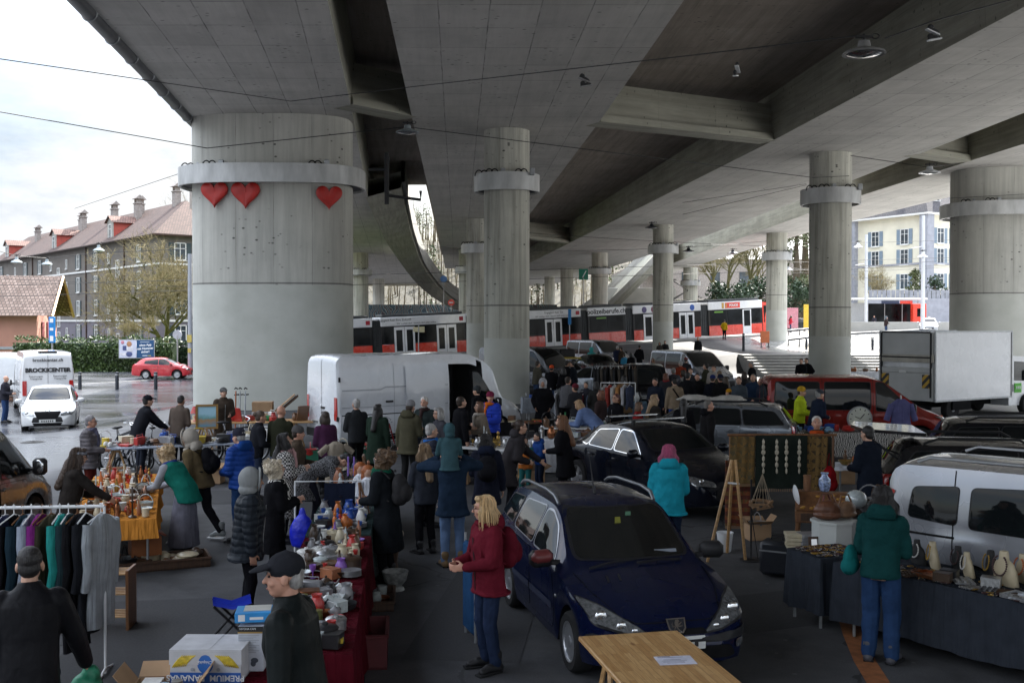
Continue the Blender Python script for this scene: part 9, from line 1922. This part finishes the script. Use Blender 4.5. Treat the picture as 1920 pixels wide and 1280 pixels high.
gl_=[(-5.75,(.02,.022,.03),.9,'black trousers'),(-5.6,(.03,.05,.16),.5,'blue shirt'),(-5.5,(.014,.014,.016),.9,'black skirt'),(-5.4,(.12,.16,.3),.55,'pale blue blouse'),(-5.3,(.015,.016,.02),.95,'black coat'),(-5.2,(.4,.4,.42),.45,'white top'),(-5.1,(.012,.014,.026),.8,'dark navy shirt'),(-5.0,(.22,.1,.06),.5,'rust brown top'),(-4.92,(.015,.015,.02),.9,'black jacket'),(-4.84,(.015,.018,.04),.7,'dark blue jacket'),(-4.76,(.013,.013,.016),1.0,'long black cardigan'),(-4.68,(.012,.025,.036),.95,'petrol blue coat'),(-4.6,(.25,.28,.34),.85,'pale grey-blue coat'),(-4.5,(.16,.02,.15),1.15,'magenta coat'),(-4.42,(.05,.045,.03),.8,'olive jacket with fur collar'),(-4.34,(.02,.2,.18),.8,'turquoise jacket'),(-4.26,(.015,.03,.035),1.0,'dark green coat'),(-4.18,(.012,.012,.014),1.3,'long black coat'),(-4.1,(.012,.013,.016),1.15,'black jacket near the end'),(-3.96,(.27,.29,.31),1.1,'light grey hooded jacket at the end')]
for x,col,ln,lb in gl_:garment(lb+' hanging on the left clothes rail',(x,10.05+(x+5.9)*.098,1.56),R(80)+rng.uniform(-.22,.22)if x<-4.0 else R(72),col,ln,.46,'folds','garments on the left clothes rail')
p=P(172,1190,0);root=single('shoe_rack','low wooden rack of shoes under the left clothes rail','rack',(p.x-.1,p.y+.3,0),.1);mb=MB()
for z in(.15,.4,.62):
 for i in range(5):mb.box((0,-.15+i*.07,z),(.8,.03,.015))
mb.build('shelf',WOODL,root);mb=MB()
for s in(-1,1):mb.box((s*.41,0,.33),(.03,.36,.66))
mb.build('side',WOODM,root)
scatter('low shoe rack',(p.x-.1,p.y+.3),(1,.1),.75,.3,.635,['pair of shoes','folded cloth'],['brown','black','dark brown'],3,84)
rail('black clothes rail with dark jackets behind the stalls',(2.85,37.2),(4.35,37.0),1.88,BLACKP)
for i in range(15):garment(['black jacket','charcoal jacket','grey-brown jacket'][i%3]+[' at the left end',' in the middle',' at the right end'][i//5]+' of the back clothes rail',(2.95+i*.095,37.2-i*.013,1.82),R(75)+rng.uniform(-.3,.3),[(.016,.016,.018),(.035,.035,.038),(.07,.06,.05)][i%3],rng.uniform(.75,1.0),.46,'plain','jackets on the back clothes rail')
rail('white clothes rail in front of the jackets, half empty',(2.6,31.2),(3.6,31.1),1.6)
for i,(col,lb)in enumerate((((.5,.5,.5),'white shirt, first on the white rail'),((.35,.06,.05),'red and white shirt on the white rail'),((.5,.48,.46),'cream blouse on the white rail'),((.4,.2,.08),'orange-patterned shirt on the white rail'),((.45,.45,.48),'pale shirt at the right of the white rail'),((.05,.06,.1),'dark shirt at the end of the white rail'))):garment(lb,(2.7+i*.15,31.2,1.55),R(60),col,.65,.44,'folds','shirts on the white rail',name='hanging_shirt')
rail('low steel rail of trousers left of the dark-haired person',(1.35,33.6),(2.5,33.4),1.2,STEEL)
for i in range(8):garment(['pale grey trousers','dark trousers','wine red top','slate blue trousers'][i%4]+(' at the left' if i<4 else ' at the right')+' of the low steel rail',(1.42+i*.14,33.6-i*.02,1.16),R(70),[(.3,.31,.34),(.02,.02,.024),(.12,.02,.03),(.1,.13,.2)][i%4],.8,.36,'folds','clothes on the low steel rail',sleeves=False)
for k,(dx,dy,lb)in enumerate(((-.2,.1,'folded white sheets on the front of the grey estate roof'),(.55,-.05,'second folded white sheet on the grey estate roof'))):
 mb=MB()
 for i in range(3):mb.ell((rng.uniform(-.06,.06),0,.03+.035*i),(.5-.1*i,.3,.04),16,6)
 o=soft(mb,'folded_sheet',cloth((.42,.4,.37)),None,.025,2,.03);o.location=(4.7+dx,25.85+dy,1.47);tag(o,lb,'sheet')
hang_lamp('large oval lamp hanging on the wire under the deck at top right',D(1620,97,20),1.05,mat('lamp_dusty',(.2,.2,.2),.6))
hang_lamp('lamp hanging beside the cross beam next to the heart pillar',D(764,246,39),1.15)
hang_lamp('lamp with white shade hanging near the pillar behind the truck',D(1743,322,42),1.1,POLE)
hang_lamp('small dark lamp hanging at the column before the tram',D(1222,426,78),1.3,DKMET)
hang_lamp('small dark lamp hanging under the outer deck, left one',D(1291,470,88),1.3,DKMET)
hang_lamp('small dark lamp hanging under the outer deck, right one',D(1374,474,92),1.3,DKMET)
for o in list(bpy.data.objects):
 if o.name.startswith('street_lamp')and o.location.y>0 and o.parent is None and('deck' in o['label']or 'cross beam' in o['label']or 'column' in o['label']or 'truck' in o['label']):o.scale=(1,1,.62)
def shoes_on_wire(label,p,rz,dark=True):
 root=thing('hanging_shoes',label,'shoes',p,rz);
 for i,(z,t)in enumerate(((-.14,.35),(-.26,-.2))):
  M=Matrix.Translation((.05*i,.05*i,z))@Matrix.Rotation(t,4,'Y');mb=MB();mb.ell((0,0,0),(1,1,1),14,8,M@Matrix.Diagonal((.14,.045,.04,1)));mb.ell((0,0,0),(1,1,1),12,8,M@Matrix.Translation((-.07,0,.035))@Matrix.Diagonal((.06,.043,.055,1)));s_=mb.build('shoe',mat('sneaker_black',(.02,.02,.022),.7),root,smooth=60)
  mb=MB();mb.box((0,0,0),(.28,.085,.022),M=None);mb.v=[tuple(M@(Vector(q)+Vector((0,0,-.037))))for q in mb.v];mb.build('sole',WHITEP if not dark else mat('sole_grey',(.25,.25,.25),.6),s_)
  mb=MB();mb.tube([M@Vector((-.03,0,.06)),(0,0,0)],.004,4);mb.build('laces',mat('cord',(.3,.24,.17)),s_)
shoes_on_wire('pair of dark sneakers dangling on the wire left of centre',D(1096,136,24.5),.3)
shoes_on_wire('single-looking pair of white-soled sneakers dangling under the brown slab',D(1383,115,23),1.2,False)
shoes_on_wire('pair of black and white sneakers dangling at the top right corner',D(1750,43,20),.2,False)
wire('dark wire from the big oval lamp to the top right corner',[D(1660,72,20),D(1750,40,20),D(1925,-8,20)],.014)
wire('wire from the round column by the red van to the lamp behind the truck',[D(1595,292,48),D(1743,314,42),D(1800,306,54)],.013)
wire('thin wire to the column by the red van from the left, upper one',[D(1280,380,46),D(1512,345,49.7)],.01)
wire('thin wire to the column by the red van from the left, lower one',[D(1280,402,46),D(1512,347,49.7)],.01)
wire('thin wire under the deck in front of the pillar behind the truck',[D(1780,372,53),D(1960,362,53)],.012)
root=thing('wall_bracket','black steel bracket with a hanging tube in the gap beside the heart pillar','bracket',D(725,330,41.5));mb=MB();mb.tube([(0,0,.9),(0,0,0),(0,0,-1.1)],.09,8);mb.build('tube',BLACKP,root,smooth=60);mb=MB();mb.tube([(-.7,0,.25),(.05,0,.25),(.05,0,.75)],.07,6);mb.tube([(0,0,-.75),(1.3,.2,-.9),(1.3,.2,-.55)],.06,6);mb.build('arm',BLACKP,root)
for k,(px,py,w_,h_,c_,lb)in enumerate(((395,905,.5,.3,CARDB,'brown cardboard box on the ground under the bicycle-side trestle table'),(318,895,.42,.28,mat('carton_white',(.5,.5,.52)),'white cardboard box on the ground left of the trestle legs'),(575,905,.45,.3,CARDB,'brown cardboard box on the ground beside the speckled coat'),(640,985,.4,.28,mat('carton_white',(.5,.5,.52)),'white cardboard box on the ground under the doll table'),(700,905,.45,.32,CARDB,'brown cardboard box behind the rucksack of the curly-haired person'),(865,905,.45,.3,CARDB,'brown cardboard box on the ground before the white trestle table'),(1000,905,.5,.3,CARDB,'brown cardboard box in front of the two small children'),(930,850,.5,.35,mat('carton_white',(.5,.5,.52)),'white cardboard box on the ground behind the navy coat'),(1090,830,.45,.3,CARDB,'brown cardboard box under the white plank table'),(235,985,.4,.26,CARDB,'brown cardboard box on the ground below the orange cloth'),(1580,905,.45,.32,CARDB,'brown cardboard box under the folding table by the tailgate'),(1420,1010,.35,.25,CARDB,'brown cardboard box on the ground behind the iron stand'))):
 p=P(px,py,0);carton(lb,(p.x,p.y,0),.3*k,(w_,w_*.75,h_),c_);scatter(lb.split(' ')[0]+' carton '+['by the trestle','left of the trestle','by the speckled coat','under the dolls','by the rucksack','by the white trestle','by the children','by the navy coat','under the plank','by the orange cloth','by the tailgate','by the iron stand'][k],(p.x,p.y),(1,.3*k),w_-.06,w_*.7-.06,h_*.55,['book','folded cloth','jar','basket','mug','toy car'],['white','cream','red','brown','grey','blue','black'],4,200+k)
